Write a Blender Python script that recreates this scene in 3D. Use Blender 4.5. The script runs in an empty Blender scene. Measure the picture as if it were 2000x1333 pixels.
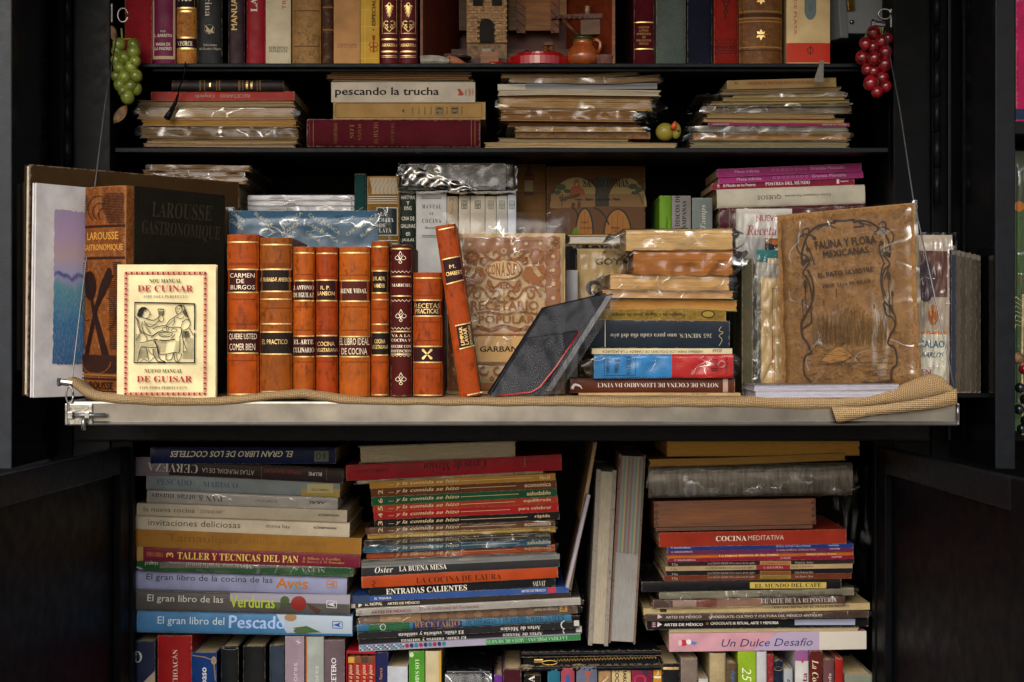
import bpy, bmesh, math, random
import numpy as np
from mathutils import Vector, Matrix, noise

random.seed(7)
SC = bpy.context.scene
COL = SC.collection

# ---------------------------------------------------------------- camera
EZ = 1.25                      # eye height
CAMD = 2.2                     # camera to tray front (y = 0)
K0 = 1400.0                    # photograph pixels per metre at y = 0
cam = bpy.data.cameras.new('camera')
cam.sensor_width = 36.0
cam.lens = CAMD * 36.0 / (2000.0 / K0)
cam.clip_end = 200
cam_o = bpy.data.objects.new('camera', cam)
COL.objects.link(cam_o)
cam_o.location = (0, -CAMD, EZ)
cam_o.rotation_euler = (math.radians(90), 0, 0)
SC.camera = cam_o

# ---------------------------------------------------------------- daylight
SUN_EL, SUN_AZ = math.radians(31), math.radians(-14)   # in front of the stall, a little to the left
world = bpy.data.worlds.new('World')
SC.world = world
world.use_nodes = True
wn = world.node_tree
sky = wn.nodes.new('ShaderNodeTexSky')
sky.sky_type = 'NISHITA'
sky.sun_disc = False
sky.sun_elevation = SUN_EL
sky.sun_rotation = math.radians(180) - SUN_AZ
sky.dust_density = 3.0
sky.air_density = 1.0
bg = wn.nodes['Background']
bg.inputs[1].default_value = 0.085
wn.links.new(sky.outputs[0], bg.inputs[0])
sun = bpy.data.lights.new('sun', 'SUN')
sun.energy = 1.3
sun.angle = math.radians(45)
sun.color = (1.0, 0.975, 0.94)
sun_o = bpy.data.objects.new('sun', sun)
COL.objects.link(sun_o)
sd = Vector((math.sin(SUN_AZ) * math.cos(SUN_EL), -math.cos(SUN_AZ) * math.cos(SUN_EL), math.sin(SUN_EL)))
sun_o.rotation_euler = (-sd).to_track_quat('-Z', 'Y').to_euler()
sun_o.location = sd * 6
SC.view_settings.view_transform = 'Standard'
SC.view_settings.look = 'None'
SC.view_settings.gamma = 1.0
SC.view_settings.exposure = 0.64
SC.cycles.use_denoising = True
SC.cycles.max_bounces = 8
SC.cycles.transparent_max_bounces = 24
SC.cycles.caustics_reflective = False
SC.cycles.caustics_refractive = False

# ---------------------------------------------------------------- helpers
def sc(Y):
    return K0 * CAMD / (CAMD + Y)

def PX(px, Y):
    return (px - 1000.0) / sc(Y)

def PZ(py, Y):
    return EZ - (py - 666.5) / sc(Y)

def P(px, py, Y):
    return Vector((PX(px, Y), Y, PZ(py, Y)))

def lin(h):
    h = h.lstrip('#')
    v = [int(h[i:i + 2], 16) / 255 for i in (0, 2, 4)]
    return tuple((c / 12.92 if c <= .04045 else ((c + .055) / 1.055) ** 2.4) for c in v) + (1.0,)

class N:
    """tiny node builder"""
    def __init__(s, name):
        s.m = bpy.data.materials.new(name)
        s.m.use_nodes = True
        s.t = s.m.node_tree
        s.b = s.t.nodes['Principled BSDF']
        s.out = s.t.nodes['Material Output']
    def n(s, typ, **kw):
        nd = s.t.nodes.new('ShaderNode' + typ)
        for k, v in kw.items():
            setattr(nd, k, v)
        return nd
    def l(s, a, b):
        s.t.links.new(a, b)
    def put(s, sock, v):
        if isinstance(v, bpy.types.NodeSocket):
            s.l(v, sock)
        else:
            sock.default_value = v
    def coord(s, scale=(1, 1, 1), rnd=True, kind='Object'):
        tc = s.n('TexCoord')
        mp = s.n('Mapping')
        mp.inputs['Scale'].default_value = scale
        if rnd:
            oi = s.n('ObjectInfo')
            cb = s.n('CombineXYZ')
            m1 = s.math('MULTIPLY', oi.outputs['Random'], 37.0)
            s.l(m1, cb.inputs[0]); s.l(m1, cb.inputs[1]); s.l(m1, cb.inputs[2])
            s.l(cb.outputs[0], mp.inputs['Location'])
        s.l(tc.outputs[kind], mp.inputs['Vector'])
        return mp.outputs[0]
    def noise(s, vec, scale, detail=3, rough=.55):
        nd = s.n('TexNoise')
        s.l(vec, nd.inputs['Vector'])
        nd.inputs['Scale'].default_value = scale
        nd.inputs['Detail'].default_value = detail
        nd.inputs['Roughness'].default_value = rough
        return nd.outputs['Fac']
    def math(s, op, a, b=0.0, c=0.0):
        nd = s.n('Math', operation=op)
        s.put(nd.inputs[0], a); s.put(nd.inputs[1], b)
        s.put(nd.inputs[2], c)
        return nd.outputs[0]
    def ramp(s, fac, a, b, va=0.0, vb=1.0):
        nd = s.n('MapRange', clamp=True)
        s.put(nd.inputs['Value'], fac)
        nd.inputs['From Min'].default_value = a; nd.inputs['From Max'].default_value = b
        nd.inputs['To Min'].default_value = va; nd.inputs['To Max'].default_value = vb
        return nd.outputs[0]
    def mix(s, fac, a, b, mode='MIX'):
        nd = s.n('Mix', data_type='RGBA', blend_type=mode)
        s.put(nd.inputs['Factor'], fac)
        s.put(nd.inputs['A'], a) if not isinstance(a, tuple) else setattr(nd.inputs[6], 'default_value', a)
        if isinstance(a, bpy.types.NodeSocket):
            s.l(a, nd.inputs[6])
        if isinstance(b, tuple):
            nd.inputs[7].default_value = b
        else:
            s.l(b, nd.inputs[7])
        return nd.outputs[2]
    def bump(s, h, strength, dist):
        nd = s.n('Bump')
        nd.inputs['Strength'].default_value = strength
        nd.inputs['Distance'].default_value = dist
        s.l(h, nd.inputs['Height'])
        s.l(nd.outputs[0], s.b.inputs['Normal'])
        return nd
    def objcol(s):
        return s.n('ObjectInfo').outputs['Color']
    def set(s, **kw):
        for k, v in kw.items():
            s.put(s.b.inputs[k.replace('_', ' ')], v)
        return s.m

def mixsafe(n, fac, a, b, mode='MIX'):
    nd = n.n('Mix', data_type='RGBA', blend_type=mode)
    n.put(nd.inputs[0], fac)
    n.put(nd.inputs[6], a)
    n.put(nd.inputs[7], b)
    return nd.outputs[2]
N.mix = mixsafe

M = {}
def cover_mat(name, rough, wear, kind):
    n = N(name)
    v = n.coord()
    base = n.objcol()
    n1 = n.noise(v, 26, 4)
    f = n.ramp(n1, .3, .72, .8, 1.14)
    hsv = n.n('HueSaturation')
    n.l(base, hsv.inputs['Color']); n.l(f, hsv.inputs['Value'])
    col = hsv.outputs[0]
    at = n.n('Attribute', attribute_name='edge')
    w = n.math('ADD', at.outputs['Fac'], n.ramp(n.noise(v, 190, 4), .25, .75, -.5, .5))
    wm = n.ramp(w, 1.08 - wear, 1.25 - wear * .8, 0, .85)
    worn = n.mix(.3, base, (.5, .41, .29, 1))
    if kind in ('leather', 'mottle'):
        vs = n.coord((1, 1, .45)) if kind == 'leather' else v
        fl = n.noise(vs, 150 if kind == 'leather' else 240, 5, .65)
        big = n.noise(v, 24, 3)
        mid = n.noise(v, 55, 4, .6)
        dk = n.mix(.8, base, (.02, .005, .002, 1))
        col = n.mix(n.ramp(mid, .42, .68, 0, .45 if kind == 'leather' else .75), col, n.mix(.55, base, (.05, .012, .004, 1)))
        fm = n.math('MULTIPLY', n.ramp(fl, .5, .64), n.ramp(big, .36, .6, .15, .8))
        col = n.mix(fm, col, dk)
        if kind == 'mottle':
            col = n.mix(n.ramp(n.noise(v, 130, 4, .6), .52, .7, 0, .4), col, n.mix(.35, base, (.6, .42, .24, 1)))
        worn = n.mix(.3, base, (.4, .22, .1, 1))
    if kind == 'gloss':
        st = n.noise(n.coord((1, 1, 30)), 60, 2)
        col = n.mix(n.ramp(st, .66, .8, 0, .07), col, (.6, .57, .5, 1))
    if kind == 'cloth':
        dk = n.noise(v, 300, 3)
        col = n.mix(n.ramp(dk, .4, .7, 0, .28), col, n.mix(.7, base, (.01, .01, .01, 1)))
    grime = n.noise(v, 9, 5, .65)
    col = n.mix(n.ramp(grime, .5, .78, 0, .3), col, n.mix(.75, base, (.03, .022, .015, 1)))
    col = n.mix(wm, col, worn)
    n.l(col, n.b.inputs['Base Color'])
    r = n.ramp(n.noise(v, 60, 3), .3, .7, rough - .08, rough + .12)
    n.l(r, n.b.inputs['Roughness'])
    if kind in ('leather', 'mottle'):
        n.bump(n.math('ADD', n.noise(v, 420, 3), n.noise(v, 90, 2)), .35, .0006)
        n.b.inputs['Coat Weight'].default_value = .06
        n.b.inputs['Coat Roughness'].default_value = .3
    elif kind == 'cloth':
        wv = n.n('TexWave', wave_type='BANDS', bands_direction='X'); wv.inputs['Scale'].default_value = 380
        wz = n.n('TexWave', wave_type='BANDS', bands_direction='Z'); wz.inputs['Scale'].default_value = 380
        n.l(v, wv.inputs[0]); n.l(v, wz.inputs[0])
        n.bump(n.math('ADD', wv.outputs['Fac'], wz.outputs['Fac']), .25, .0004)
    else:
        n.bump(n.noise(v, 34, 3), .3, .0012)
    n.b.inputs['Specular IOR Level'].default_value = .11
    M[name] = n.m
cover_mat('gloss', .36, .35, 'gloss')
cover_mat('matte', .62, .4, 'plain')
cover_mat('cloth', .8, .5, 'cloth')
cover_mat('leather', .38, .3, 'leather')
cover_mat('mottle', .5, .55, 'mottle')

def page_mat(name, scale):
    n = N(name)
    s1 = n.noise(n.coord(scale), 60, 4, .7)
    s2 = n.noise(n.coord(tuple(1 + (q - 1) * .22 for q in scale)), 40, 3, .6)
    base = n.objcol()
    dk = n.mix(.32, base, (.05, .03, .018, 1))
    col = n.mix(n.ramp(s1, .38, .62), dk, base)
    col = n.mix(n.ramp(s2, .56, .72, 0, .4), col, dk)
    st = n.noise(n.coord(), 14, 4)
    col = n.mix(n.ramp(st, .5, .75, 0, .4), col, n.mix(.6, base, (.16, .08, .03, 1)))
    n.bump(n.math('ADD', s1, s2), .5, .001)
    M[name] = n.set(Base_Color=col, Roughness=.85, Specular_IOR_Level=.12)
page_mat('pages_lie', (1.2, 1.2, 34))
page_mat('pages_stand', (34, 1.2, 1.2))

n = N('ink')
c = n.objcol()
a = n.noise(n.coord(), 420, 3)
M['ink'] = n.set(Base_Color=n.mix(n.ramp(a, .55, .85, 0, .25), c, n.mix(.5, c, (.2, .17, .13, 1))), Roughness=.5, Specular_IOR_Level=.15)
n = N('gilt')
a = n.noise(n.coord(), 160, 3)
M['gilt'] = n.set(Base_Color=n.mix(n.ramp(a, .3, .7), (.62, .38, .1, 1), (.95, .72, .34, 1)), Metallic=.75,
                  Roughness=.34)
n = N('pale_gilt')
M['pale_gilt'] = n.set(Base_Color=n.mix(n.ramp(n.noise(n.coord(), 160, 3), .3, .7), (.72, .58, .38, 1), (.95, .86, .68, 1)),
                       Metallic=.35, Roughness=.4)

def film(name, base, line, scale, dist):
    """clear crinkled plastic: see-through, with thin bright creases where it is folded"""
    n = N(name)
    n.t.nodes.remove(n.b)
    tr = n.n('BsdfTransparent'); tr.inputs[0].default_value = (.972, .974, .976, 1)
    gl = n.n('BsdfGlossy'); gl.inputs['Roughness'].default_value = .17
    gl.inputs[0].default_value = (.95, .97, 1, 1)
    mx = n.n('MixShader')
    v = n.coord()
    wob = n.n('TexNoise'); wob.inputs['Scale'].default_value = scale
    n.l(v, wob.inputs[0])
    tot = None
    for k, (sx, sy, sz, th) in enumerate(((1, 1, .35, .026), (.4, 1, 1, .022), (.8, 1, .8, .018))):
        ad = n.n('VectorMath', operation='MULTIPLY_ADD')
        n.l(wob.outputs['Color'], ad.inputs[0]); ad.inputs[1].default_value = (.03, .03, .03); n.l(n.coord((sx, sy, sz)), ad.inputs[2])
        rg = n.noise(ad.outputs[0], scale * (1 + .5 * k), 1, .4)
        ridge = n.ramp(n.math('ABSOLUTE', n.math('SUBTRACT', rg, .5)), 0, th, 1, 0)
        patch = n.ramp(n.noise(n.coord((1, 1, 1)), scale * (.55 + .3 * k), 1), .5, .62)
        r_ = n.math('MULTIPLY', ridge, patch)
        tot = r_ if tot is None else n.math('MAXIMUM', tot, r_)
    h = n.math('ADD', n.math('MULTIPLY', n.noise(v, scale * .5, 2, .4), 1.4), n.math('MULTIPLY', tot, .12))
    bp = n.n('Bump'); bp.inputs['Strength'].default_value = 1; bp.inputs['Distance'].default_value = dist
    n.l(h, bp.inputs['Height'])
    n.l(bp.outputs[0], gl.inputs['Normal'])
    fr = n.n('Fresnel'); fr.inputs['IOR'].default_value = 1.45
    n.l(bp.outputs[0], fr.inputs['Normal'])
    f0 = n.ramp(fr.outputs[0], .034, .6, base, .75)
    n.l(n.math('MAXIMUM', f0, n.math('MULTIPLY', tot, line)), mx.inputs[0])
    n.l(tr.outputs[0], mx.inputs[1]); n.l(gl.outputs[0], mx.inputs[2])
    n.l(mx.outputs[0], n.out.inputs[0])
    M[name] = n.m
film('film', .024, .22, 22, .0017)
film('film_smooth', .016, .22, 11, .002)
film('film_clear', .004, .008, 7, .0006)

def plain(name, col, rough=.5, metal=0, var=.12, scale=30, bump=0, bs=80, **kw):
    n = N(name)
    v = n.coord()
    dark = tuple(c * (1 - var * 2) for c in col[:3]) + (1,)
    lite = tuple(min(1, c * (1 + var)) for c in col[:3]) + (1,)
    n.set(Base_Color=n.mix(n.ramp(n.noise(v, scale, 4), .3, .7), dark, lite), Metallic=metal,
          Roughness=n.ramp(n.noise(v, scale * 2, 3), .3, .7, max(.02, rough - .07), rough + .09))
    if bump:
        n.bump(n.noise(v, bs, 4), .6, bump)
    for k, x in kw.items():
        n.b.inputs[k.replace('_', ' ')].default_value = x
    M[name] = n.m
    return n.m
plain('black_steel', (.0024, .003, .0042), .45, 0, .2, 18, .0004, 300, Specular_IOR_Level=.06)
plain('black_gloss', (.003, .0034, .0045), .12, 0, .2, 10, .0002, 14, Specular_IOR_Level=.5)
plain('grey_steel', (.005, .0065, .0095), .4, 0, .2, 40, .0003, 300, Specular_IOR_Level=.13)
plain('lit_steel', (.013, .018, .027), .4, 0, .2, 40, .0003, 300, Specular_IOR_Level=.25)  # left door edge: its bluish light is put into the base colour
plain('hinge_steel', (.006, .006, .007), .4, 0, .2, 60, 0, 80, Specular_IOR_Level=.12)
plain('zinc', (.36, .35, .335), .3, 1, .2, 90, .0003, 300)
plain('cable', (.2, .2, .2), .4, .8, .1, 200)
plain('black_leather', (.004, .0048, .008), .38, 0, .25, 60, .0006, 260, Specular_IOR_Level=.12)
plain('dark_bag', (.008, .008, .01), .3, 0, .3, 30, .003, 40)
plain('green_grape', (.22, .27, .035), .3, 0, .28, 55, 0, 80, Coat_Weight=.3, Subsurface_Weight=.12, Subsurface_Scale=.004)
plain('red_grape', (.26, .008, .014), .2, 0, .35, 70, 0, 80, Coat_Weight=.6, Coat_Roughness=.1)
plain('stem_green', (.3, .34, .06), .6)
plain('dry_leaf', (.24, .13, .05), .6, 0, .4, 90)
plain('leaf_green', (.1, .16, .03), .5, 0, .3, 90)
plain('clay_orange', (.42, .1, .025), .22, 0, .22, 60, .0006, 60, Coat_Weight=.7)
plain('glaze_green', (.012, .06, .015), .2)
plain('glaze_red', (.42, .008, .008), .18, 0, .1, 30, 0, 80, Coat_Weight=.5)
plain('terracotta', (.2, .09, .07), .8, 0, .2, 120)
plain('stone_white', (.45, .42, .34), .7, 0, .25, 80, .001, 120)
plain('salmon', (.42, .15, .08), .6)
plain('brick_clay', (.6, .36, .18), .85, 0, .3, 180, .0006, 300)
plain('mortar', (.34, .22, .13), .9, 0, .3, 120)
plain('matte_black', (.02, .016, .013), .9)
plain('yellow_rubber', (.3, .25, .03), .4, 0, .12, 40)
plain('orange_rubber', (.6, .08, .02), .35)
plain('brass', (.5, .32, .1), .35, .9, .25, 200)
plain('worn_edge', (.2, .15, .09), .9, 0, .5, 150, .002, 200)
plain('bead_black', (.006, .008, .009), .12, 0, .1)
plain('pavement', (.36, .335, .30), .85, 0, .25, 3, .002, 40)
plain('straw', (.5, .4, .22), .7, 0, .3, 60)

n = N('wood')
v = n.coord((1, 9, 9))
w = n.noise(v, 9, 5, .65)
w2 = n.noise(n.coord((1, 40, 40)), 12, 3)
colr = n.mix(n.ramp(w, .3, .7), n.objcol(), n.mix(.75, n.objcol(), (.03, .01, .004, 1)))
colr = n.mix(n.ramp(w2, .5, .66, 0, .7), colr, n.mix(.7, n.objcol(), (.02, .008, .003, 1)))
n.bump(w2, .4, .0006)
M['wood'] = n.set(Base_Color=colr, Roughness=.5)

n = N('foil')
fc_ = n.coord((1, 1, .06)); fc_.node.inputs['Rotation'].default_value = (0, math.radians(38), 0)
fo1 = n.noise(fc_, 170, 3, .6)
fo2 = n.noise(n.coord((.35, 1, 1)), 60, 3)
n.bump(n.math('ADD', fo1, n.math('MULTIPLY', fo2, .8)), 1.0, .0006)
M['foil'] = n.set(Base_Color=n.mix(n.ramp(fo1, .35, .65), (.10, .085, .064, 1), (.17, .148, .115, 1)), Metallic=.3, Roughness=.36)

n = N('stainless')
v = n.coord(rnd=False)
big = n.noise(v, 5.5, 2, .4)
fine = n.noise(n.coord((1, 1, 60), False), 30, 3)
nd = n.n('Bump'); nd.inputs['Strength'].default_value = .5; nd.inputs['Distance'].default_value = .02
n.l(big, nd.inputs['Height'])
n.l(nd.outputs[0], n.b.inputs['Normal'])
sm = n.noise(v, 26, 4)
M['stainless'] = n.set(Base_Color=n.mix(n.ramp(sm, .4, .75), (.23, .215, .19, 1), (.15, .138, .12, 1)), Metallic=1.0,
                       Roughness=n.ramp(n.math('ADD', fine, sm), .6, 1.4, .28, .42))

n = N('burlap')
at = n.n('UVMap')
mp = n.n('Mapping'); n.l(at.outputs[0], mp.inputs[0])
wa = n.n('TexWave', wave_type='BANDS', bands_direction='X'); wa.inputs['Scale'].default_value = 1; wa.inputs['Distortion'].default_value = .6
wb = n.n('TexWave', wave_type='BANDS', bands_direction='Y'); wb.inputs['Scale'].default_value = 1; wb.inputs['Distortion'].default_value = .6
wa.inputs['Detail Scale'].default_value = .35; wb.inputs['Detail Scale'].default_value = .35
mp.inputs['Scale'].default_value = (125, 125, 1)
n.l(mp.outputs[0], wa.inputs[0]); n.l(mp.outputs[0], wb.inputs[0])
pw = n.math('MULTIPLY', wa.outputs['Fac'], wb.outputs['Fac'])
mxw = n.math('MAXIMUM', wa.outputs['Fac'], wb.outputs['Fac'])
v = n.coord()
fib = n.noise(v, 500, 3)
colb = n.mix(n.ramp(mxw, .25, .8), (.05, .026, .01, 1), (.5, .33, .155, 1))
colb = n.mix(n.ramp(fib, .35, .75, 0, .5), colb, (.36, .22, .09, 1))
colb = n.mix(n.ramp(n.noise(v, 12, 3), .4, .7, 0, .35), colb, (.52, .36, .19, 1))
n.bump(n.math('ADD', mxw, n.math('MULTIPLY', fib, .6)), .9, .0016)
M['burlap'] = n.set(Base_Color=colb, Roughness=.95)

GAIN = [1.0]      # reflectance scale for the palette of a shelf
def obj(name, me, mat, parent=None, color=None):
    o = bpy.data.objects.new(name, me)
    COL.objects.link(o)
    if mat is not None and not me.materials:
        me.materials.append(M[mat] if isinstance(mat, str) else mat)
    if parent is not None:
        o.parent = parent
    if color is not None:
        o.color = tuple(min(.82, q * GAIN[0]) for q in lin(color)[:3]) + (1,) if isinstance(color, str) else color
    return o

def mesh(verts, faces, smooth=False, edge=None, uv=None, recalc=True):
    me = bpy.data.meshes.new('m')
    me.from_pydata([tuple(v) for v in verts], [], faces)
    if recalc:
        bm = bmesh.new(); bm.from_mesh(me)
        bmesh.ops.recalc_face_normals(bm, faces=bm.faces)
        bm.to_mesh(me); bm.free()
    if edge is not None:
        a = me.attributes.new('edge', 'FLOAT', 'POINT')
        a.data.foreach_set('value', edge)
    if uv is not None:
        lay = me.uv_layers.new(name='UVMap')
        for lp in me.loops:
            lay.data[lp.index].uv = uv[lp.vertex_index]
    if smooth:
        me.polygons.foreach_set('use_smooth', [True] * len(me.polygons))
    me.update()
    return me

def boxv(x0, x1, y0, y1, z0, z1):
    v = [(x, y, z) for z in (z0, z1) for y in (y0, y1) for x in (x0, x1)]
    f = [(0, 2, 3, 1), (4, 5, 7, 6), (0, 1, 5, 4), (2, 6, 7, 3), (0, 4, 6, 2), (1, 3, 7, 5)]
    return v, f

def box(name, x0, x1, y0, y1, z0, z1, mat, parent=None, color=None, bev=0.0):
    v, f = boxv(x0, x1, y0, y1, z0, z1)
    me = mesh(v, f, recalc=False)
    if bev:
        bm = bmesh.new(); bm.from_mesh(me)
        bmesh.ops.bevel(bm, geom=list(bm.edges), offset=bev, segments=2, affect='EDGES', profile=.6)
        bm.to_mesh(me); bm.free()
    return obj(name, me, mat, parent, color)

def join(parts):
    V, F = [], []
    for v, f in parts:
        k = len(V)
        V += list(v)
        F += [tuple(i + k for i in q) for q in f]
    return V, F

def tubev(pts, r, seg=8):
    pts = [Vector(p) for p in pts]
    V, F = [], []
    for i, p in enumerate(pts):
        t = (pts[min(i + 1, len(pts) - 1)] - pts[max(i - 1, 0)]).normalized()
        a = t.orthogonal().normalized() if i == 0 else (a - t * a.dot(t)).normalized()
        b = t.cross(a)
        rr = r[i] if isinstance(r, (list, tuple)) else r
        for k in range(seg):
            th = 2 * math.pi * k / seg
            V.append(p + (a * math.cos(th) + b * math.sin(th)) * rr)
    for i in range(len(pts) - 1):
        for k in range(seg):
            F.append((i * seg + k, i * seg + (k + 1) % seg, (i + 1) * seg + (k + 1) % seg, (i + 1) * seg + k))
    F.append(tuple(range(seg))[::-1])
    F.append(tuple(range((len(pts) - 1) * seg, len(pts) * seg)))
    return V, F

def tube(name, pts, r, mat, parent=None, seg=8, color=None):
    return obj(name, mesh(*tubev(pts, r, seg), smooth=True), mat, parent, color)

def lathev(prof, seg=28, c=(0, 0, 0)):
    V, F = [], []
    for r, z in prof:
        for k in range(seg):
            t = 2 * math.pi * k / seg
            V.append((c[0] + r * math.cos(t), c[1] + r * math.sin(t), c[2] + z))
    for i in range(len(prof) - 1):
        for k in range(seg):
            F.append((i * seg + k, i * seg + (k + 1) % seg, (i + 1) * seg + (k + 1) % seg, (i + 1) * seg + k))
    F.append(tuple(range(seg))[::-1])
    return V, F

def ballv(c, r, nu=14, nv=9):
    V, F = [], []
    rx, ry, rz = (r, r, r) if not isinstance(r, (list, tuple)) else r
    V.append((c[0], c[1], c[2] - rz))
    for j in range(1, nv):
        ph = math.pi * j / nv - math.pi / 2
        for k in range(nu):
            t = 2 * math.pi * k / nu
            V.append((c[0] + rx * math.cos(ph) * math.cos(t), c[1] + ry * math.cos(ph) * math.sin(t), c[2] + rz * math.sin(ph)))
    V.append((c[0], c[1], c[2] + rz))
    for k in range(nu):
        F.append((0, 1 + (k + 1) % nu, 1 + k))
    for j in range(nv - 2):
        for k in range(nu):
            a = 1 + j * nu
            F.append((a + k, a + (k + 1) % nu, a + nu + (k + 1) % nu, a + nu + k))
    top = len(V) - 1
    a = 1 + (nv - 2) * nu
    for k in range(nu):
        F.append((a + k, a + (k + 1) % nu, top))
    return V, F

def ball(name, c, r, mat, parent=None):
    return obj(name, mesh(*ballv(c, r), smooth=True), mat, parent)

def thing(name, label, cat, loc=(0, 0, 0), rot=None, group=None):
    o = bpy.data.objects.new(name, None)
    COL.objects.link(o)
    o.empty_display_size = .02
    o.location = loc
    if rot is not None:
        o.rotation_euler = rot
    o['label'] = label
    o['category'] = cat
    if group:
        o['group'] = group
    return o

def struct(o):
    o['kind'] = 'structure'
    return o

# ---------------------------------------------------------------- lettering and print
_TC = {}
def text_geo(s, st):
    """lettering outline as (verts, faces, box). st: s sans, b bold sans, t thin sans, S serif bold, R serif regular,
    i slanted sans, I slanted serif, k slanted bold"""
    key = (s, st)
    if key in _TC:
        return _TC[key]
    cu = bpy.data.curves.new('t', 'FONT')
    body = s
    if st in 'SRI':
        body = ''.join(chr(0x1D400 + ord(c) - 65) if 'A' <= c <= 'Z' else chr(0x1D41A + ord(c) - 97) if 'a' <= c <= 'z' else c for c in s)
    cu.body = body
    cu.size = 1
    cu.resolution_u = 2
    cu.offset = {'R': -.012, 'I': -.008}.get(st, 0)
    if st in 'ikI':
        cu.shear = .28
    cu.fill_mode = 'FRONT'
    o = bpy.data.objects.new('t', cu)
    me = bpy.data.meshes.new_from_object(o)
    bm = bmesh.new(); bm.from_mesh(me)       # cut up long strokes so that they follow rounded spines
    xs = [v.co.x for v in bm.verts] or [0]; ys = [v.co.y for v in bm.verts] or [0]
    for ax, lo_, hi_, k_ in ((1, min(ys), max(ys), 7), (0, min(xs), max(xs), 12)):
        for q in range(1, k_):
            co = [0, 0, 0]; no = [0, 0, 0]
            co[ax] = lo_ + (hi_ - lo_) * q / k_; no[ax] = 1
            bmesh.ops.bisect_plane(bm, geom=bm.verts[:] + bm.edges[:] + bm.faces[:], plane_co=co, plane_no=no)
    bm.to_mesh(me); bm.free()
    V = np.array([v.co[:2] for v in me.vertices]) if len(me.vertices) else np.zeros((1, 2))
    F = [tuple(p.vertices) for p in me.polygons]
    Z = np.zeros(len(V))
    if st in 'bk':                            # heavier strokes: three prints a hair apart
        n0 = len(V)
        d_ = .021
        V = np.concatenate([V, V + [d_, d_ * .5], V + [-d_, -d_ * .5]])
        F = F + [tuple(i + n0 for i in f) for f in F] + [tuple(i + 2 * n0 for i in f) for f in F]
        Z = np.concatenate([np.zeros(n0), np.full(n0, 1.0), np.full(n0, 2.0)])
    bpy.data.objects.remove(o); bpy.data.curves.remove(cu); bpy.data.meshes.remove(me)
    lo, hi = V.min(0), V.max(0)
    V = (V - (lo + hi) / 2) / np.maximum(hi - lo, 1e-6)
    _TC[key] = (V, F, Z)
    return V, F, Z

def T(s, cx, cy, w, h, c='151210', st='s', r=0, name='title'):
    return ('T', s, cx, cy, w, h, c, st, r, name)
def R(x0, y0, x1, y1, c, name='band'):
    return ('R', x0, y0, x1, y1, c, name)
def L(pts, w, c, name='ornament'):
    return ('L', pts, w, c, name)
def G(pts, c, name='ornament'):
    return ('G', pts, c, name)
def O(cx, cy, rx, ry, c, name='ornament', a0=0, a1=360):
    return ('G', [(cx + rx * math.cos(math.radians(a)), cy + ry * math.sin(math.radians(a))) for a in
                  [a0 + (a1 - a0) * k / 24 for k in range(25 if a1 - a0 < 360 else 24)]], c, name)
def RING(cx, cy, rx, ry, w, c, name='ornament', a0=0, a1=360):
    return ('L', [(cx + rx * math.cos(math.radians(a)), cy + ry * math.sin(math.radians(a))) for a in
                  [a0 + (a1 - a0) * k / 28 for k in range(29)]], w, c, name)
def ZM(ox, oy, k, items_pts):
    return [(ox + x / k, oy + y / k) for x, y in items_pts]

def smooth_line(pts, n=6):
    out = []
    m = len(pts)
    for i in range(m - 1):
        p0, p1, p2, p3 = pts[max(i - 1, 0)], pts[i], pts[i + 1], pts[min(i + 2, m - 1)]
        for j in range(n):
            t = j / n
            out.append(tuple(.5 * (2 * p1[q] + (p2[q] - p0[q]) * t + (2 * p0[q] - 5 * p1[q] + 4 * p2[q] - p3[q]) * t * t
                             + (3 * p1[q] - p0[q] - 3 * p2[q] + p3[q]) * t ** 3) for q in (0, 1)))
    out.append(tuple(pts[-1]))
    return out

def tri_poly(pts):
    from mathutils.geometry import tessellate_polygon
    return [tuple(t) for t in tessellate_polygon([[Vector((p[0], p[1], 0)) for p in pts]])]

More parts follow.
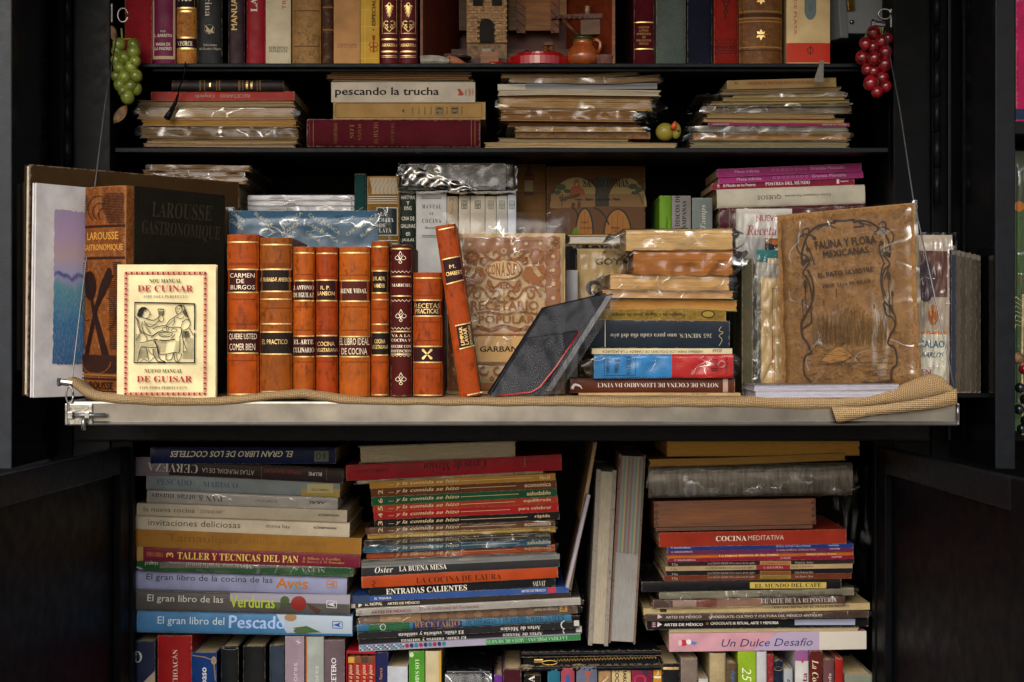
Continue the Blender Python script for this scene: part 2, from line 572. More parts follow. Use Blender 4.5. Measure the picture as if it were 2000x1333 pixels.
def decorate(root, items, px2uv, surf):
    """lay print on a face: px2uv turns photo pixels to face metres, surf(u, v, off) to a local point"""
    acc = {}
    for idx, it in enumerate(items):
        off = .00022 + .00011 * min(idx, 30) ** .8
        if it[0] == 'T':
            _, s, cx, cy, w, h, c, st, r, name = it
            V, F, Z = text_geo(s, st)
            a = math.radians(r)
            q = V * np.array([w, h])
            pts = [(cx + x * math.cos(a) - y * math.sin(a), cy - (x * math.sin(a) + y * math.cos(a))) for x, y in q]
            faces = F
            off += .0002
        elif it[0] == 'R':
            _, x0, y0, x1, y1, c, name = it
            nx = 10
            pts = [(x0 + (x1 - x0) * i / nx, y0 + (y1 - y0) * j / nx) for j in range(nx + 1) for i in range(nx + 1)]
            faces = [(j * (nx + 1) + i, j * (nx + 1) + i + 1, (j + 1) * (nx + 1) + i + 1, (j + 1) * (nx + 1) + i) for j in range(nx) for i in range(nx)]
        elif it[0] == 'L':
            _, ln, w, c, name = it
            dn, dw = [], []
            wl_ = list(w) if isinstance(w, (list, tuple)) else [w] * len(ln)
            for i in range(len(ln) - 1):
                k = max(1, int(math.hypot(ln[i + 1][0] - ln[i][0], ln[i + 1][1] - ln[i][1]) / 4))
                for j in range(k):
                    dn.append(tuple(ln[i][q] + (ln[i + 1][q] - ln[i][q]) * j / k for q in (0, 1)))
                    dw.append(wl_[min(i, len(wl_) - 1)] + (wl_[min(i + 1, len(wl_) - 1)] - wl_[min(i, len(wl_) - 1)]) * j / k)
            dn.append(tuple(ln[-1])); dw.append(wl_[-1])
            ln, w = dn, dw
            pts, faces = [], []
            m = len(ln)
            for i, p in enumerate(ln):
                a, b = ln[max(i - 1, 0)], ln[min(i + 1, m - 1)]
                dx, dy = b[0] - a[0], b[1] - a[1]
                d = math.hypot(dx, dy) or 1
                ww = (w[i] if isinstance(w, (list, tuple)) else w) / 2
                pts += [(p[0] - dy / d * ww, p[1] + dx / d * ww), (p[0] + dy / d * ww, p[1] - dx / d * ww)]
                if i:
                    k = 2 * i
                    faces.append((k - 2, k - 1, k + 1, k))
        else:
            _, pts, c, name = it
            if len(pts) == 4:
                a, b, c2, d = pts
                nx = 8
                pts = []
                for j in range(nx + 1):
                    for i in range(nx + 1):
                        s1, t1 = i / nx, j / nx
                        pts.append(tuple((1 - t1) * ((1 - s1) * a[q] + s1 * b[q]) + t1 * ((1 - s1) * d[q] + s1 * c2[q]) for q in (0, 1)))
                faces = [(j * (nx + 1) + i, j * (nx + 1) + i + 1, (j + 1) * (nx + 1) + i + 1, (j + 1) * (nx + 1) + i) for j in range(nx) for i in range(nx)]
            else:
                faces = tri_poly(pts)
        key = (name, c, idx if (it[0] in 'TR' or name in ('label', 'picture', 'leaf_picture')) and name not in ('ribbing', 'red_frame') else -1)
        A = acc.setdefault(key, ([], []))
        k = len(A[0])
        for pi, p in enumerate(pts):
            u, v = px2uv(p[0], p[1])
            A[0].append(surf(u, v, off + (Z[pi] * .00004 if it[0] == 'T' else 0)))
        A[1].extend(tuple(i + k for i in f) for f in faces)
    for (name, c, _i), (V, F) in acc.items():
        mat = c if c in ('gilt', 'pale_gilt') else 'ink'
        me = mesh(V, F, recalc=False)
        obj(name, me, mat, root, None if mat != 'ink' else c)

# ---------------------------------------------------------------- books
def spine_f(s, b):
    s = min(1, abs(s))
    return b * max(0.0, 1 - s * s) ** .6

def case_mesh(A, Lh, D, t, bulge, lie, fore=False, bend=None):
    """a book's case: two boards and a spine, open at head and tail"""
    na = 12 if bulge > 0 else 6
    outer = [(-A / 2, D, 1.0), (-A / 2, .004, 0.0)]
    arc = []
    for i in range(na + 1):
        s = -1 + 2 * i / na
        arc.append((s * A / 2, -spine_f(s, bulge), 1.0 if i in (0, na) else 0.0))
    outer += arc + [(A / 2, .004, 0.0), (A / 2, D, 1.0)]
    inner = [(-A / 2 + t, D, 1.0), (-A / 2 + t, .004, 0.0)]
    for i in range(na + 1):
        s = -1 + 2 * i / na
        inner.append((s * (A / 2 - t), t - spine_f(s, bulge) * .9, 0.0))
    inner += [(A / 2 - t, .004, 0.0), (A / 2 - t, D, 1.0)]
    m = len(outer)
    e = min(.004, Lh * .1)
    lv = [0, e] + [e + (Lh - 2 * e) * k / 10 for k in range(1, 10)] + [Lh - e, Lh] if bend else [0, e, Lh - e, Lh]
    V, E = [], []
    for z in lv:
        ez = 1.0 if z in (0, Lh) else 0.0
        for ring in (outer, inner):
            for a, y, ed in ring:
                if fore:
                    y = D - y
                if lie:
                    x = z - Lh / 2
                    V.append((x, y, a + A / 2 + (bend(x) if bend else 0)))
                else:
                    V.append((a, y, z))
                E.append(max(ez, ed))
    F = []
    r = 2 * m
    for k in range(len(lv) - 1):
        for i in range(m - 1):
            F.append((k * r + i, k * r + i + 1, (k + 1) * r + i + 1, (k + 1) * r + i))
            F.append((k * r + m + i, (k + 1) * r + m + i, (k + 1) * r + m + i + 1, k * r + m + i + 1))
        for i in (0, m - 1):
            F.append((k * r + i, (k + 1) * r + i, (k + 1) * r + m + i, k * r + m + i))
    for k in (0, len(lv) - 1):
        for i in range(m - 1):
            F.append((k * r + i, k * r + i + 1, k * r + m + i + 1, k * r + m + i))
    return mesh(V, F, edge=E)

def block_mesh(A, Lh, D, t, ins, lie, fore, bend=None, wob=0.0):
    a = A / 2 - t
    y0, y1 = (t, D - .003) if not fore else (.0028, D - t)
    n = 10
    V, F = [], []
    for k in range(n + 1):
        l = ins + (Lh - 2 * ins) * k / n
        for aa, y in ((-a, y0), (a, y0), (a, y1), (-a, y1)):
            dy = random.uniform(-wob, wob) if y == y0 else 0
            if lie:
                x = l - Lh / 2
                V.append((x, y + dy, aa + A / 2 + (bend(x) if bend else 0)))
            else:
                V.append((aa, y + dy, l))
    for k in range(n):
        for i in range(4):
            F.append((k * 4 + i, k * 4 + (i + 1) % 4, (k + 1) * 4 + (i + 1) % 4, (k + 1) * 4 + i))
    F += [(0, 1, 2, 3), (n * 4 + 3, n * 4 + 2, n * 4 + 1, n * 4)]
    return mesh(V, F)

def wrap_mesh(W, H, D, mx0, mx1, amp, seed, pinch=.45, my=.003):
    """a bag round a box: rounded tube along x with pinched ends"""
    ns, nc = 40, 36
    V, F = [], []
    for i in range(ns + 1):
        x = -W / 2 - mx0 + (W + mx0 + mx1) * i / ns
        over = max(0, (-W / 2 - x) / max(mx0, 1e-4), (x - W / 2) / max(mx1, 1e-4))
        s = 1 - (1 - pinch) * min(1, over) ** .8
        for k in range(nc):
            t = 2 * math.pi * k / nc
            cy, cz = math.cos(t), math.sin(t)
            q = max(abs(cy), abs(cz))
            cy, cz = cy / q, cz / q
            y = D / 2 + cy * (D / 2 + my)
            z = H / 2 + cz * (H / 2 + .002) * s
            p = Vector((x * 55, y * 55, z * 55 + seed))
            d = noise.noise(p) * amp * (1 + 2.2 * over)
            d2 = noise.noise(p * 1.7 + Vector((9, 2, 4))) * amp * (1 + 2.2 * over)
            V.append((x + d2 * .6, y + (d if abs(cy) > .99 else 0) - (amp if cy < -.99 else 0), z + (d2 if abs(cz) > .99 or over else 0)))
    for i in range(ns):
        for k in range(nc):
            F.append((i * nc + k, i * nc + (k + 1) % nc, (i + 1) * nc + (k + 1) % nc, (i + 1) * nc + k))
    return mesh(V, F, smooth=True)

def leaves_mesh(A, Lh, D, t, rag, bend, seed):
    """fore-edge of an untrimmed booklet: gatherings that sit unevenly on each other"""
    rr = random.Random(seed)
    a = A - 2 * t
    n = max(2, min(12, int(a / .0013)))
    V, F = [], []
    z = t
    cuts = sorted([0, 1] + [min(.97, max(.03, (k + rr.uniform(-.3, .3)) / n)) for k in range(1, n)])
    m = 12
    for k in range(n):
        z0, z1 = t + a * cuts[k] + .00006, t + a * cuts[k + 1] - .00006
        x0, x1 = -Lh / 2 + .0004 + abs(rr.gauss(0, rag * 1.6)), Lh / 2 - .0004 - abs(rr.gauss(0, rag * 2.2))
        y0 = .0006 + abs(rr.gauss(0, rag))
        sk = rr.gauss(0, rag * .8)
        b0 = len(V)
        for i in range(m + 1):
            f = i / m
            x = x0 + (x1 - x0) * f
            w = noise.noise(Vector((x * 25, k * 3.1, seed))) * rag * .35
            e = (bend(x) if bend else 0)
            for y, zz in ((y0 + sk * (f - .5), z0), (y0 + sk * (f - .5), z1), (D - t, z1), (D - t, z0)):
                V.append((x, y, zz + e + (w if 0 < k < n - 1 else 0)))
        for i in range(m):
            for q in range(4):
                F.append((b0 + i * 4 + q, b0 + i * 4 + (q + 1) % 4, b0 + i * 4 + 4 + (q + 1) % 4, b0 + i * 4 + 4 + q))
        F += [(b0, b0 + 1, b0 + 2, b0 + 3), tuple(b0 + m * 4 + q for q in (3, 2, 1, 0))]
    return mesh(V, F)

BOOKN = {'n': 0}
def book(label, x0, x1, y0, y1, Y, D=.2, lie=False, tilt=0.0, col='888888', mat='gloss', bulge=.0, t=.0022, dec=(),
         fore=False, pages='c9b48c', ins=None, wrap=None, group=None, base=None, bend=None, name='book', film_mat='film', cat='book'):
    """x0..y1: the visible face in photograph pixels; Y: its distance; tilt: degrees counter-clockwise as seen"""
    s = sc(Y)
    W, H = (x1 - x0) / s, (y1 - y0) / s
    ph = math.radians(tilt)
    cxw, cyw = PX((x0 + x1) / 2, Y), PZ((y0 + y1) / 2, Y)
    ox, oz = cxw + math.sin(ph) * H / 2, cyw - math.cos(ph) * H / 2
    if base is not None:           # stands on a known height: keep the top, move the foot
        H = (cyw + H / 2 - base) if not lie else H
        oz = base
        ox = cxw
    root = thing(name, label, cat, (ox, Y, oz), (0, -ph, 0), group)
    A, Lh = (H, W) if lie else (W, H)
    t = min(t, A * .22)
    if ins is None:
        ins = .003 if t > .0015 else .0006
    bf = None
    if bend:
        bf = lambda x: bend * (2 * x / W) ** 2 + abs(bend) * .25 * math.sin(9 * x / W + ox * 30)
    obj('cover', case_mesh(A, Lh, D, t, 0 if fore else bulge, lie, fore, bf), mat, root, col)
    if fore and lie and t <= .0012:
        rag = .0016 if Y > .3 and y1 < 840 else .0004
        obj('page_block', leaves_mesh(A, Lh, D, t, rag, bf, ox * 77 + oz * 31), 'pages_lie', root, pages)
    else:
        obj('page_block', block_mesh(A, Lh, D, t, ins, lie, fore, bf, .0006 if fore else 0), 'pages_lie' if lie else 'pages_stand', root, pages)
    def px2uv(px, py):
        dx, dz = PX(px, Y) - ox, PZ(py, Y) - oz
        return dx * math.cos(ph) + dz * math.sin(ph), -dx * math.sin(ph) + dz * math.cos(ph)
    def surf(u, v, off):
        if lie:
            vv = v
            f = spine_f((v - H / 2) / (H / 2), bulge)
            return (u, -f - off, vv + (bf(u) if bf else 0))
        return (u, -spine_f(u / (W / 2), bulge) - off, v)
    if dec:
        decorate(root, dec, px2uv, surf)
    if wrap:
        m0, m1 = wrap[0] / s, wrap[1] / s
        BOOKN['n'] += 1
        obj('plastic_wrap', wrap_mesh(W, H, D, m0, m1, wrap[2] if len(wrap) > 2 else .0022, BOOKN['n'] * 7.3), film_mat, root)
    return root

ORD = ['topmost', 'second from top', 'third from top', 'fourth from top', 'fifth from top', 'sixth from top', 'seventh from top',
       'eighth from top', 'ninth from top', 'tenth from top', 'eleventh from top', 'twelfth from top', 'thirteenth from top', 'fourteenth from top',
       'fifteenth from top', 'sixteenth from top', 'seventeenth from top', 'eighteenth from top', 'nineteenth from top', 'twentieth from top',
       'twenty-first from top', 'twenty-second from top', 'twenty-third from top', 'twenty-fourth from top', 'twenty-fifth from top', 'twenty-sixth from top']
def stack(where, group, Y, D, rows, foot):
    """rows from the top: (description, xl, xr, y at left end of top face, y at right end, colour, keywords)"""
    for i, rw in enumerate(rows):
        desc, xl, xr, yl, yr, col, kw = rw
        xc = (xl + xr) / 2
        top = (yl + yr) / 2
        if i + 1 < len(rows):
            _, a, b, c, d = rows[i + 1][:5]
            bot = c + (d - c) * (xc - a) / (b - a)
        else:
            bot = foot
        kw = dict(kw)
        if foot < 300:
            kw.setdefault('film_mat', 'film_smooth')
        yj = kw.pop('Y', Y + random.uniform(-.004, .006))
        kw.setdefault('tilt', math.degrees(math.atan2(yl - yr, xr - xl)))
        book(f'{desc}, {ORD[i]} {where}', xl, xr, top, bot, yj, D=kw.pop('D', D + random.uniform(-.02, .0)), lie=True, col=col, group=group, **kw)

# ---------------------------------------------------------------- the ground and the cabinet
YF = .30                                    # front of the cabinet frame
YB = .68                                    # back panel
v, f = boxv(-30, 30, -40, 30, -.05, 0)
struct(obj('pavement', mesh(v, f), 'pavement'))

cab = thing('book_cabinet', 'tall black steel street cabinet with open doors and shelves of books', 'cabinet', (0, YF, 0))
def cbox(name, x0, x1, y0, y1, z0, z1, mat='black_steel', parent=cab, bev=.0012):
    return box(name, x0, x1, y0 - YF, y1 - YF, z0, z1, mat, parent, None, bev)
XL, XR = PX(215, YF), PX(1745, YF)          # inner faces of the side walls
XLo, XRo = PX(142, YF), PX(1818, YF)
ZTOP = EZ + .80
DECK = PZ(783, 0)
LOWF = PZ(1560, .33)
cbox('back_panel', XLo, XRo, YB, YB + .01, .12, ZTOP)
cbox('side_panel', XLo - .002, XL, YF + .03, YB - .001, .12, ZTOP - .001)
cbox('side_panel', XR, XRo + .002, YF + .03, YB - .001, .12, ZTOP - .001)
cbox('front_stile', XLo, XL, YF, YF + .029, .12, ZTOP - .002, 'grey_steel', bev=.002)
cbox('front_stile', XR, XRo, YF, YF + .029, .12, ZTOP - .002, 'black_steel', bev=.002)
SHA, SHB = PZ(124, .318), PZ(289, .318)
cbox('shelf', PX(228, .33), PX(1732, .33), .318, YB - .001, SHA - .0065, SHA, 'grey_steel')
cbox('shelf', PX(228, .33), PX(1732, .33), .318, YB - .001, SHB - .0075, SHB, 'grey_steel')
cbox('shelf_lip', PX(300, .33), PX(1680, .33), .325, .331, SHA - .0125, SHA - .007, 'black_steel')
cbox('deck', XL + .001, XR - .001, YF - .012, YB - .001, DECK - .012, DECK - .001, 'black_steel')
cbox('cross_rail', XLo + .003, XRo - .003, YF - .012, YF - .002, PZ(862, YF - .01), PZ(826, YF - .01), 'grey_steel', bev=.003)
cbox('bottom_shelf', XL + .001, XR - .001, YF + .005, YB - .001, LOWF - .015, LOWF)
cbox('plinth', XLo + .01, XRo - .01, YF + .01, YB - .02, 0, .119)
cbox('shade_roof', XLo - .14, XRo + .14, -.49, YB + .02, ZTOP, ZTOP + .03)  # out of view; overhang added and sized to shade the upper shelves
cbox('hinge_post', PX(60, .3), XLo - .0025, YF + .004, YB, .0, ZTOP - .003)
cbox('hinge_post', XRo + .0025, PX(1870, .3), YF + .004, YB, .0, ZTOP - .003)
cbox('side_wing', PX(-170, .3), PX(60, .3) - .001, YF + .01, YF + .03, .0, ZTOP - .003)
# narrow inner posts that frame the lower compartment
cbox('lower_post', XL + .001, PX(259, YF), YF + .002, YF + .022, LOWF, DECK - .013)
cbox('lower_post', PX(1709, YF), XR - .001, YF + .002, YF + .022, LOWF, DECK - .013)

def upper_door(xa, xb, ya, edge_mat):
    z0, z1 = PZ(915, ya), ZTOP - .01
    d = box('upper_door', xa, xb, ya - YF + .003, -.012, z0, z1, 'black_gloss', cab, None, .0015)
    box('door_edge', xa - .001, xb + .001, ya - YF - .004, ya - YF + .0025, z0 - .001, z1, edge_mat, d, None, .0015)
    return d
yd = .06
dl = upper_door(PX(-8, yd), PX(23, yd), yd, 'lit_steel')
dr = upper_door(PX(1944, yd), PX(1980, yd), yd, 'grey_steel')
# a thin bar on each door's inner face near the hinge
box('door_bar', PX(99, .27), PX(106, .27), -.045, -.030, PZ(900, .27), ZTOP - .02, 'hinge_steel', dl, None, .001)
box('door_bar', PX(1847, .27), PX(1853, .27), -.045, -.030, PZ(860, .27), ZTOP - .02, 'hinge_steel', dr, None, .001)
for hx, hy0 in ((132, 48), (1830, 50)):
    hg = thing('hinge', '', '')
    del hg['label'], hg['category']
    hg.parent = cab
    k = 0
    for py in (-90, -20, 49, 120, 189, 260, 329):
        h0, h1 = PZ(py + (1 if hx < 1000 else 1), .28), PZ(py + 68, .28)
        r = .0062 if k % 2 else .0052
        tube('hinge_knuckle', [(PX(hx, .28), .28 - YF, h1), (PX(hx, .28), .28 - YF, h0)], r, 'hinge_steel', hg, 14)
        k += 1

def lower_door(side):
    hx = PX(254, YF) if side < 0 else PX(1711, YF)
    d = thing('lower_door', '', '')
    del d['label'], d['category']
    d.parent = cab
    d.location = (hx, -.004, 0)
    # swung out towards the viewer, just past square
    d.rotation_euler = (0, 0, math.radians(-3 if side < 0 else 3))
    zt, zb, Ld = PZ(872, YF), .2, .62
    s = side
    def bx(nm, y0, y1, z0, z1, x0, x1, mt):
        xa, xb = sorted((s * x0, s * x1))
        box(nm, xa, xb, -y1, -y0, z0, z1, mt, d, None, .0015)
    bx('door_panel', .002, Ld - .002, zb + .002, zt - .002, .012, .026, 'black_steel')
    bx('top_rail', .046, Ld - .046, zt - .040, zt, 0, .0115, 'grey_steel')
    bx('bottom_rail', .046, Ld - .046, zb, zb + .04, 0, .0115, 'grey_steel')
    bx('hinge_stile', 0, .0455, zb, zt, .0003, .0118, 'black_steel')
    bx('outer_stile', Ld - .0455, Ld, zb, zt, .0003, .0118, 'black_steel')
lower_door(-1)
lower_door(1)

# ---------------------------------------------------------------- neighbouring cabinet at the right edge
side = thing('side_cabinet', 'black shelving beyond the open right-hand door, holding pink and green books', 'cabinet', (.95, .30, 0))
box('back_panel', -.24, .25, .30, .31, .1, ZTOP, 'black_steel', side)
box('shelf', -.235, .25, .0, .299, PZ(262, .3), PZ(237, .3), 'grey_steel', side, None, .001)
box('shelf', -.235, .25, .0, .299, PZ(862, .3), PZ(845, .3), 'black_steel', side, None, .001)
box('side_panel', .2505, .262, -.02, .31, .0, ZTOP, 'black_steel', side)
box('plinth', -.24, .25, .0, .299, .0, .099, 'black_steel', side)

# ---------------------------------------------------------------- fold-down table
tab = thing('fold_down_table', 'brushed stainless steel fold-down table hung on two cables', 'table', (0, 0, DECK))
TX0, TX1 = PX(132, 0), PX(1869, 0)
TB = PZ(832, 0) - DECK
box('table_top', TX0 + .001, TX1 - .001, .0135, YF - .0125, -.004, 0, 'stainless', tab, None, .001)
def rim_front():
    V, F = [], []
    prof = [(.0135, 0), (.002, 0), (.0005, -.0015), (.0, -.004), (.0, TB + .0065), (-.0006, TB + .0055), (-.0022, TB + .0048), (-.0034, TB + .003),
            (-.0030, TB + .001), (-.0015, TB), (.0135, TB)]
    nx = 60
    for i in range(nx + 1):
        x = TX0 + (TX1 - TX0) * i / nx
        for y, z in prof:
            V.append((x, y, z))
    m = len(prof)
    for i in range(nx):
        for k in range(m - 1):
            F.append((i * m + k, i * m + k + 1, (i + 1) * m + k + 1, (i + 1) * m + k))
    return mesh(V, F, smooth=False)
obj('front_rim', rim_front(), 'stainless', tab)
box('end_plate', TX1 + .0003, TX1 + .0035, -.001, YF - .03, TB + .001, -.004, 'zinc', tab, None, .001)
box('end_plate', TX0 - .0035, TX0 - .0003, -.001, YF - .03, TB + .001, -.004, 'zinc', tab, None, .001)
tube('end_catch', [(PX(1869, 0), -.004, PZ(790, 0) - DECK), (PX(1869, 0), -.005, PZ(822, 0) - DECK)], .0018, 'zinc', tab)
# sliding bolt at the left end of the rim
lt = box('latch_plate', PX(135, -.004), PX(180, -.004), -.0035, -.0005, PZ(830, 0) - DECK, PZ(789, 0) - DECK, 'zinc', tab, None, .001)
for sx, sy in ((145, 796), (171, 796), (145, 823), (171, 823)):
    obj('screw', mesh(*tubev([(PX(sx, 0), -.0034, PZ(sy, 0) - DECK), (PX(sx, 0), -.0052, PZ(sy, 0) - DECK)], .0026, 12)), 'zinc', lt)
for sx in (141, 174):
    box('bolt_keeper', PX(sx - 5, 0), PX(sx + 5, 0), -.0125, -.0034, PZ(818, 0) - DECK, PZ(804, 0) - DECK, 'zinc', lt, None, .0008)
bt = tube('bolt', [(PX(137, 0), -.0085, PZ(811, 0) - DECK), (PX(209, 0), -.0085, PZ(811, 0) - DECK)], .0032, 'zinc', lt, 14)
tube('bolt_knob', [(PX(168, 0), -.0095, PZ(812, 0) - DECK), (PX(168, 0), -.0125, PZ(824, 0) - DECK), (PX(168, 0), -.0128, PZ(840, 0) - DECK)],
     [.0022, .0034, .0034], 'zinc', bt, 12)

# cables that carry the table
def cable(label, pts, clamp, ring):
    c = thing('support_cable', label, 'cable', tuple(pts[-1]), None, 'steel cables carrying the table')
    o = Vector(pts[-1])
    tube('wire', [Vector(p) - o for p in pts], .0011, 'cable', c, 6)
    p = Vector(clamp) - o
    obj('clamp', mesh(*tubev([p + Vector((-.008, 0, .001)), p + Vector((.008, 0, -.001))], .0045, 8)), 'zinc', c)
    obj('clamp_nut', mesh(*tubev([p + Vector((-.013, 0, .001)), p + Vector((-.009, 0, .001))], .006, 6)), 'zinc', c)
    for r in ring:
        q = Vector(r[0]) - o
        tube('ring', [q + Vector((r[1] * math.cos(a), 0, r[2] * math.sin(a))) for a in [k * 2 * math.pi / 16 for k in range(17)]], .0016, 'zinc', c, 6)
cable('thin steel cable running down behind the white drawing pad', [P(229, 66, .27), P(205, 205, .2), P(186, 360, .12), P(141, 738, .0), P(134, 752, -.002)],
      P(131, 748, -.002), [(P(136, 772, -.002), .005, .012), (P(240, 30, .28), .008, .011)])
cable('thin steel cable running down in front of the brown duck book', [P(1729, 60, .27), P(1757, 210, .2), P(1783, 385, .1), P(1850, 690, -.0), P(1866, 770, -.003)],
      P(1718, 47, .26), [(P(1728, 28, .27), .010, .008)])

# ---------------------------------------------------------------- burlap runner
up = [(128, 738), (137, 736), (150, 742), (165, 756), (185, 765), (240, 771), (300, 775), (380, 777), (430, 775), (480, 771), (530, 765), (590, 760), (625, 764), (660, 771),
      (710, 776), (800, 778), (900, 777), (1000, 776), (1100, 774), (1200, 776), (1300, 776), (1400, 776), (1470, 774), (1560, 774), (1640, 776), (1700, 772), (1750, 759),
      (1790, 738), (1815, 731), (1840, 733), (1868, 762)]
lo = [(128, 752), (137, 756), (150, 766), (165, 779), (185, 786), (240, 792), (300, 796), (380, 795), (430, 795), (480, 790), (530, 783), (590, 780), (625, 786), (660, 791),
      (710, 793), (800, 794), (900, 795), (1000, 797), (1100, 796), (1200, 799), (1300, 799), (1400, 798), (1470, 800), (1560, 804), (1640, 801), (1700, 797), (1750, 792),
      (1790, 786), (1815, 782), (1840, 777), (1868, 769)]
def ip(tab_, x):
    return float(np.interp(x, [a for a, b in tab_], [b for a, b in tab_]))
def burlap_mesh():
    V, F, UV = [], [], []
    nx = 260
    for i in range(nx + 1):
        px = 130 + (1868 - 130) * i / nx
        wob = noise.noise(Vector((px * .03, 1, 0))) * 1.2
        u0, l0 = ip(up, px) + wob, ip(lo, px) + wob * .6
        x = PX(px, -.004)
        zu, zl = PZ(u0, -.004), PZ(l0, -.004)
        r = max((zu - zl) / 2, .004)
        zc = (zu + zl) / 2
        prof = [(YF - .03, DECK + .004), (.10, DECK + .0045 + .001 * wob), (.045, max(DECK + .004, zu - .004)), (.020, zu - .0005)]
        prof += [(.008 - .013 * math.sin(a), zc + r * math.cos(a)) for a in [k * math.pi / 8 for k in range(1, 9)]]
        prof += [(.014, zl + .0005)]
        s = 0
        for k, (y, z) in enumerate(prof):
            if k:
                s += math.hypot(y - prof[k - 1][0], z - prof[k - 1][1])
            dz = noise.noise(Vector((px * .02, y * 60, 3))) * .0012
            V.append((x, y, max(z + dz, DECK + .0008) if y > .0135 else z + dz)); UV.append((x, s))
    m = 13
    for i in range(nx):
        for k in range(m - 1):
            F.append((i * m + k, i * m + k + 1, (i + 1) * m + k + 1, (i + 1) * m + k))
    return mesh(V, F, smooth=True, uv=UV)
bl = thing('burlap_runner', 'tan woven burlap cloth rolled along the steel table edge', 'cloth', (0, 0, DECK))
bo = obj('cloth', burlap_mesh(), 'burlap', bl)
bo.location = (0, 0, -DECK)
sm_ = bo.modifiers.new('thick', 'SOLIDIFY'); sm_.thickness = .0018; sm_.offset = -1
fl_up = [(1634, 796), (1680, 796), (1730, 791), (1790, 782), (1830, 774), (1869, 760)]
fl_lo = [(1634, 825), (1645, 824), (1700, 812), (1760, 806), (1830, 798), (1869, 789)]
def flap_mesh():
    V, F, UV = [], [], []
    nx, nk = 60, 10
    for i in range(nx + 1):
        px = 1634 + 235 * i / nx
        u0, l0 = ip(fl_up, px), ip(fl_lo, px)
        for k in range(nk + 1):
            t = k / nk
            py = u0 + (l0 - u0) * t
            sh = 10 * (1 - t) * max(0, 1 - i / 12) if i < 12 else 0
            y = -.0095 - .006 * math.sin(math.pi * t) + .0015 * noise.noise(Vector((px * .05, t * 3, 0)))
            V.append((PX(px - sh, y), y, PZ(py, y))); UV.append((PX(px, 0), PZ(py, 0) * 1.0))
    for i in range(nx):
        for k in range(nk):
            a = i * (nk + 1) + k
            F.append((a, a + 1, a + nk + 2, a + nk + 1))
    return mesh(V, F, smooth=True, uv=UV)
fo = obj('folded_end', flap_mesh(), 'burlap', bl)
fo.location = (0, 0, -DECK)
sm_ = fo.modifiers.new('thick', 'SOLIDIFY'); sm_.thickness = .0025; sm_.offset = 0

# ---------------------------------------------------------------- top shelf, standing books
YA = .335
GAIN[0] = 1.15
TOPA = -170            # tops lie above the picture
gA = 'books standing on the top shelf'
def bA(label, x0, x1, col, mat='gloss', bulge=.004, dec=(), top=TOPA, Y=None, **kw):
    Y = Y if Y is not None else YA + random.uniform(-.004, .008)
    kw.setdefault('D', .19)
    return book(label, x0, x1, top + random.uniform(-25, 25), 122, Y, col=col, mat=mat, bulge=bulge, dec=dec, base=SHA, group=gA, **kw)
W_ = 'd8cdbb'
bA('faded red cloth book at the end beside the green grapes', 244, 297, '8e1f26', 'cloth', .005)
bA('purple book with cream worn edges and two white author lines', 298, 343, '6a1240', 'gloss', .005, [
    R(298.5, -120, 302, 116, 'b59c80'), R(339, -120, 342.5, 116, 'b59c80'), R(299, 111, 342, 117, 'b59c80'),
    T('POR', 320, 63, 10, 4, W_), T('L. BARRETO', 320, 71, 34, 6, W_, 'b'), T('MARIA DE', 320, 88, 28, 6, W_, 'b'), T('LA MADRID', 320, 96.5, 33, 6, W_, 'b')])
bA('speckled tan leather book with gilt bands and black label', 344, 384, 'b0702c', 'mottle', .007, [
    R(344, -30, 384, 16, '0b0b0d', 'label_panel'), T('1930', 363, 1, 26, 7, 'pale_gilt', 'S'), R(344, 16, 384, 19, 'gilt'), R(352, 22, 376, 26, 'gilt'),
    R(344, 74, 384, 77, 'gilt'), R(344, 77, 384, 95, '2c0a10', 'label_panel'), T('V.P.CH.CH.', 363, 87, 30, 9, 'pale_gilt', 'S'), R(344, 95, 384, 98.5, 'gilt')])
bA('black glossy book with white lettering and a winged horse emblem', 386, 434, '15181b', 'gloss', .004, [
    T('cocina', 408, 5, 56, 13, 'cfc6b4', 'R', -90), T('Selecciones', 411, 89, 26, 5, 'b9b1a2', 'R'), T('del Reader\'s Digest', 411, 97, 42, 6, 'b9b1a2', 'R'),
    RING(410, 58.5, 9.5, 9, .8, '8a8272', 'emblem'), G([(400, 50), (406, 54), (411, 60), (418, 52), (416, 62), (420, 66), (412, 65), (409, 69), (408, 65), (402, 62), (405, 58)], 'b9a98a', 'emblem')])
bA('slim dark purple book with gold vertical capitals', 446, 478, '2a121e', 'gloss', .003, [T('MANUAL DE COCINA', 458, -26, 172, 12, 'd9b97a', 'b', 90)])
bA('crimson book with white serif capitals next to the cream book', 482, 518, '8c1020', 'gloss', .004, [T('LA COCINA', 497, -36, 122, 13, 'dcd4c8', 'S', 90)])
bA('cream paperback with red vertical title and black publisher name', 519, 568, 'c9bda2', 'matte', .001, [
    T('TRATADO', 555, -18, 74, 8, 'b04a28', 's', 90), T('EDICIONES', 544, 94, 38, 5.5, '1d1a18', 'R'), T('PONIENTE', 544, 100.5, 36, 5.5, '1d1a18', 'R')], t=.001)
bA('worn tan calf book with faint tooled lines and bare patches', 571, 627, '9a7440', 'mottle', .006, [
    R(574, 22, 624, 24, '5a3a18'), R(574, 91, 624, 93, '5a3a18')])
bA('thin dark brown leather book squeezed between tan books', 629, 651, '3c1f10', 'mottle', .004, [R(629, 14, 651, 17, '8a5a28'), R(629, 58, 651, 61, '8a5a28')])
bA('pale tan paper book with tiny faded publisher line', 652, 703, 'b98a5a', 'matte', .002, [
    T('ACADEMIA DUMAS', 678, 88, 39, 3.5, '7d5a3a', 's'), T('M E X I C O', 678, 93, 38, 3.5, '7d5a3a', 's')], t=.0012)
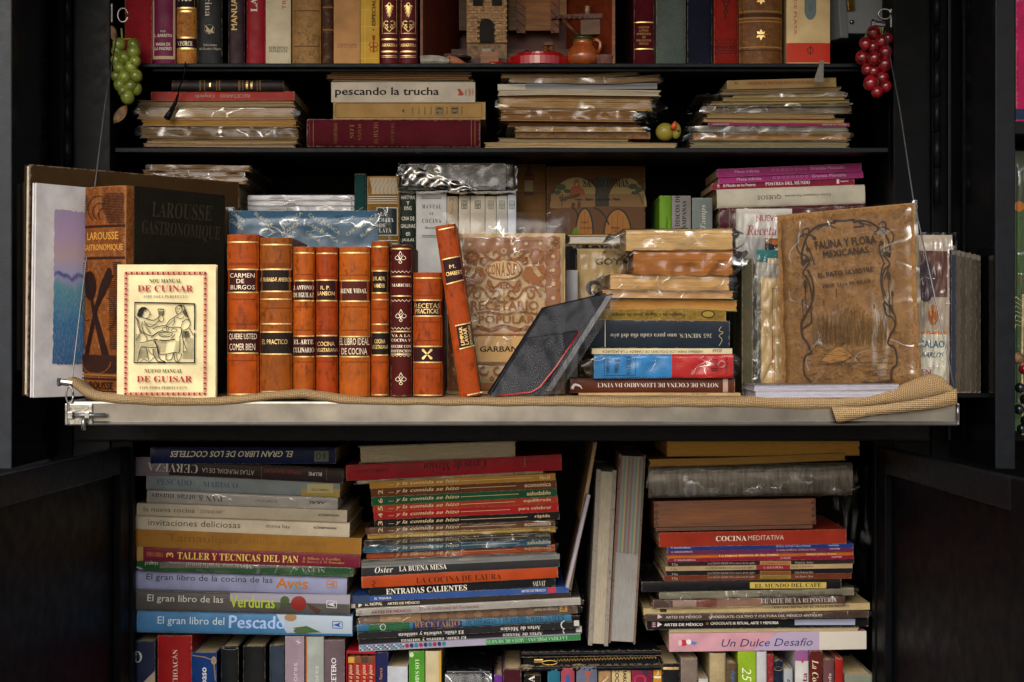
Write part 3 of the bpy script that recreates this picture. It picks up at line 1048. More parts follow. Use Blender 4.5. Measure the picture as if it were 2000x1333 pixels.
bA('bright yellow book with black vertical title and red fork drawing', 704, 741, 'c79a2a', 'gloss', .001, [
    L([(713, -100), (713, 122)], .7, 'd9bf6a'), L([(704, 52), (741, 52)], .7, 'd9bf6a'), L([(704, 85), (741, 85)], .7, 'd9bf6a'), L([(704, 20), (741, 20)], .7, 'd9bf6a'), L([(704, 115), (741, 115)], .7, 'd9bf6a'),
    T('ESPECIALIDADES', 730, 4, 94, 7, '1b1712', 'b', 90), O(729.5, 59, 1.4, 1.4, '1b1712'),
    L([(730, 70), (730, 104)], 1.6, '8e2a1a'), RING(725.5, 88, 4, 4, 1.3, '8e2a1a'), RING(734, 88, 4, 4, 1.3, '8e2a1a'), RING(726, 97, 3.4, 4, 1.1, '8e2a1a'), RING(733.5, 97, 3.4, 4, 1.1, '8e2a1a'),
    G([(727, 70), (733, 70), (732, 79), (728, 79)], '8e2a1a')], t=.0012)
def gold_twin(x0):
    c = x0 + 18
    d = [RING(c, -18, 13, 14, .8, 'gilt')]
    for k in range(11):
        a = math.radians(18 * k)
        d.append(L([(c + 3 * math.cos(a), 12 + 3 * math.sin(a)), (c + 8.5 * math.cos(a), 14 + 22 * math.sin(a) * abs(math.sin(a)))], [1.6, .6], 'gilt'))
    d += [RING(c, 11, 3, 3, 1, 'gilt'), L([(c - 14, -110), (c - 14, 67), (c + 14, 67), (c + 14, -110)], .8, 'gilt'),
          RING(c - 6, 47, 4, 4, .9, 'gilt', a0=40, a1=330), RING(c + 6, 47, 4, 4, .9, 'gilt', a0=-150, a1=140), RING(c - 5, 55, 2.4, 2.4, .8, 'gilt'), RING(c + 5, 55, 2.4, 2.4, .8, 'gilt'),
          L([(c - 11, 45), (c - 11, 54), (c, 64), (c + 11, 54), (c + 11, 45)], .8, 'gilt'),
          R(x0 + 2, 77, x0 + 33, 80, 'gilt'), T('BRUGUERA', c, 90, 30, 6, 'gilt', 'S'), R(x0 + 2, 101, x0 + 33, 104, 'gilt'), R(x0 + 2, 110, x0 + 33, 111, 'gilt'), R(x0 + 2, 113, x0 + 33, 114, 'gilt')]
    return d
bA('dark red gilt-tooled book touching the yellow spine', 743, 778, '5a0f16', 'gloss', .006, gold_twin(743), t=.002)
bA('dark red gilt-tooled book beside the miniature kitchen', 780, 815, '5a0f16', 'gloss', .006, gold_twin(780), t=.002)
bA('leaning maroon book with gilt lines and small gold title', 1238, 1278, '4a0c18', 'cloth', .005, [
    R(1238, 44, 1276, 46, 'gilt'), R(1238, 96, 1277, 98, 'gilt')] + [T(s_, 1253 + 4, 55 + 6.4 * k, w_, 4.2, 'b98d4a', 's') for k, (s_, w_) in enumerate(
        (('AGENCIA', 21), ('LATINO', 18), ('AMERICANA', 28), ('DE', 6), ('PUBLICACIONES', 29), ('MEXICO', 18)))])
bA('grey-green cloth book with frayed foot and stains', 1281, 1339, '525c58', 'cloth', .006)
bA('navy cloth book with frayed foot next to the red one', 1342, 1391, '161a2a', 'cloth', .007)
zz = [(1396 + 4.2 * k, 79 + (2.4 if k % 2 else -1.6)) for k in range(11)]
bA('red cloth book with black zigzag bands and dagger ornament', 1394, 1441, '8a1f18', 'cloth', .005, [
    L(zz, 1.5, '1a0c0a'), L([(x, y + 26) for x, y in zz], 1.5, '1a0c0a'), R(1396, 85, 1439, 86.2, '1a0c0a'), T('ESPASA-CALPE', 1417, 93, 41, 8, '1a0c0a', 'b'), R(1396, 100, 1439, 101, '1a0c0a'),
    L([(1408, -4), (1412, 8), (1417, 4), (1422, 8), (1426, -4)], 2.4, '1a0c0a'), L([(1411, 4), (1416, 18), (1420, 24), (1416, 30), (1416, 40)], 2, '1a0c0a'), L([(1423, 4), (1418, 18), (1413, 24), (1416, 31)], 2, '1a0c0a')])
fl = [(0, -9), (3, -4), (7, -5), (6, 0), (13, 0), (6, 2), (8, 6), (3, 5), (0, 11), (-3, 5), (-8, 6), (-6, 2), (-13, 0), (-6, 0), (-7, -5), (-3, -4)]
bA('thick brown calf book with raised bands and gold lozenge', 1443, 1527, '6f4620', 'mottle', .012, [
    G([(1484 + x, 2 + y) for x, y in fl], 'gilt'), G([(1484 + x * 1.1, 70 + y * 1.1) for x, y in fl], 'gilt'), R(1443, 24, 1527, 27, '9a6a30'), R(1443, 29, 1527, 36, '3c2410'), R(1443, 37, 1527, 40, '9a6a30'),
    R(1443, 44, 1527, 46, 'a87838'), R(1443, 94, 1527, 96, 'a87838'), R(1443, 100, 1527, 102, '3c2410')], t=.003)
bA('thick cream book with red foot and a silver spoon drawing', 1536, 1621, 'c6ad7e', 'gloss', .003, [
    R(1536, 85, 1621, 123, 'b3301a', 'foot_panel'), T('LA CUCHARA DE PLATA', 1553, -16, 170, 5.5, 'b04030', 's', -90, 'title'),
    O(1582, 22, 11.5, 18, '5f6d70', 'spoon_drawing'), R(1570.6, -120, 1593.4, 22, '5f6d70', 'spoon_drawing'), RING(1582, 17, 3, 4.5, .8, '46524f', 'emblem'), L([(1582, 10), (1582, 26)], .8, '46524f', 'emblem'),
    RING(1582, 99.5, 5.6, 6, 1.2, '1f1210', 'emblem'), L([(1582, 90), (1582, 108)], 1.2, '1f1210', 'emblem')], D=.2, t=.003, Y=.326)
# ribbon hanging from the cream book
rb = thing('ribbon_marker', 'frayed grey ribbon hanging below the cream spoon book', 'ribbon', P(1605, 122, .322))
rb.location.y = .316
V = []
for k in range(8):
    py = 118 + 42 * k / 7
    w = 3.4 + 6 * (k / 7)
    V += [P(1606 - k * 1.1 - w, py, .3165) - rb.location, P(1607 - k * .6 + w * .6, py + 1, .3165 - .001 * (k % 2)) - rb.location]
obj('ribbon', mesh(V, [(2 * k, 2 * k + 1, 2 * k + 3, 2 * k + 2) for k in range(7)]), 'ink', rb, '6f6a63')

# grey metal box leaning at the right end of the top shelf
gb = thing('metal_box', 'grey metal box tilted above the red grapes', 'box', (PX(1690, .34), .36, PZ(66, .36)), (0, math.radians(-4), math.radians(24)))
box('body', -.030, .062, 0, .12, 0, .16, 'ink', gb, '7c8083', .002)
box('lid', -.046, -.0305, -.004, .13, -.008, .165, 'ink', gb, '686c70', .002)
box('corner_strip', .0625, .0665, -.003, .123, -.003, .162, 'zinc', gb, None, .001)
box('hasp', -.03, -.016, -.006, -.0005, .036, .09, 'brass', gb, None, .001)
tube('rivet', [(-.022, 0, .018), (-.022, -.005, .018)], .003, 'zinc', gb)
tube('rivet', [(-.022, 0, .104), (-.022, -.005, .104)], .003, 'zinc', gb)
hk = thing('wall_hook', 'steel hook plate above the red grapes', 'hook', P(1740, 40, .298))
hk.location.y = .298
box('plate', -.0015, .0015, -.003, .002, -.012, .018, 'cable', hk, None, .001)
hk2 = thing('wall_hook', 'steel hook plate above the green grapes', 'hook', P(219, 30, .298))
hk2.location.y = .298
box('plate', -.0015, .0015, -.003, .002, -.012, .018, 'cable', hk2, None, .001)

# ---------------------------------------------------------------- miniature kitchen in a wooden box
mk = thing('miniature_kitchen', 'wooden box diorama of a kitchen with tiny brick oven', 'diorama', (PX(1010, .34), .345, SHA))
def mx(px, Y):
    return PX(px, Y) - mk.location.x
def mz(py, Y):
    return PZ(py, Y) - SHA
RB = '6a1c10'
box('side_wall', mx(821, .35), mx(826, .35), 0, .2, .0, .24, 'wood', mk, '8a4a24')
box('side_wall', mx(1195, .35), mx(1201, .35), 0, .2, .0, .24, 'wood', mk, '9a5224')
box('floor_board', mx(826.5, .35), mx(1194.5, .35), 0, .2, 0, .004, 'wood', mk, '4a2412')
box('back_board', mx(826.5, .35), mx(1194.5, .35), .2005, .206, 0, .24, 'wood', mk, RB)
# slanted inner walls
def slab(name, pts_px, th, mat, parent, color):
    """upright board: (px, Y) of its two ends and z range"""
    (xa, ya), (xb, yb), z0, z1 = pts_px
    a = Vector((mx(xa, ya), ya - .345, 0)); b = Vector((mx(xb, yb), yb - .345, 0))
    d = (b - a).normalized(); nn = Vector((-d.y, d.x, 0)) * th
    V = [(p.x, p.y, z) for z in (z0, z1) for p in (a, b, b + nn, a + nn)]
    return obj(name, mesh(V, [(0, 1, 2, 3), (4, 5, 6, 7), (0, 1, 5, 4), (1, 2, 6, 5), (2, 3, 7, 6), (3, 0, 4, 7)]), mat, parent, color)
slab('inner_wall', ((828, .352), (897, .52), .0042, .2399), .003, 'wood', mk, RB)
slab('inner_wall', ((1106, .52), (1193, .36), .0042, .2399), .003, 'wood', mk, '9a3c1c')
# floor rises as planks seen behind the oven
for k in range(4):
    box('floor_plank', mx(835, .36), mx(1190, .36), .03 + k * .035, .062 + k * .035, .0042, .0105 + .014 * k, 'wood', mk, '54240f')
ov = box('oven', mx(912, .42), mx(990, .42), .083, .15, .02, .22, 'mortar', mk)
bk = None
Yo = .345 + .08
for row in range(16):
    z0 = mz(84 - row * 5.2, Yo)
    z1 = mz(84 - row * 5.2 - 4.5, Yo)
    off = 7 if row % 2 else 0
    x = 911.5 - off
    while x < 990:
        x0, x1 = max(x, 911.5), min(x + 13.2, 990.5)
        x += 14
        if x1 - x0 < 3:
            continue
        yc = 84 - row * 5.2 - 2.3
        inside = (936.5 < (x0 + x1) / 2 < 965.5 and yc > 52) or ((x0 + x1) / 2 - 951) ** 2 + (yc - 52) ** 2 < 14.5 ** 2
        win = yc < 12 and (924 < (x0 + x1) / 2 < 943 or 961 < (x0 + x1) / 2 < 980)
        if inside or win:
            continue
        d = random.uniform(0, .0012)
        box('brick', mx(x0, Yo), mx(x1, Yo), .078 - d, .0828, z0, z1, 'brick_clay', ov, None)
def ydisc(name, pts, y0, y1, mat, parent, color=None):
    nP = len(pts)
    V = [(mx(a, Yo), y0, mz(b, Yo)) for a, b in pts] + [(mx(a, Yo), y1, mz(b, Yo)) for a, b in pts]
    F = [tuple(range(nP)), tuple(range(2 * nP - 1, nP - 1, -1))] + [(i, (i + 1) % nP, nP + (i + 1) % nP, nP + i) for i in range(nP)]
    return obj(name, mesh(V, F), mat, parent, color)
arch = [(937, 84), (937, 52)] + [(951 + 14 * math.cos(math.radians(a)), 52 - 14 * math.sin(math.radians(a))) for a in range(160, 10, -20)] + [(965, 52), (965, 84)]
ydisc('oven_mouth', arch, .0752, .0766, 'matte_black', ov)  # dark plates on the bricks stand for shade inside mouth and windows
ydisc('window_opening', [(924, 13), (924, -10), (943, -10), (943, 13)], .0752, .0766, 'matte_black', ov)
ydisc('window_opening', [(961, 13), (961, -10), (980, -10), (980, 13)], .0752, .0766, 'matte_black', ov)
box('chest', mx(939, .395), mx(974, .395), .035, .06, .004, .030, 'wood', mk, 'a06a38')
ball('loaf', (mx(952, .40), .05, .034), (.011, .008, .005), 'stone_white', mk)
box('wall_panel', mx(1026, .5), mx(1076, .5), .165, .172, mz(60, .51), .239, 'wood', mk, 'c07a34')
for x0, x1 in ((1009, 1026), (1076, 1092)):
    pn = box('door_post', mx(x0, .5), mx(x1, .5), .160, .172, mz(66, .51), .239, 'wood', mk, '9a5a28')
    for k in range(5):
        a = Vector((mx(x0, .5), .1592, mz(56 - 18 * k, .5))); b = Vector((mx(x1, .5), .1592, mz(70 - 18 * k, .5)))
        tube('groove', [a, b], .0006, 'matte_black', pn, 4)
box('plain_panel', mx(993, .5), mx(1008.5, .5), .163, .172, mz(60, .51), .239, 'wood', mk, '8a6a3c')
box('plain_panel', mx(1092.5, .5), mx(1107, .5), .163, .172, mz(30, .51), .239, 'wood', mk, 'a8743c')
box('plain_panel', mx(896, .5), mx(911, .5), .163, .172, mz(60, .51), .239, 'wood', mk, '7a5430')
st = thing('small_stool', '', ''); del st['label'], st['category']; st.parent = mk
for k in (-1, 1):
    tube('stool_leg', [(mx(1071 + 5 * k, .40), .055, .045), (mx(1071 + 9 * k, .40), .052, .006)], [.004, .0035], 'wood', st, 8, 'a0602c')
box('stool_seat', mx(1063, .4), mx(1079, .4), .047, .063, .043, .048, 'wood', st, '6a3a1c')
rf = thing('porch_roof', '', ''); del rf['label'], rf['category']; rf.parent = mk
slab('eave', ((1076, .40), (1180, .39), mz(38, .4), mz(29, .4)), .01, 'wood', rf, '6a3018')
for k in range(9):
    ball('eave_tile', (mx(1082 + 11 * k, .397), .05, mz(34, .4)), (.004, .004, .0035), 'terracotta', rf)
slab('porch_wall', ((1134, .40), (1172, .395), mz(68, .4), mz(38.5, .4)), .02, 'wood', rf, '7a4a20')
tube('brace', [(mx(1100, .4), .055, mz(40, .4)), (mx(1130, .4), .055, mz(70, .4))], .004, 'wood', rf, 6, '7a4420')
tube('chimney_pot', [(mx(1147, .42), .07, mz(30, .42)), (mx(1147, .42), .07, mz(14, .42))], .0042, 'straw', rf, 12)
tb = thing('round_table', '', ''); del tb['label'], tb['category']; tb.parent = mk
tube('table_leg', [(mx(894, .39), .045, .005), (mx(894, .39), .045, .02)], .004, 'wood', tb, 8, '4a2a14')
obj('table_disc', mesh(*lathev([(.022, .019), (.023, .0225), (.0001, .0225)], 24, (mx(894, .39), .045, 0))), 'wood', tb, '3c2414')
for a in range(5):
    obj('plate', mesh(*lathev([(.005, .0226), (.0056, .0238), (.0001, .0238)], 14,
        (mx(894, .39) + .013 * math.cos(a * 1.26), .045 + .013 * math.sin(a * 1.26), 0))), 'stone_white', tb)
# little things in front of it
def on_shelf(name, label, cat, px, Y):
    o = thing(name, label, cat, (PX(px, Y), Y, SHA)); return o
ST = on_shelf('stone_tool', 'small pale carved stone lying before the diorama', 'stone', 848, .332)
bmv, bmf = tubev([(-.022, 0, .0075), (-.019, 0, .0078), (-.006, 0, .0082), (.006, .001, .008), (.018, .002, .0068), (.024, .002, .0062)], [.0066, .0074, .0078, .0074, .0062, .003], 9)
obj('stone', mesh(bmv, bmf, smooth=False), 'stone_white', ST)
CH = on_shelf('clay_fish', 'salmon clay figure tapering to a tail beside the carved stone', 'figurine', 886, .348)
obj('body', mesh(*tubev([(-.014, 0, .009), (-.006, 0, .0095), (.004, 0, .008), (.014, 0, .005), (.022, 0, .0025)], [.006, .009, .0075, .0045, .001], 12), smooth=True), 'salmon', CH)
ball('eye', (-.006, -.0085, .012), .0014, 'matte_black', CH)
RD = on_shelf('red_dish', 'glossy red round pan with stepped lid and handle', 'dish', 1053, .378)
obj('pan', mesh(*lathev([(.050, 0), (.053, .002), (.053, .015), (.0515, .0175), (.040, .0182)], 40), smooth=False), 'glaze_red', RD)
obj('lid', mesh(*lathev([(.040, .0178), (.0395, .023), (.037, .0246), (.001, .0248)], 40)), 'glaze_red', RD)
obj('handle', mesh(*tubev([(-.052, -.01, .006), (-.066, -.02, .006), (-.08, -.028, .005)], [.004, .004, .003], 8), smooth=True), 'glaze_red', RD)
for k in (-1, 1):
    ball('knob', (-.018 * k - .002, -.02, .0265), (.004, .003, .0026), 'matte_black', RD)
JG = on_shelf('clay_jug', 'small orange glazed clay jug with green rim and handle', 'jug', 1137, .362)
JG.location.x = PX(1138, .362)
obj('body', mesh(*lathev([(.013, 0), (.02, .002), (.0258, .012), (.0265, .02), (.022, .031), (.0165, .036), (.0155, .041), (.0165, .045), (.0135, .045), (.013, .036)], 32), smooth=True), 'clay_orange', JG)
obj('rim', mesh(*lathev([(.0168, .0448), (.0180, .0462), (.0182, .0492), (.0165, .0500), (.013, .0492), (.0125, .0448)], 32), smooth=True), 'glaze_green', JG)
obj('handle', mesh(*tubev([(.016, 0, .045), (.023, -.001, .046), (.0285, -.002, .041), (.0285, -.002, .033), (.0245, -.001, .024)], .0032, 10), smooth=True), 'clay_orange', JG)
CB = on_shelf('clay_bowl', 'tiny unglazed brown clay bowl beside the orange jug', 'bowl', 1181, .352)
obj('bowl', mesh(*lathev([(.011, 0), (.0138, .005), (.0145, .013), (.0155, .0155), (.0155, .0178), (.013, .0178), (.0118, .006), (.001, .005)], 26), smooth=True), 'terracotta', CB)

# ---------------------------------------------------------------- second shelf, lying stacks
YB2 = .345
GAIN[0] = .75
K = dict
tan = 'b58a58'
stack('in stack with red recipe booklet', 'lying books on the second shelf', YB2, .2, [
    ('black leather volume with gilt bands', 336, 555, 157, 157, '121214', K(mat='leather', bulge=.003, dec=[R(390, 158, 393, 178, '7a5a30'), R(399, 158, 401, 178, '7a5a30'), R(423, 158, 425, 178, '7a5a30'), R(428, 158, 431, 178, '7a5a30'),
        R(466, 158, 470, 178, '7a5a30'), R(474, 158, 476, 178, '7a5a30'), R(502, 158, 504, 178, '7a5a30'), R(507, 158, 510, 178, '7a5a30'), T('1', 411, 167, 8, 3, 'gilt', 'S', 90), T('OBRAS', 483, 167, 16, 4, 'gilt', 'S', 90), T('COMPLETAS', 492, 167, 16, 4, 'gilt', 'S', 90)])),
    ('red booklet with upside-down white lettering', 295, 575, 180, 179, 'b02a1e', K(t=.001, dec=[T('RECETARIO', 459, 188, 58, 6.5, 'c9a79a', 's', 180), T('Campbells', 400, 188, 38, 9, 'c9a79a', 'I', 180)])),
    ('pair of thin grey-brown pamphlets', 268, 576, 197, 197, '8f7a5c', K(fore=True, t=.0008, pages='b39a72', bend=.0008)),
    ('torn old paperback in clear plastic', 268, 577, 208, 209, '9c8058', K(fore=True, t=.001, pages='c3a070', wrap=(8, 10, .0016), bend=.0006)),
    ('tan paperback with amber page edges', 276, 580, 233, 235, '9a7440', K(fore=True, t=.001, pages='c8964e')),
    ('crumpled brown papers in crinkled plastic', 273, 584, 247, 248, '7a6246', K(fore=True, t=.0008, pages='8f7452', wrap=(6, 4, .004), bend=.001)),
    ('thin ragged cream pamphlet', 286, 582, 271, 272, 'b39468', K(fore=True, t=.0006, pages='c9ad7e', bend=.0008)),
    ('thin pamphlet with dark red edge', 280, 578, 280, 282, '5a1612', K(fore=True, t=.0008, pages='c0a880'))], 288)
stack('in stack with tan slipcase', 'lying books on the second shelf', YB2, .2, [
    ('thin tan booklet', 644, 921, 139, 142, '9a784c', K(fore=True, t=.0006, pages='b08a58')),
    ('thin curled brown booklet', 637, 917, 146, 149, '8a5c34', K(fore=True, t=.0006, pages='a87a4a')),
    ('grey ragged pamphlet', 648, 926, 153, 157, '7d7260', K(fore=True, t=.0006, pages='a39578')),
    ('white paperback with large black lowercase title', 647, 928, 161, 161, 'd3c7b4', K(t=.001, mat='matte', dec=[T('pescando la trucha', 756, 181, 203, 20, '141416', 'b'),
        G([(893, 174), (900, 177), (905, 182), (905, 187), (894, 187), (897, 182)], 'b0402a', 'emblem'), O(897, 176, 3, 2, 'b0402a', 'emblem'), T('VIDA', 910, 181, 13, 4, 'b0402a', 's', -90), T('DEPORTES', 917, 181, 14, 4, 'b0402a', 's', -90), T('EVEREST', 923, 181, 14, 3, 'b0402a', 's', -90)])),
    ('tan slipcased volume with grey initials', 651, 948, 200, 200, 'b08c54', K(t=.002, mat='matte', dec=[L([(656, 203), (941, 202), (941, 230), (656, 230), (656, 203)], 1, '6b4c24'), R(850, 208, 867, 226, '8a7450'), T('G', 858, 217, 13, 12, '3c2c1a', 'R', -90),
        R(880, 208, 896, 224, '8a7450'), T('D', 888, 216, 13, 12, '3c2c1a', 'R', -90), T('Recetario', 902, 217, 16, 3, '4a3820', 'R', -90), T('de Doña', 873, 217, 15, 3, '4a3820', 'R', -90), T('Domingo', 842, 217, 16, 3, '4a3820', 'R', -90), T('Guzman', 830, 217, 15, 3, '4a3820', 'R', -90),
        T('COCINA', 818, 217, 15, 2.6, '6a5634', 's', -90), T('MEXICO', 806, 217, 15, 2.6, '6a5634', 's', -90), G([(785, 217), (790, 213), (788, 217), (790, 221)], '3c2c1a')])),
    ('thick maroon cloth volume with rubbed gold title', 600, 938, 233, 234, '5a1420', K(mat='cloth', bulge=.006, dec=[R(605, 236, 606, 286, '7a3a20'), R(612, 236, 613.5, 286, '8a5a28'), R(920, 236, 921.5, 286, '8a5a28'), R(927, 236, 928.5, 286, '8a5a28'),
        T('IMPRESIONES', 656, 261, 40, 7, '8a5a2a', 'R', -90), T('LOS', 688, 258, 26, 9, '8a5a2a', 'R', -90), T('DULCES', 703, 259, 32, 7, '8a5a2a', 'R', -90), T('MEXICO', 735, 260, 42, 9, '8a5a2a', 'R', -90), T('TRABAJO', 767, 261, 40, 7, '7a4a24', 'R', -90)]))], 288)
stack('in stack beside toy chick', 'lying books on the second shelf', YB2, .2, [
    ('thin upcurled tan booklet', 978, 1250, 147, 143, 'a88250', K(fore=True, t=.0006, pages='c9a470', bend=.003)),
    ('thin warped brown pamphlet', 994, 1290, 153, 152, '8a6a44', K(fore=True, t=.0006, pages='9a7a50', bend=.004, wrap=(2, 6, .002))),
    ('white paperback with grey block', 972, 1283, 165, 163, 'c9c2b4', K(t=.0008, dec=[R(1026, 163, 1282, 174, '8f9296')])),
    ('white paperback with page edges outward', 972, 1291, 174, 176, 'd6c8b0', K(fore=True, t=.0008, pages='e0d2b8', bend=-.0015)),
    ('flat brown booklet', 983, 1270, 184, 188, '7a5020', K(t=.0006, mat='matte')),
    ('thick tan paperback in shiny plastic', 974, 1275, 191, 195, 'c09458', K(fore=True, t=.001, pages='d0a568', wrap=(5, 30, .003))),
    ('brown paperback in shiny plastic', 977, 1240, 214, 217, 'a07038', K(fore=True, t=.001, pages='b07c40', wrap=(4, 22, .004))),
    ('dark brown booklet', 991, 1252, 237, 238, '5c3a1c', K(fore=True, t=.0008, pages='7a5028')),
    ('pale tan booklet in loose plastic', 1005, 1262, 248, 249, 'b08a58', K(fore=True, t=.0008, pages='caa068', wrap=(16, 8, .003))),
    ('patterned brown booklet', 1007, 1270, 257, 259, '8a6234', K(t=.0008, mat='mottle')),
    ('thin olive-grey pamphlet', 973, 1235, 270, 271, '8a8060', K(fore=True, t=.0005, pages='b3a074')),
    ('wide thin pamphlet with fanned corner', 945, 1323, 277, 279, 'b39468', K(fore=True, t=.0006, pages='cfb284', bend=-.0012))], 289)
stack('in stack below red grapes', 'lying books on the second shelf', YB2, .2, [
    ('beige paperback with upside-down red title', 1420, 1633, 158, 152, 'a88a54', K(t=.0008, dec=[T('¿COMO ES LA COCINA MEXICANA DE MARICHU?', 1526, 161.5, 132, 7.5, '9a2a1c', 'b', 181), T('II', 1438, 163, 5, 5, '2c2418', 's', 0), RING(1616, 157, 3.4, 4, .8, '2c2418')])),
    ('dark stained pamphlet', 1408, 1644, 175, 170, '6f5a3c', K(fore=True, t=.0006, pages='9a8258')),
    ('thin yellowed pamphlet', 1430, 1650, 184, 181, '9c8450', K(fore=True, t=.0005, pages='b89a62', wrap=(70, 6, .002))),
    ('thin cream pamphlet', 1411, 1653, 191, 190, 'b09a6a', K(fore=True, t=.0005, pages='c9b27c')),
    ('thin mustard pamphlet', 1388, 1660, 199, 195, '9a7a24', K(fore=True, t=.0005, pages='a89058')),
    ('pamphlet with yellow and dark edge', 1380, 1658, 204, 203, '8a6c20', K(fore=True, t=.0006, pages='a08a5c', wrap=(8, 5, .002))),
    ('grey-brown pamphlet in plastic', 1372, 1664, 208, 208, '7c6c54', K(fore=True, t=.0006, pages='9a8a6c', wrap=(6, 2, .003))),
    ('tan pamphlet', 1380, 1632, 221, 223, '9a7a4c', K(fore=True, t=.0006, pages='b8976a')),
    ('wide folded tan pamphlet', 1372, 1650, 231, 233, '9c7a48', K(fore=True, t=.0006, pages='c4a068', bend=.0006)),
    ('thin magenta booklet with white lettering', 1383, 1659, 240, 241, '9a2458', K(t=.0005, dec=[T('COCINA MEXICANA', 1408, 243, 33, 3, 'd9c0c8', 'b'), T('GUIA DE LA COCINA', 1630, 244, 48, 3, 'd9c0c8', 'b')])),
    ('grey-blue booklet in plastic', 1362, 1660, 247, 247, '6c7274', K(fore=True, t=.0006, pages='9a9484', wrap=(28, 4, .003))),
    ('tan booklet with amber pages in plastic', 1352, 1662, 260, 260, '8a6a3c', K(fore=True, t=.0008, pages='b88848', wrap=(16, 3, .0035))),
    ('grey-edged booklet', 1346, 1660, 274, 274, '74705c', K(fore=True, t=.0006, pages='9a9070'))], 289)

# hanging grapes
def grapes(name, label, pts, mat, Yg, hang, leaf):
    g = thing(name, label, 'grapes', P(hang[0], hang[1], Yg))
    o = Vector(g.location)
    for px, py, r in pts:
        yj = Yg + random.uniform(-.010, .006)
        rr = r * 1.14 / sc(Yg)
        b = ball('grape', P(px, py, yj) - o, (rr, rr, rr * 1.06), mat, g)
    c = Vector(P(hang[0], hang[1], Yg)) - o
    tip = P(pts[-1][0], pts[-1][1], Yg) - o
    tube('stem', [c, c * .5 + tip * .5, tip], [.0016, .0012, .0008], 'stem_green', g, 6)
    tube('side_stem', [P(hang[0] - 12, hang[1] + 22, Yg) - o, P(hang[0] + 18, hang[1] + 20, Yg - .004) - o], .001, 'stem_green', g, 6)
    for (lx, ly, lw, lh, ang, lm) in leaf:
        V = []
        for k in range(9):
            t = k / 8
            w = math.sin(math.pi * min(1, t * 1.02)) ** .7 * lw / 2 + .2
            dx, dy = math.cos(ang) * lh * (t - .5), math.sin(ang) * lh * (t - .5)
            for q, dpt in ((-1, .004), (0, 0), (1, .003)):
                V.append(P(lx + dx - math.sin(ang) * w * q, ly + dy + math.cos(ang) * w * q, Yg + .012 + dpt) - o)
        F = []
        for k in range(8):
            for q in range(2):
                F.append((3 * k + q, 3 * k + q + 1, 3 * k + q + 4, 3 * k + q + 3))
        obj('leaf', mesh(V, F, smooth=True), lm, g)
    return g
grapes('green_grapes', 'bunch of green plastic grapes hanging from the hook', [(233, 88, 12), (261, 88, 11), (230, 100, 11.5), (261, 102, 12), (264, 120, 10), (228, 118, 10.5), (243, 113, 11.5), (234, 134, 11.5), (256, 132, 12),
    (228, 149, 10), (266, 149, 11), (245, 151, 12), (235, 166, 11.5), (241, 178, 10), (264, 173, 12), (256, 168, 12), (249, 190, 12)], 'green_grape', .29, (237, 56), [(221, 66, 14, 34, 1.4, 'dry_leaf'), (235, 224, 20, 44, 2.2, 'dry_leaf')])
grapes('red_grapes', 'bunch of glossy red plastic grapes hanging from the hook', [(1733, 75, 10), (1706, 64, 12), (1722, 81, 11.5), (1690, 86, 11), (1704, 92, 12), (1729, 102, 12), (1684, 113, 12.5), (1707, 114, 12), (1728, 126, 12.5), (1694, 136, 11),
    (1706, 140, 11.5), (1723, 153, 12), (1700, 163, 13), (1730, 169, 10.5), (1713, 180, 10.5)], 'red_grape', .29, (1724, 52), [(1695, 73, 12, 18, 1.2, 'leaf_green')])

# toy chick
CK = thing('toy_chick', 'little yellow rubber chick with red beak among the booklets', 'toy', P(1303, 276, .35))
o = Vector(CK.location)
ball('body', P(1299, 258, .35) - o, (.0155, .013, .0145), 'yellow_rubber', CK)
ball('head', P(1320, 256, .35) - o, (.0085, .009, .0135), 'yellow_rubber', CK)
obj('beak', mesh(*tubev([P(1315, 252, .338) - o, P(1317, 243, .336) - o, P(1319, 237, .335) - o], [.0055, .004, .0008], 10), smooth=True), 'orange_rubber', CK)
ball('eye', P(1325, 256, .341) - o, .0019, 'matte_black', CK)
# black bookmark cord with tassel
cd = thing('bookmark_cord', 'black braided bookmark cord with tassel over the pamphlets', 'cord', P(325, 235, .318))
o = Vector(cd.location)
tube('cord', [P(362, 122, .312) - o, P(361, 140, .309) - o, P(356, 158, .315) - o, P(350, 172, .328) - o, P(348, 185, .333) - o], .0014, 'black_leather', cd, 6)
tube('tassel', [P(348, 185, .333) - o, P(343, 200, .334) - o, P(335, 216, .33) - o, P(326, 231, .322) - o], [.0016, .003, .004, .006], 'black_leather', cd, 8)

# ---------------------------------------------------------------- slabs: books seen from the front cover, sheets, sleeves
def homography(quad, W, H):
    """photo pixels (tl, tr, br, bl) to face metres (u right from -W/2, v up from 0)"""
    dst = [(-W / 2, H), (W / 2, H), (W / 2, 0), (-W / 2, 0)]
    A, b = [], []
    for (x, y), (u, w) in zip(quad, dst):
        A.append([x, y, 1, 0, 0, 0, -u * x, -u * y]); b.append(u)
        A.append([0, 0, 0, x, y, 1, -w * x, -w * y]); b.append(w)
    h = np.linalg.solve(np.array(A, float), np.array(b, float))
    def f(px, py):
        d = h[6] * px + h[7] * py + 1
        return (h[0] * px + h[1] * py + h[2]) / d, (h[3] * px + h[4] * py + h[5]) / d
    return f

def slab_case(W, H, t):
    return boxv(-W / 2, W / 2, 0, t, 0, H)

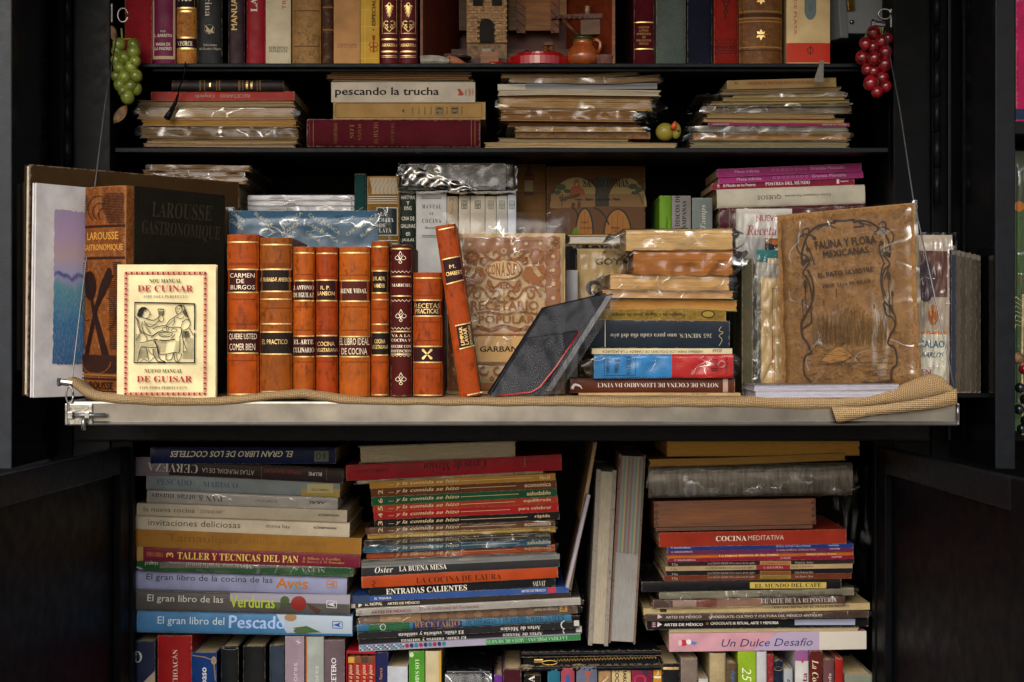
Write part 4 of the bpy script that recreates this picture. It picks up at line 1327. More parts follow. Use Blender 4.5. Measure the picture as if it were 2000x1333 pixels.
def grid_board(W, H, y0, y1, n=14, warp=0.0, seed=0):
    V, F, E = [], [], []
    us = [0, .012] + [k / n for k in range(1, n)] + [.988, 1]
    for y in (y0, y1):
        for v_ in us:
            for u_ in us:
                w = warp * noise.noise(Vector((u_ * 2.2, v_ * 2.2, seed)))
                V.append(((u_ - .5) * W, y + w, v_ * H))
                E.append(1.0 if u_ in (0, 1) or v_ in (0, 1) else 0.0)
    m = len(us)
    for s_ in range(2):
        for j in range(m - 1):
            for i in range(m - 1):
                a = s_ * m * m + j * m + i
                F.append((a, a + 1, a + m + 1, a + m) if s_ == 0 else (a, a + m, a + m + 1, a + 1))
    def rim(idx):
        for q in range(len(idx) - 1):
            F.append((idx[q], idx[q] + m * m, idx[q + 1] + m * m, idx[q + 1]))
    rim([i for i in range(m)]); rim([(m - 1) * m + i for i in range(m)]); rim([j * m for j in range(m)]); rim([j * m + m - 1 for j in range(m)])
    return mesh(V, F, edge=E)

def sleeve_mesh(u0, u1, v0, v1, y0, y1, amp, seed, n=36):
    """clear pouch: front and back sheets joined along the sides"""
    V, F = [], []
    for s_, y in ((0, y0), (1, y1)):
        for j in range(n + 1):
            for i in range(n + 1):
                a, b = i / n, j / n
                e = min(a, 1 - a, b, 1 - b)
                k = min(1, e * 14)
                ym = (y0 + y1) / 2
                d = noise.noise(Vector((a * 9, b * 9, seed + s_ * 5))) + .6 * noise.noise(Vector((a * 21, b * 17, seed + 3 + s_)))
                V.append((u0 + (u1 - u0) * a, ym + (y - ym) * k + (-amp * abs(d) if s_ == 0 else amp * abs(d)) * (.4 + .6 * k), v0 + (v1 - v0) * b + .001 * noise.noise(Vector((a * 12, b * 3, seed + 8)))))
    m = n + 1
    for s_ in range(2):
        for j in range(n):
            for i in range(n):
                q = s_ * m * m + j * m + i
                F.append((q, q + 1, q + m + 1, q + m))
    return mesh(V, F, smooth=True)

def slab_book(label, quad, Y, thick, col, mat='matte', dec=(), yaw=0, lean=0, tilt=0, size=None, pages='cdb990', sleeve=None, group=None,
              origin=None, name='book', warp=.0008, board=.0012, fm='film_smooth', cat='book'):
    """a book or sheet with its front cover to the viewer. quad: tl, tr, br, bl in photo pixels"""
    tl, tr, br, bl_ = quad
    s = sc(Y)
    W = size[0] if size else (math.hypot(tr[0] - tl[0], tr[1] - tl[1]) + math.hypot(br[0] - bl_[0], br[1] - bl_[1])) / 2 / s
    H = size[1] if size else (math.hypot(tl[0] - bl_[0], tl[1] - bl_[1]) + math.hypot(tr[0] - br[0], tr[1] - br[1])) / 2 / s
    org = origin if origin is not None else P((bl_[0] + br[0]) / 2, (bl_[1] + br[1]) / 2, Y)
    rot = Matrix.Rotation(math.radians(yaw), 3, 'Z') @ Matrix.Rotation(math.radians(-tilt), 3, 'Y') @ Matrix.Rotation(math.radians(-lean), 3, 'X')
    root = thing(name, label, cat, org, rot.to_euler(), group)
    obj('front_cover', grid_board(W, H, 0, board, warp=warp, seed=org[0] * 9), mat, root, col)
    if thick > .003:
        v_, f_ = boxv(-W / 2 + .001, W / 2 - .002, board + warp * .6 + .0002, thick - board - .0002, .0015, H - .0015)
        obj('page_block', mesh(v_, f_), 'pages_stand', root, pages)
        v_, f_ = boxv(-W / 2, W / 2, thick - board, thick, 0, H)
        obj('back_cover', mesh(v_, f_), mat, root, col)
    hm = homography(quad, W, H)
    sd_ = org[0] * 9
    def surf(u, v_, off):
        return (u, warp * noise.noise(Vector(((u / W + .5) * 2.2, v_ / H * 2.2, sd_))) - off * 1.6 - .00025, v_)
    if dec:
        decorate(root, dec, hm, surf)
    if sleeve:
        l, r_, t_, b_, amp = sleeve
        obj('plastic_sleeve', sleeve_mesh(-W / 2 - l / s, W / 2 + r_ / s, -b_ / s, H + t_ / s, -.0022, thick + .002, amp, org[0] * 31), fm, root)
    return root

GAIN[0] = 1.0
# ---------------------------------------------------------------- row behind the table, inside the cabinet
gB = 'books behind the table row'
YR = .39
def bR(label, x0, x1, y0, col, mat='gloss', dec=(), Y=None, bulge=.002, **kw):
    return book(label, x0, x1, y0, 800, Y if Y is not None else YR, D=kw.pop('D', .15), col=col, mat=mat, bulge=bulge, dec=dec, base=DECK, group=gB, **kw)
# pamphlets at the back left lie on a heap of books hidden below
stack('in heap behind the dark portfolio', 'pamphlets in the back heap', .37, .2, [
    ('thin brown pamphlet in plastic', 290, 490, 322, 324, '8a6038', K(fore=True, t=.0006, pages='a87c4c', wrap=(5, 4, .002))),
    ('brown-grey pamphlet in plastic', 277, 476, 332, 336, '7a5c3c', K(fore=True, t=.0006, pages='94704a', wrap=(4, 6, .002))),
    ('tan pamphlet in shiny plastic', 276, 482, 343, 347, '8a6840', K(fore=True, t=.0006, pages='a88458', wrap=(5, 5, .0025))),
    ('flat dark brown volume', 282, 466, 356, 360, '4a2e18', K(mat='mottle')),
    ('wide black volume', 285, 470, 400, 402, '121011', K(mat='cloth')),
    ('heavy black box file', 285, 470, 480, 482, '0f0f11', K(mat='matte'))], 806)
wh = ['Argentina', 'Grecia', 'Perú', 'Marruecos', 'China']
rows_w = []
for k in range(5):
    y = 382 + 10.6 * k
    rows_w.append((f'white slim country cookbook titled in black', 484, 692, y, y, 'c9c8cc', K(t=.0006, pages='d5d2cc', dec=[
        T(wh[k], 575 + [0, -8, -8, 0, -8][k], y + 5.6, [31, 20, 14, 31, 18][k], 6, '2a2a30', 'R'), T('cocina tradicional de', 541, y + 5.4, 29, 2.6, '4a4a50', 's'), T('1', 687, y + 5, 2, 4, '3a3a40')],
        wrap=(6, 3, .003))))
rows_w.append(('grey cardboard slipcase', 475, 694, 435, 435, '8a8a90', K(mat='matte', t=.002)))
rows_w.append(('flat blue-black atlas', 475, 694, 470, 470, '1a2230', K(mat='cloth')))
rows_w.append(('broad black ledger', 475, 694, 560, 560, '101012', K(mat='cloth')))
stack('in wrapped pile behind blue book', 'wrapped country cookbooks', .40, .16, rows_w, 803)
bR('slim dark teal book beside the gold striped spine', 693, 715, 340, '123a38', 'cloth', bulge=.003, dec=[T('COCINA', 706, 425, 40, 7, '6f7a52', 'R', 90)])
dg = [R(718, 345, 779, 352, '8a6a34')]
for k in range(20):
    x = 724 + 2.6 * k
    dg.append(L(smooth_line([(x, 348), (x + 1, 358), (x + 3.4, 368), (x + 3, 380)], 3), 1.1, 'c9c2b0'))
for y in (384, 388.5, 392.5, 397): dg.append(R(719, y, 777, y + 1.4, 'c9c2b0'))
dg += [R(736, 406, 777, 461, 'b9b6ac', 'label_frame'), R(737.5, 407.5, 775.5, 459.5, '0d1a18', 'label_panel'), T('LA', 749, 419, 12, 7.5, 'd5d5cf', 'R'), T('CUCHARA', 748, 430.5, 42, 8, 'd5d5cf', 'R'), T('DE', 748, 441, 14, 7, 'd5d5cf', 'R'), T('PLATA', 750, 451, 30, 8, 'd5d5cf', 'R')]
for y in (470, 476, 482): dg.append(R(719, y, 777, y + 1.6, 'c9c2b0'))
bR('gold and silver striped spine with black title panel', 717, 780, 346, '7a5a24', 'cloth', dg, bulge=.004)
bR('narrow black-green spine with stacked white title', 782, 812, 366, '0f1d14', 'gloss', [T(s_, 797, y, w_, 7.5, 'd5d3c6', 's') for s_, y, w_ in (
    ('HARTMAN', 386, 26), ('Y', 397.5, 6), ('KING', 407.5, 14), ('CRIA DE', 427.5, 25), ('GALLINAS', 442, 28), ('en', 457.5, 8), ('JAULAS', 470, 24))])
bR('tall pale grey spine with spaced black capitals', 813, 872, 374, 'b9bab8', 'matte', [T('M A N U A L', 843, 404, 37, 8, '1c1a1c', 'S'), T('D E', 843, 418, 8, 5, '1c1a1c', 'S'), T('C O C I N A', 843, 432, 37, 8, '1c1a1c', 'S'), T('(Recetario)', 843, 446, 26, 5, '1c1a1c', 'S'),
    R(823, 385, 862, 386, '3a383a'), R(823, 388, 862, 389, '3a383a'), R(824, 460, 863, 461, '3a383a'), R(824, 463, 863, 464, '3a383a')], D=.13)
for i, (lb, a, b, y, c) in enumerate((('narrow cream spine with number seventy-five', 873, 894, 384, 'a3937a'), ('cream spine with dark woven square, beside the numbered spine', 896, 918, 383, 'b5ab98'),
        ('widest cream spine with dark woven square', 919, 947, 383, 'b8ae9c'), ('cream spine with pale outlined square', 948, 969, 384, 'b3aa9a'), ('pale spine with faint outlined square', 970, 991, 383, 'b0aca4'),
        ('bluish white spine with ringed square emblem', 992, 1008, 381, 'b9bec8'))):
    d = [T('75', 882, 391, 9, 7, '4a3c2c', 'R'), T('Paris', 883, 408, 22, 5, 'a05a30', 's', 90)] if i == 0 else []
    if i:
        cx = (a + b) / 2
        inkc = '2f3a34' if i < 3 else '6a7068'
        d = [L([(cx - 5, 393), (cx + 5, 393), (cx + 5, 408), (cx - 5, 408), (cx - 5, 393)], 1.4, inkc, 'emblem'), RING(cx, 398, 2.6, 2.6, 1.2, inkc, 'emblem'), RING(cx, 404, 2.2, 2.2, 1.2, inkc, 'emblem'), L([(cx - 4, 401), (cx + 4, 400)], 1.2, inkc, 'emblem')]
    bR(lb, a, b, y, c, 'matte', d, t=.0008, bulge=.001, D=.12)
# dark glossy bag lying over the cream spines
db = thing('plastic_bag', 'dark cellophane bag lying across the cream spines', 'bag', P(895, 377, .39))
db.location.y = .372
wv = wrap_mesh(228 / sc(.37), 62 / sc(.37), .10, .002, .002, .004, 3.3, .9, .002)
obj('contents', mesh(*boxv(-.082, .078, .012, .09, .004, .048)), 'dark_bag', db)
wo = obj('bag_skin', wv, 'film', db)
su = [(785, 331), (800, 326), (818, 327), (840, 338), (870, 347), (905, 357), (932, 371)]
sl_ = [(785, 361), (800, 360), (818, 361), (840, 364), (870, 370), (905, 377), (932, 374)]
V, F = [], []
for i in range(41):
    px = 785 + 147 * i / 40
    for j in range(9):
        py = np.interp(px, [q[0] for q in su], [q[1] for q in su]) * (1 - j / 8) + np.interp(px, [q[0] for q in sl_], [q[1] for q in sl_]) * j / 8
        y = .364 - .006 * abs(noise.noise(Vector((i * .16, j * .25, 2)))) - .004 * noise.noise(Vector((i * .3 + j * .3, j * .2, 9)))
        V.append(P(px, float(py), y) - Vector(db.location))
F = [(i * 9 + j, i * 9 + j + 1, i * 9 + j + 10, i * 9 + j + 9) for i in range(40) for j in range(8)]
obj('silver_fold', mesh(V, F, smooth=True), 'zinc', db)

# printed boards at the back
def bottle(cx, top, bot, w):
    h = bot - top
    return [G([(cx - w * .14, top), (cx + w * .14, top), (cx + w * .18, top + h * .33), (cx + w * .5, top + h * .47), (cx + w * .5, bot), (cx - w * .5, bot), (cx - w * .5, top + h * .47), (cx - w * .18, top + h * .33)], '3a1c0e', 'bottle_drawing'),
            R(cx - w * .45, top + h * .6, cx + w * .45, top + h * .9, '7c6a4c', 'bottle_label'), R(cx - w * .45, top + h * .49, cx + w * .45, top + h * .56, '6a2014', 'bottle_label'), R(cx - w * .13, top, cx + w * .13, top + h * .2, '1c2a22', 'bottle_neck')]
slab_book('old board cover printed with a dark bottle and glass', ((990, 321), (1066, 321), (1066, 790), (990, 790)), .47, .006, '6a4a24', 'matte',
          bottle(1033, 334, 408, 19) + [R(1045, 382, 1056, 405, '5a3418', 'glass_drawing'), R(992, 338, 1065, 339.2, '3a2410'), R(992, 351, 1065, 352, '3a2410'), R(992, 403, 1065, 404, '3c2210')], lean=2, group=gB, origin=Vector((PX(1028, .47), .47, DECK)), warp=0)
bar = []
def barrel(cx, base, rx, ry):
    return [O(cx, base, rx, ry, '8a5a26', 'barrel_drawing', 180, 360), RING(cx, base, rx, ry, 3.2, '1c2226', 'barrel_hoop', 180, 360),
            L([(cx - rx * .4, base - ry * .7), (cx - rx * .4, base)], .7, '5a3010'), L([(cx, base - ry * .9), (cx, base)], .7, '5a3010'), L([(cx + rx * .4, base - ry * .7), (cx + rx * .4, base)], .7, '5a3010')]
bar += [O(1125, 405, 50, 58, '7c6c40', 'arch_drawing', 180, 360), O(1225, 405, 38, 56, '7c6c40', 'arch_drawing', 180, 360), R(1076, 380, 1258, 408, '6e5230', 'scenery'),
        G([(1112, 382), (1115, 368), (1120, 364), (1122, 352), (1126, 350), (1130, 352), (1132, 364), (1140, 370), (1144, 382)], '7a3c20', 'church_drawing'), O(1126, 361, 2.2, 3, '8a7440', 'church_drawing'),
        R(1163, 345, 1190, 405, '2a281c', 'scenery'), G([(1072, 412), (1100, 407), (1180, 404), (1258, 406), (1258, 458), (1120, 458)], '53341a', 'barrel_drawing')]
bar += barrel(1143, 458, 17, 50) + barrel(1207, 458, 26, 48)
bar += [L(smooth_line([(1160, 407), (1172, 412), (1184, 426), (1190, 440)]), 3, '1c2226', 'barrel_hoop'), L(smooth_line([(1118, 406), (1126, 413), (1130, 424)]), 2.4, '1c2226', 'barrel_hoop'),
        O(1095, 366, 10, 6, '2c3a22', 'tree_drawing'), O(1108, 374, 7, 4, '2c3a22', 'tree_drawing'), O(1088, 376, 7, 4, '2c3a22', 'tree_drawing'), L([(1098, 404), (1098, 376)], 1.2, '3a2010', 'tree_drawing'),
        O(1236, 366, 9, 5, '2c3a22', 'tree_drawing'), O(1248, 372, 7, 5, '2c3a22', 'tree_drawing'), O(1240, 378, 7, 3, '2c3a22', 'tree_drawing'), L([(1256, 400), (1246, 376)], 1.2, '3a2010', 'tree_drawing'),
        G([(1116, 405), (1118, 396), (1124, 398), (1122, 405)], '4a2414', 'figures_drawing'), G([(1128, 405), (1130, 394), (1135, 398), (1133, 405)], '4a2414', 'figures_drawing'),
        T('SANTO TOMAS', 1183, 358, 88, 17, '0c0806', 'S'), T('S.A.DE', 1242, 362, 20, 6, '14100c', 'R'), T('Exquisitamos', 1113, 386, 42, 12, '14100c', 'I', 14), T('Como', 1130, 390, 15, 4.5, '14100c', 'b'), T('deben', 1151, 390, 15, 4.5, '14100c', 'b'),
        T('servirse los', 1178, 390, 28, 4.5, '14100c', 'b'), T('Vinos', 1204, 390, 14, 4.5, '14100c', 'b'), T('MISSION', 1143, 435, 12, 3, '2a1408', 'R'), T('SANTO TOMAS', 1148, 446, 24, 3, '2a1408', 'R'), T('MISSION', 1203, 446, 17, 4, '2a1408', 'R'), T('DE', 1203, 452, 6, 3, '2a1408', 'R'),
        G([(1118, 458), (1123, 447), (1127, 444), (1134, 458)], '4a6a1c', 'leaf_drawing')]
slab_book('wine board book printed with barrels and mission arches', ((1066, 324), (1260, 326), (1260, 459), (1070, 459)), .45, .010, '4a3018', 'matte', bar, lean=1, warp=0, group=gB,
          origin=P(1164, 459, .45))
stack('under the wine board book', 'lying books behind the table', .43, .15, [
    ('white book with yellow covers', 1110, 1262, 459, 459, 'b0861c', K(fore=True, t=.0022, pages='c9c6c0')),
    ('black cloth book', 1100, 1262, 477, 477, '0d0d10', K(mat='cloth')), ('thick black binder', 1095, 1262, 560, 560, '0c0c0f', K(mat='cloth'))], 803)
bR('lime green paperback with dark portrait on its side', 1288, 1311, 383, '5f8a1e', 'gloss', [T('Alfaguara', 1302, 437, 26, 5, '1c2a10', 'I', 90)], D=.16, Y=.40)
bR('grey spine with two columns of black vertical capitals', 1312, 1349, 383, '7c7a78', 'matte', [T('DISCOS DE', 1323, 412, 62, 9, '161616', 'S', 90), T('CAMPANAS', 1336, 424, 62, 8, '161616', 'S', 90)], Y=.40, tilt=0)
bR('grey-green old spine with pale script lettering', 1352, 1391, 387, '6c7674', 'matte', [T('Tamps', 1374, 424, 48, 13, 'b5b0a4', 'I', 90)], Y=.40)
stack('in pile behind duck book', 'lying books behind the table', .385, .17, [
    ('pink paperback with white lettering', 1400, 1683, 331, 319, '9a2a72', K(t=.0008, dec=[T('Mesa infinita', 1459, 335, 48, 5.5, 'd9b3cc', 's', 2), T('Graciela Montaño', 1616, 328, 67, 6, 'd9b3cc', 's', 2)] + [RING(1510 + 9 * k, 332.5 - k * .35, 2.6, 2, .7, 'c48ab0') for k in range(8)])),
    ('pink paperback with white lettering', 1403, 1686, 347, 335, '9a2a72', K(t=.0008, dec=[T('Mesa infinita', 1463, 350, 48, 5.5, 'd9b3cc', 's', 2), T('Graciela Montaño', 1619, 343, 67, 6, 'd9b3cc', 's', 2)] + [RING(1512 + 9 * k, 347.5 - k * .35, 2.6, 2, .7, 'c48ab0') for k in range(8)])),
    ('crimson paperback with white capitals', 1390, 1669, 359, 349, '7c1230', K(t=.0008, dec=[T('3', 1403, 364, 7, 4, 'd9c8c8', 'b', 92), T('El Mundo de los Postres', 1444, 362, 63, 6, 'd9c8c8', 'b', 2), T('POSTRES DEL MUNDO', 1538, 358, 87, 7, 'e0d2d0', 'S', 2), R(1634, 350, 1639, 359, 'd9c8c8'), T('degusta', 1649, 354.5, 16, 4, 'd9c8c8', 'b', 2)])),
    ('white book with upside-down black title', 1400, 1689, 371, 361, 'b9b3a2', K(bulge=.003, dec=[T('QUESOS', 1502, 385.5, 46, 9, '1c1a18', 's', 182), T('Carlos Compairé Fernández', 1577, 381.5, 90, 6, '1c1a18', 's', 182)])),
    ('maroon book in clear plastic', 1405, 1690, 407, 398, '4c0f1c', K(t=.001, wrap=(4, 4, .003))),
    ('black cloth book', 1405, 1690, 445, 438, '0e0d10', K(mat='cloth')), ('thick black ledger', 1405, 1690, 540, 535, '0c0c0e', K(mat='cloth'))], 803)

GAIN[0] = 1.0
# ---------------------------------------------------------------- on the table
ZT = DECK + .0052           # top of the burlap
gT = 'leather books in the middle of the table'
YT = .034
def ob(label, x0, x1, y0, dec, col='a4460e', mat='leather', D=.15, Y=None, bulge=.0105, **kw):
    return book(label, x0, x1, y0, 775, Y if Y is not None else YT, D=D, col=col, mat=mat, bulge=bulge, dec=dec, base=ZT if not kw.get('tilt') else None, group=gT, t=.0025, pages='b9a582', **kw)
TO = '7c3008'
def gl(x0, x1, *ys):
    return [R(x0 + 1, y - 1.3, x1 - 1, y + 1.3, 'gilt', 'gilt_line') for y in ys]
def tl_(x0, x1, *ys):
    return [R(x0 + 3, y - .6, x1 - 3, y + .6, TO, 'tooled_line') for y in ys]
DK, DB = '3a0f0c', '1c0f0c'
oc = lambda t_, x, y, w, h, st='s': T(t_, x, y, w, h, 'pale_gilt', st)
g2 = lambda t_, x, y, w, h, st='b': T(t_, x, y, w, h, 'gilt', st)
ob('tallest orange leather book with two maroon labels', 444, 506, 459, [R(444, 528, 506, 573, DK, 'label'), R(446, 647, 507, 691, DK, 'label')] + gl(444, 506, 474, 527, 572, 646, 690, 770) + tl_(444, 506, 515, 518, 585, 633, 704) + [
    oc('CARMEN', 475, 539, 48, 8.5), oc('DE', 472, 550, 15, 8), oc('BURGOS', 476, 562, 47, 8.5), oc('QUIERE USTED', 476, 658.5, 54, 13), oc('COMER BIEN', 475, 678, 50, 13)])
ob('brown-orange leather book with black author and title labels', 508, 571, 465, [R(508, 527, 571, 570, DB, 'label'), R(509, 650, 572, 692, DB, 'label')] + gl(508, 571, 479, 527, 570, 585, 633, 649, 692, 765) + tl_(508, 571, 516, 520, 602) + [
    g2('R. RABASO-F. ANEIROS', 540, 547, 60, 8, 'b'), g2('EL PRACTICO', 538, 668, 50, 9.5, 's')], col='8c4812', D=.16)
ob('orange leather book with two-line author label, beside the brown-orange one', 573, 615, 483, [R(573, 550, 615, 588, DK, 'label'), R(574, 658, 616, 697, DK, 'label')] + gl(573, 615, 495, 549, 588, 657, 697) + tl_(573, 615, 537, 600, 645, 707) + [
    oc('J. ANTONIO', 594, 563, 40, 9, 'S'), oc('DE EGUILAZ', 594, 577, 40, 9, 'S'), oc('EL ARTE', 594, 668, 38, 9, 'S'), oc('CULINARIO', 594, 684, 41, 9.5, 'S')], col='a85012')
ob('slim red-orange leather book with dark vegetarian label', 617, 660, 483, [R(617, 549, 660, 588, '2e0d12', 'label'), R(618, 656, 661, 697, '2e0d12', 'label')] + gl(617, 660, 496, 548, 588, 656, 696, 770) + tl_(617, 660, 540, 600, 645, 706) + [
    g2('R. P.', 637, 563, 19, 7.5), g2('SANSON', 638, 574, 34, 8), g2('COCINA', 638, 672, 34, 8.5), g2('VEGETARIANA', 640, 684, 41, 7.5)], col='98390b')
ob('wide orange leather book with brown cookery labels', 663, 723, 483, [R(663, 550, 723, 589, '4a160e', 'label'), R(664, 658, 724, 697, '4a160e', 'label')] + gl(663, 723, 495, 549, 589, 658, 697) + tl_(663, 723, 538, 600, 645, 707) + [
    oc('RENE VIDAL', 692, 569, 52, 9, 'S'), oc('EL LIBRO IDEAL', 693, 667.5, 58, 13.5), oc('DE COCINA', 693, 686.5, 50, 12.5)], col='aa5414')
ob('narrow orange leather book with black gold-lettered labels', 725, 760, 472, [R(725, 530, 760, 573, DB, 'label'), R(726, 650, 761, 694, DB, 'label')] + gl(725, 760, 483, 530, 573, 586, 634, 650, 694, 771) + tl_(725, 760, 521, 604, 707) + [
    g2('DR. ADR.', 742, 545, 24, 8), g2('VANDER', 742, 559, 22, 8), g2('COCINA', 743, 667, 21, 8.5), g2('VEGETARIANA', 743, 678, 31, 8)], col='9e430e')
def lys(cx, cy, s=1.0):
    c = 'pale_gilt'
    return [RING(cx - 6 * s, cy + 1 * s, 4.2 * s, 3.6 * s, 1.1, c, a0=-60, a1=260), RING(cx + 6 * s, cy + 1 * s, 4.2 * s, 3.6 * s, 1.1, c, a0=-80, a1=240), L([(cx, cy - 12 * s), (cx - 3 * s, cy - 6 * s), (cx, cy - 2 * s), (cx + 3 * s, cy - 6 * s), (cx, cy - 12 * s)], 1.1, c),
            L([(cx - 6 * s, cy - 5 * s), (cx - 1 * s, cy + 2 * s), (cx, cy + 7 * s)], 1.1, c), L([(cx + 6 * s, cy - 5 * s), (cx + 1 * s, cy + 2 * s), (cx, cy + 7 * s)], 1.1, c), RING(cx, cy + 9 * s, 2.8 * s, 2.4 * s, 1, c)]
def zig(x0, x1, y):
    return [L([(x0 + 2 + (x1 - x0 - 4) * k / 10, y + (1.8 if k % 2 else -1.8)) for k in range(11)], 1.1, 'pale_gilt', 'zigzag_band')]
oc7 = lambda t_, y, w: T(t_, 784, y, w, 5.6, 'pale_gilt', 'S')
ob('maroon leather book with gilt fleur ornaments among orange ones', 763, 804, 479, lys(783, 504) + lys(784, 617) + lys(784, 740) + gl(763, 804, 487, 541, 579, 648, 692) + zig(763, 804, 532) + zig(763, 804, 588) + zig(763, 804, 642) + zig(763, 804, 695) + [
    T('MARICHU', 785, 558, 38, 6, 'pale_gilt', 'S'), oc7('VA A LA', 656, 37), oc7('COCINA Y', 665, 38), oc7('RECIBE CON', 677, 39), oc7('DISTINCION', 686, 39)], col='4a120e', mat='matte', D=.155)
star = []
for k in range(4):
    a = math.pi / 4 + k * math.pi / 2
    star.append(G([(835 + 2 * math.cos(a + .6), 692 + 2 * math.sin(a + .6)), (835 + 12 * math.cos(a + .22), 692 + 12 * math.sin(a + .22)), (835 + 14 * math.cos(a), 692 + 14 * math.sin(a)), (835 + 12 * math.cos(a - .22), 692 + 12 * math.sin(a - .22)), (835 + 2 * math.cos(a - .6), 692 + 2 * math.sin(a - .6))], 'gilt', 'star_ornament'))
ob('shortest orange leather book with gilt star on its label', 807, 864, 533, [R(807, 588, 864, 618, '2e0d12', 'label'), R(808, 678, 865, 708, '2e0d12', 'label')] + gl(807, 864, 544, 587, 618, 677, 708, 772) + tl_(807, 864, 577, 629, 665, 719) + [
    g2('RECETAS', 835, 598, 50, 9, 's'), g2('PRACTICAS', 834.5, 608.5, 45, 9.5)] + star, col='9c3f0c', D=.14)
# leaning slim orange book
b9 = book('slim orange leather book leaning against the brown papercut cookbook', 874, 914, 438, 776, .02, D=.13, tilt=8.3, col='9c3d0b', mat='leather', bulge=.005, t=.0022, pages='b9a582', group=gT, dec=[
    G([(864.5, 508), (898.5, 501), (905, 547), (872, 556)], '2a0d14', 'label'), G([(891, 637), (918, 631), (926, 674), (898, 682)], '2a0d14', 'label'),
    T('M.', 884, 521, 12, 7.5, 'gilt', 's', 8), T('CHABERT', 887, 534, 32, 8, 'gilt', 'b', 9), T('LIMPIAR', 902, 657, 36, 7, 'gilt', 'b', 98.5), T('LAVAR', 910.5, 657, 33, 7, 'gilt', 'b', 98.5), T('DESMANCHAR', 919, 656, 42, 5.4, 'gilt', 'b', 98.5)] +
    [L([(xa, ya), (xb, yb)], 2.2, 'gilt', 'gilt_line') for xa, ya, xb, yb in ((857, 450, 887, 444), (864, 508, 899, 501), (872, 556, 906, 547), (889, 637, 919, 631), (898, 682, 927, 675), (913, 772, 942, 766))])

# dark portfolio and drawing pad at the left end
def stand_slab(label, A_px, B_px, zt, zb, thick, col, mat, dec_fn=None, name='portfolio', cat='portfolio', warp=.0008):
    (xa, ya), (xb, yb) = A_px, B_px
    a, b = Vector((PX(xa, ya), ya, 0)), Vector((PX(xb, yb), yb, 0))
    W, H = (b - a).length, zt - zb
    yaw = math.degrees(math.atan2(b.y - a.y, b.x - a.x))
    root = thing(name, label, cat, ((a.x + b.x) / 2, (a.y + b.y) / 2, zb), (math.radians(1.2), 0, math.radians(yaw)))
    obj('front_board', grid_board(W, H, 0, .003, warp=warp, seed=xa), mat, root, col)
    v_, f_ = boxv(-W / 2 + .002, W / 2 - .003, .0042, thick - .0035, .002, H - .002)
    obj('sheets', mesh(v_, f_), 'pages_stand', root, 'cfc6b8')
    v_, f_ = boxv(-W / 2, W / 2, thick - .003, thick, 0, H)
    obj('back_board', mesh(v_, f_), mat, root, col)
    if dec_fn:
        dec_fn(root, W, H)
    return root
ZPF = DECK + .006
stand_slab('large dark brown portfolio standing behind the white drawing pad', (54, .062), (462, .315), PZ(322, .062), ZPF - .002, .016, '3c2a14', 'matte')
def pad_art(root, W, H):
    n_ = N('pastel')
    v_ = n_.coord((1, 1, .3))
    tc = n_.n('TexCoord'); sx = n_.n('SeparateXYZ'); n_.l(tc.outputs['Object'], sx.inputs[0])
    zz_ = n_.ramp(sx.outputs['Z'], .047, .268)
    zz_ = n_.math('ADD', zz_, n_.ramp(n_.noise(v_, 60, 4), .3, .7, -.035, .035))
    cr = n_.n('ValToRGB'); n_.l(zz_, cr.inputs[0])
    el = cr.color_ramp.elements
    el[0].position = 0; el[0].color = lin('1c5a86'); el[1].position = 1; el[1].color = lin('9a8aa8')
    for p_, c_ in ((.28, '1e6a96'), (.34, '3a7a9a'), (.48, '4a8a98'), (.55, '8a90b0'), (.58, '2c3478'), (.60, '9a9cc0'), (.70, 'b39a9c'), (.85, 'a890b0')):
        e = el.new(p_); e.color = lin(c_)
    st_ = n_.noise(n_.coord((60, 60, 14)), 12, 3)
    n_.set(Base_Color=n_.mix(n_.ramp(st_, .45, .7, 0, .4), cr.outputs[0], (.4, .3, .42, 1)), Roughness=.9)
    M['pastel'] = n_.m
    V, F = [], []
    nn = 40
    u0, u1, v0, v1 = -W / 2 + .030, -W / 2 + .135, .047, .268
    ring = [(u0 + (u1 - u0) * k / nn, v0) for k in range(nn)] + [(u1, v0 + (v1 - v0) * k / nn) for k in range(nn)] + [(u1 - (u1 - u0) * k / nn, v1) for k in range(nn)] + [(u0, v1 - (v1 - v0) * k / nn) for k in range(nn)]
    ring = [(u + random.uniform(-.0012, .0012), w + random.uniform(-.0015, .0015)) for u, w in ring]
    obj('pastel_drawing', mesh([(u, -.0012, w) for u, w in ring], tri_poly(ring)), 'pastel', root)
stand_slab('white drawing pad with a blue and lilac seascape pastel', (66, .035), (250, .165), PZ(358, .035), ZPF - .003, .009, 'd6d2d2', 'matte', pad_art, 'drawing_pad', 'drawing pad', .0004)

# big old cookbook standing at an angle, spine and front board both in view
ang = math.radians(-35)
lw, lh, ld = .087, PZ(362, .03) - ZT, .19
cor = Vector((PX(243, .03), .03, 0))
lc = cor - Vector((math.cos(ang), math.sin(ang), 0)) * lw / 2
LR = thing('book', 'thick old cookbook with brown embossed spine and black front board', 'book', (lc.x, lc.y, ZT), (0, math.radians(.8), ang))
obj('cover', case_mesh(lw, lh, ld, .0035, .006, False), 'mottle', LR, '7e461a')
obj('page_block', block_mesh(lw, lh, ld, .0035, .004, False, False), 'pages_stand', LR, 'a08a64')
v_, f_ = boxv(lw / 2 + .0003, lw / 2 + .0022, .014, ld + .0005, -.0003, lh + .0003)
fb = obj('front_board', mesh(v_, f_), 'matte', LR, '1c1a12')
def l2uv(px, py):         # spine: photo rectangle 163..240, 366..768
    t_ = (py - 366) / (768 - 366)
    xl_, xr_ = 166 - 5 * t_, 241 - 13 * t_
    return (px - xl_) / (xr_ - xl_) * lw - lw / 2, lh * (1 - t_)
BR = '2c140a'
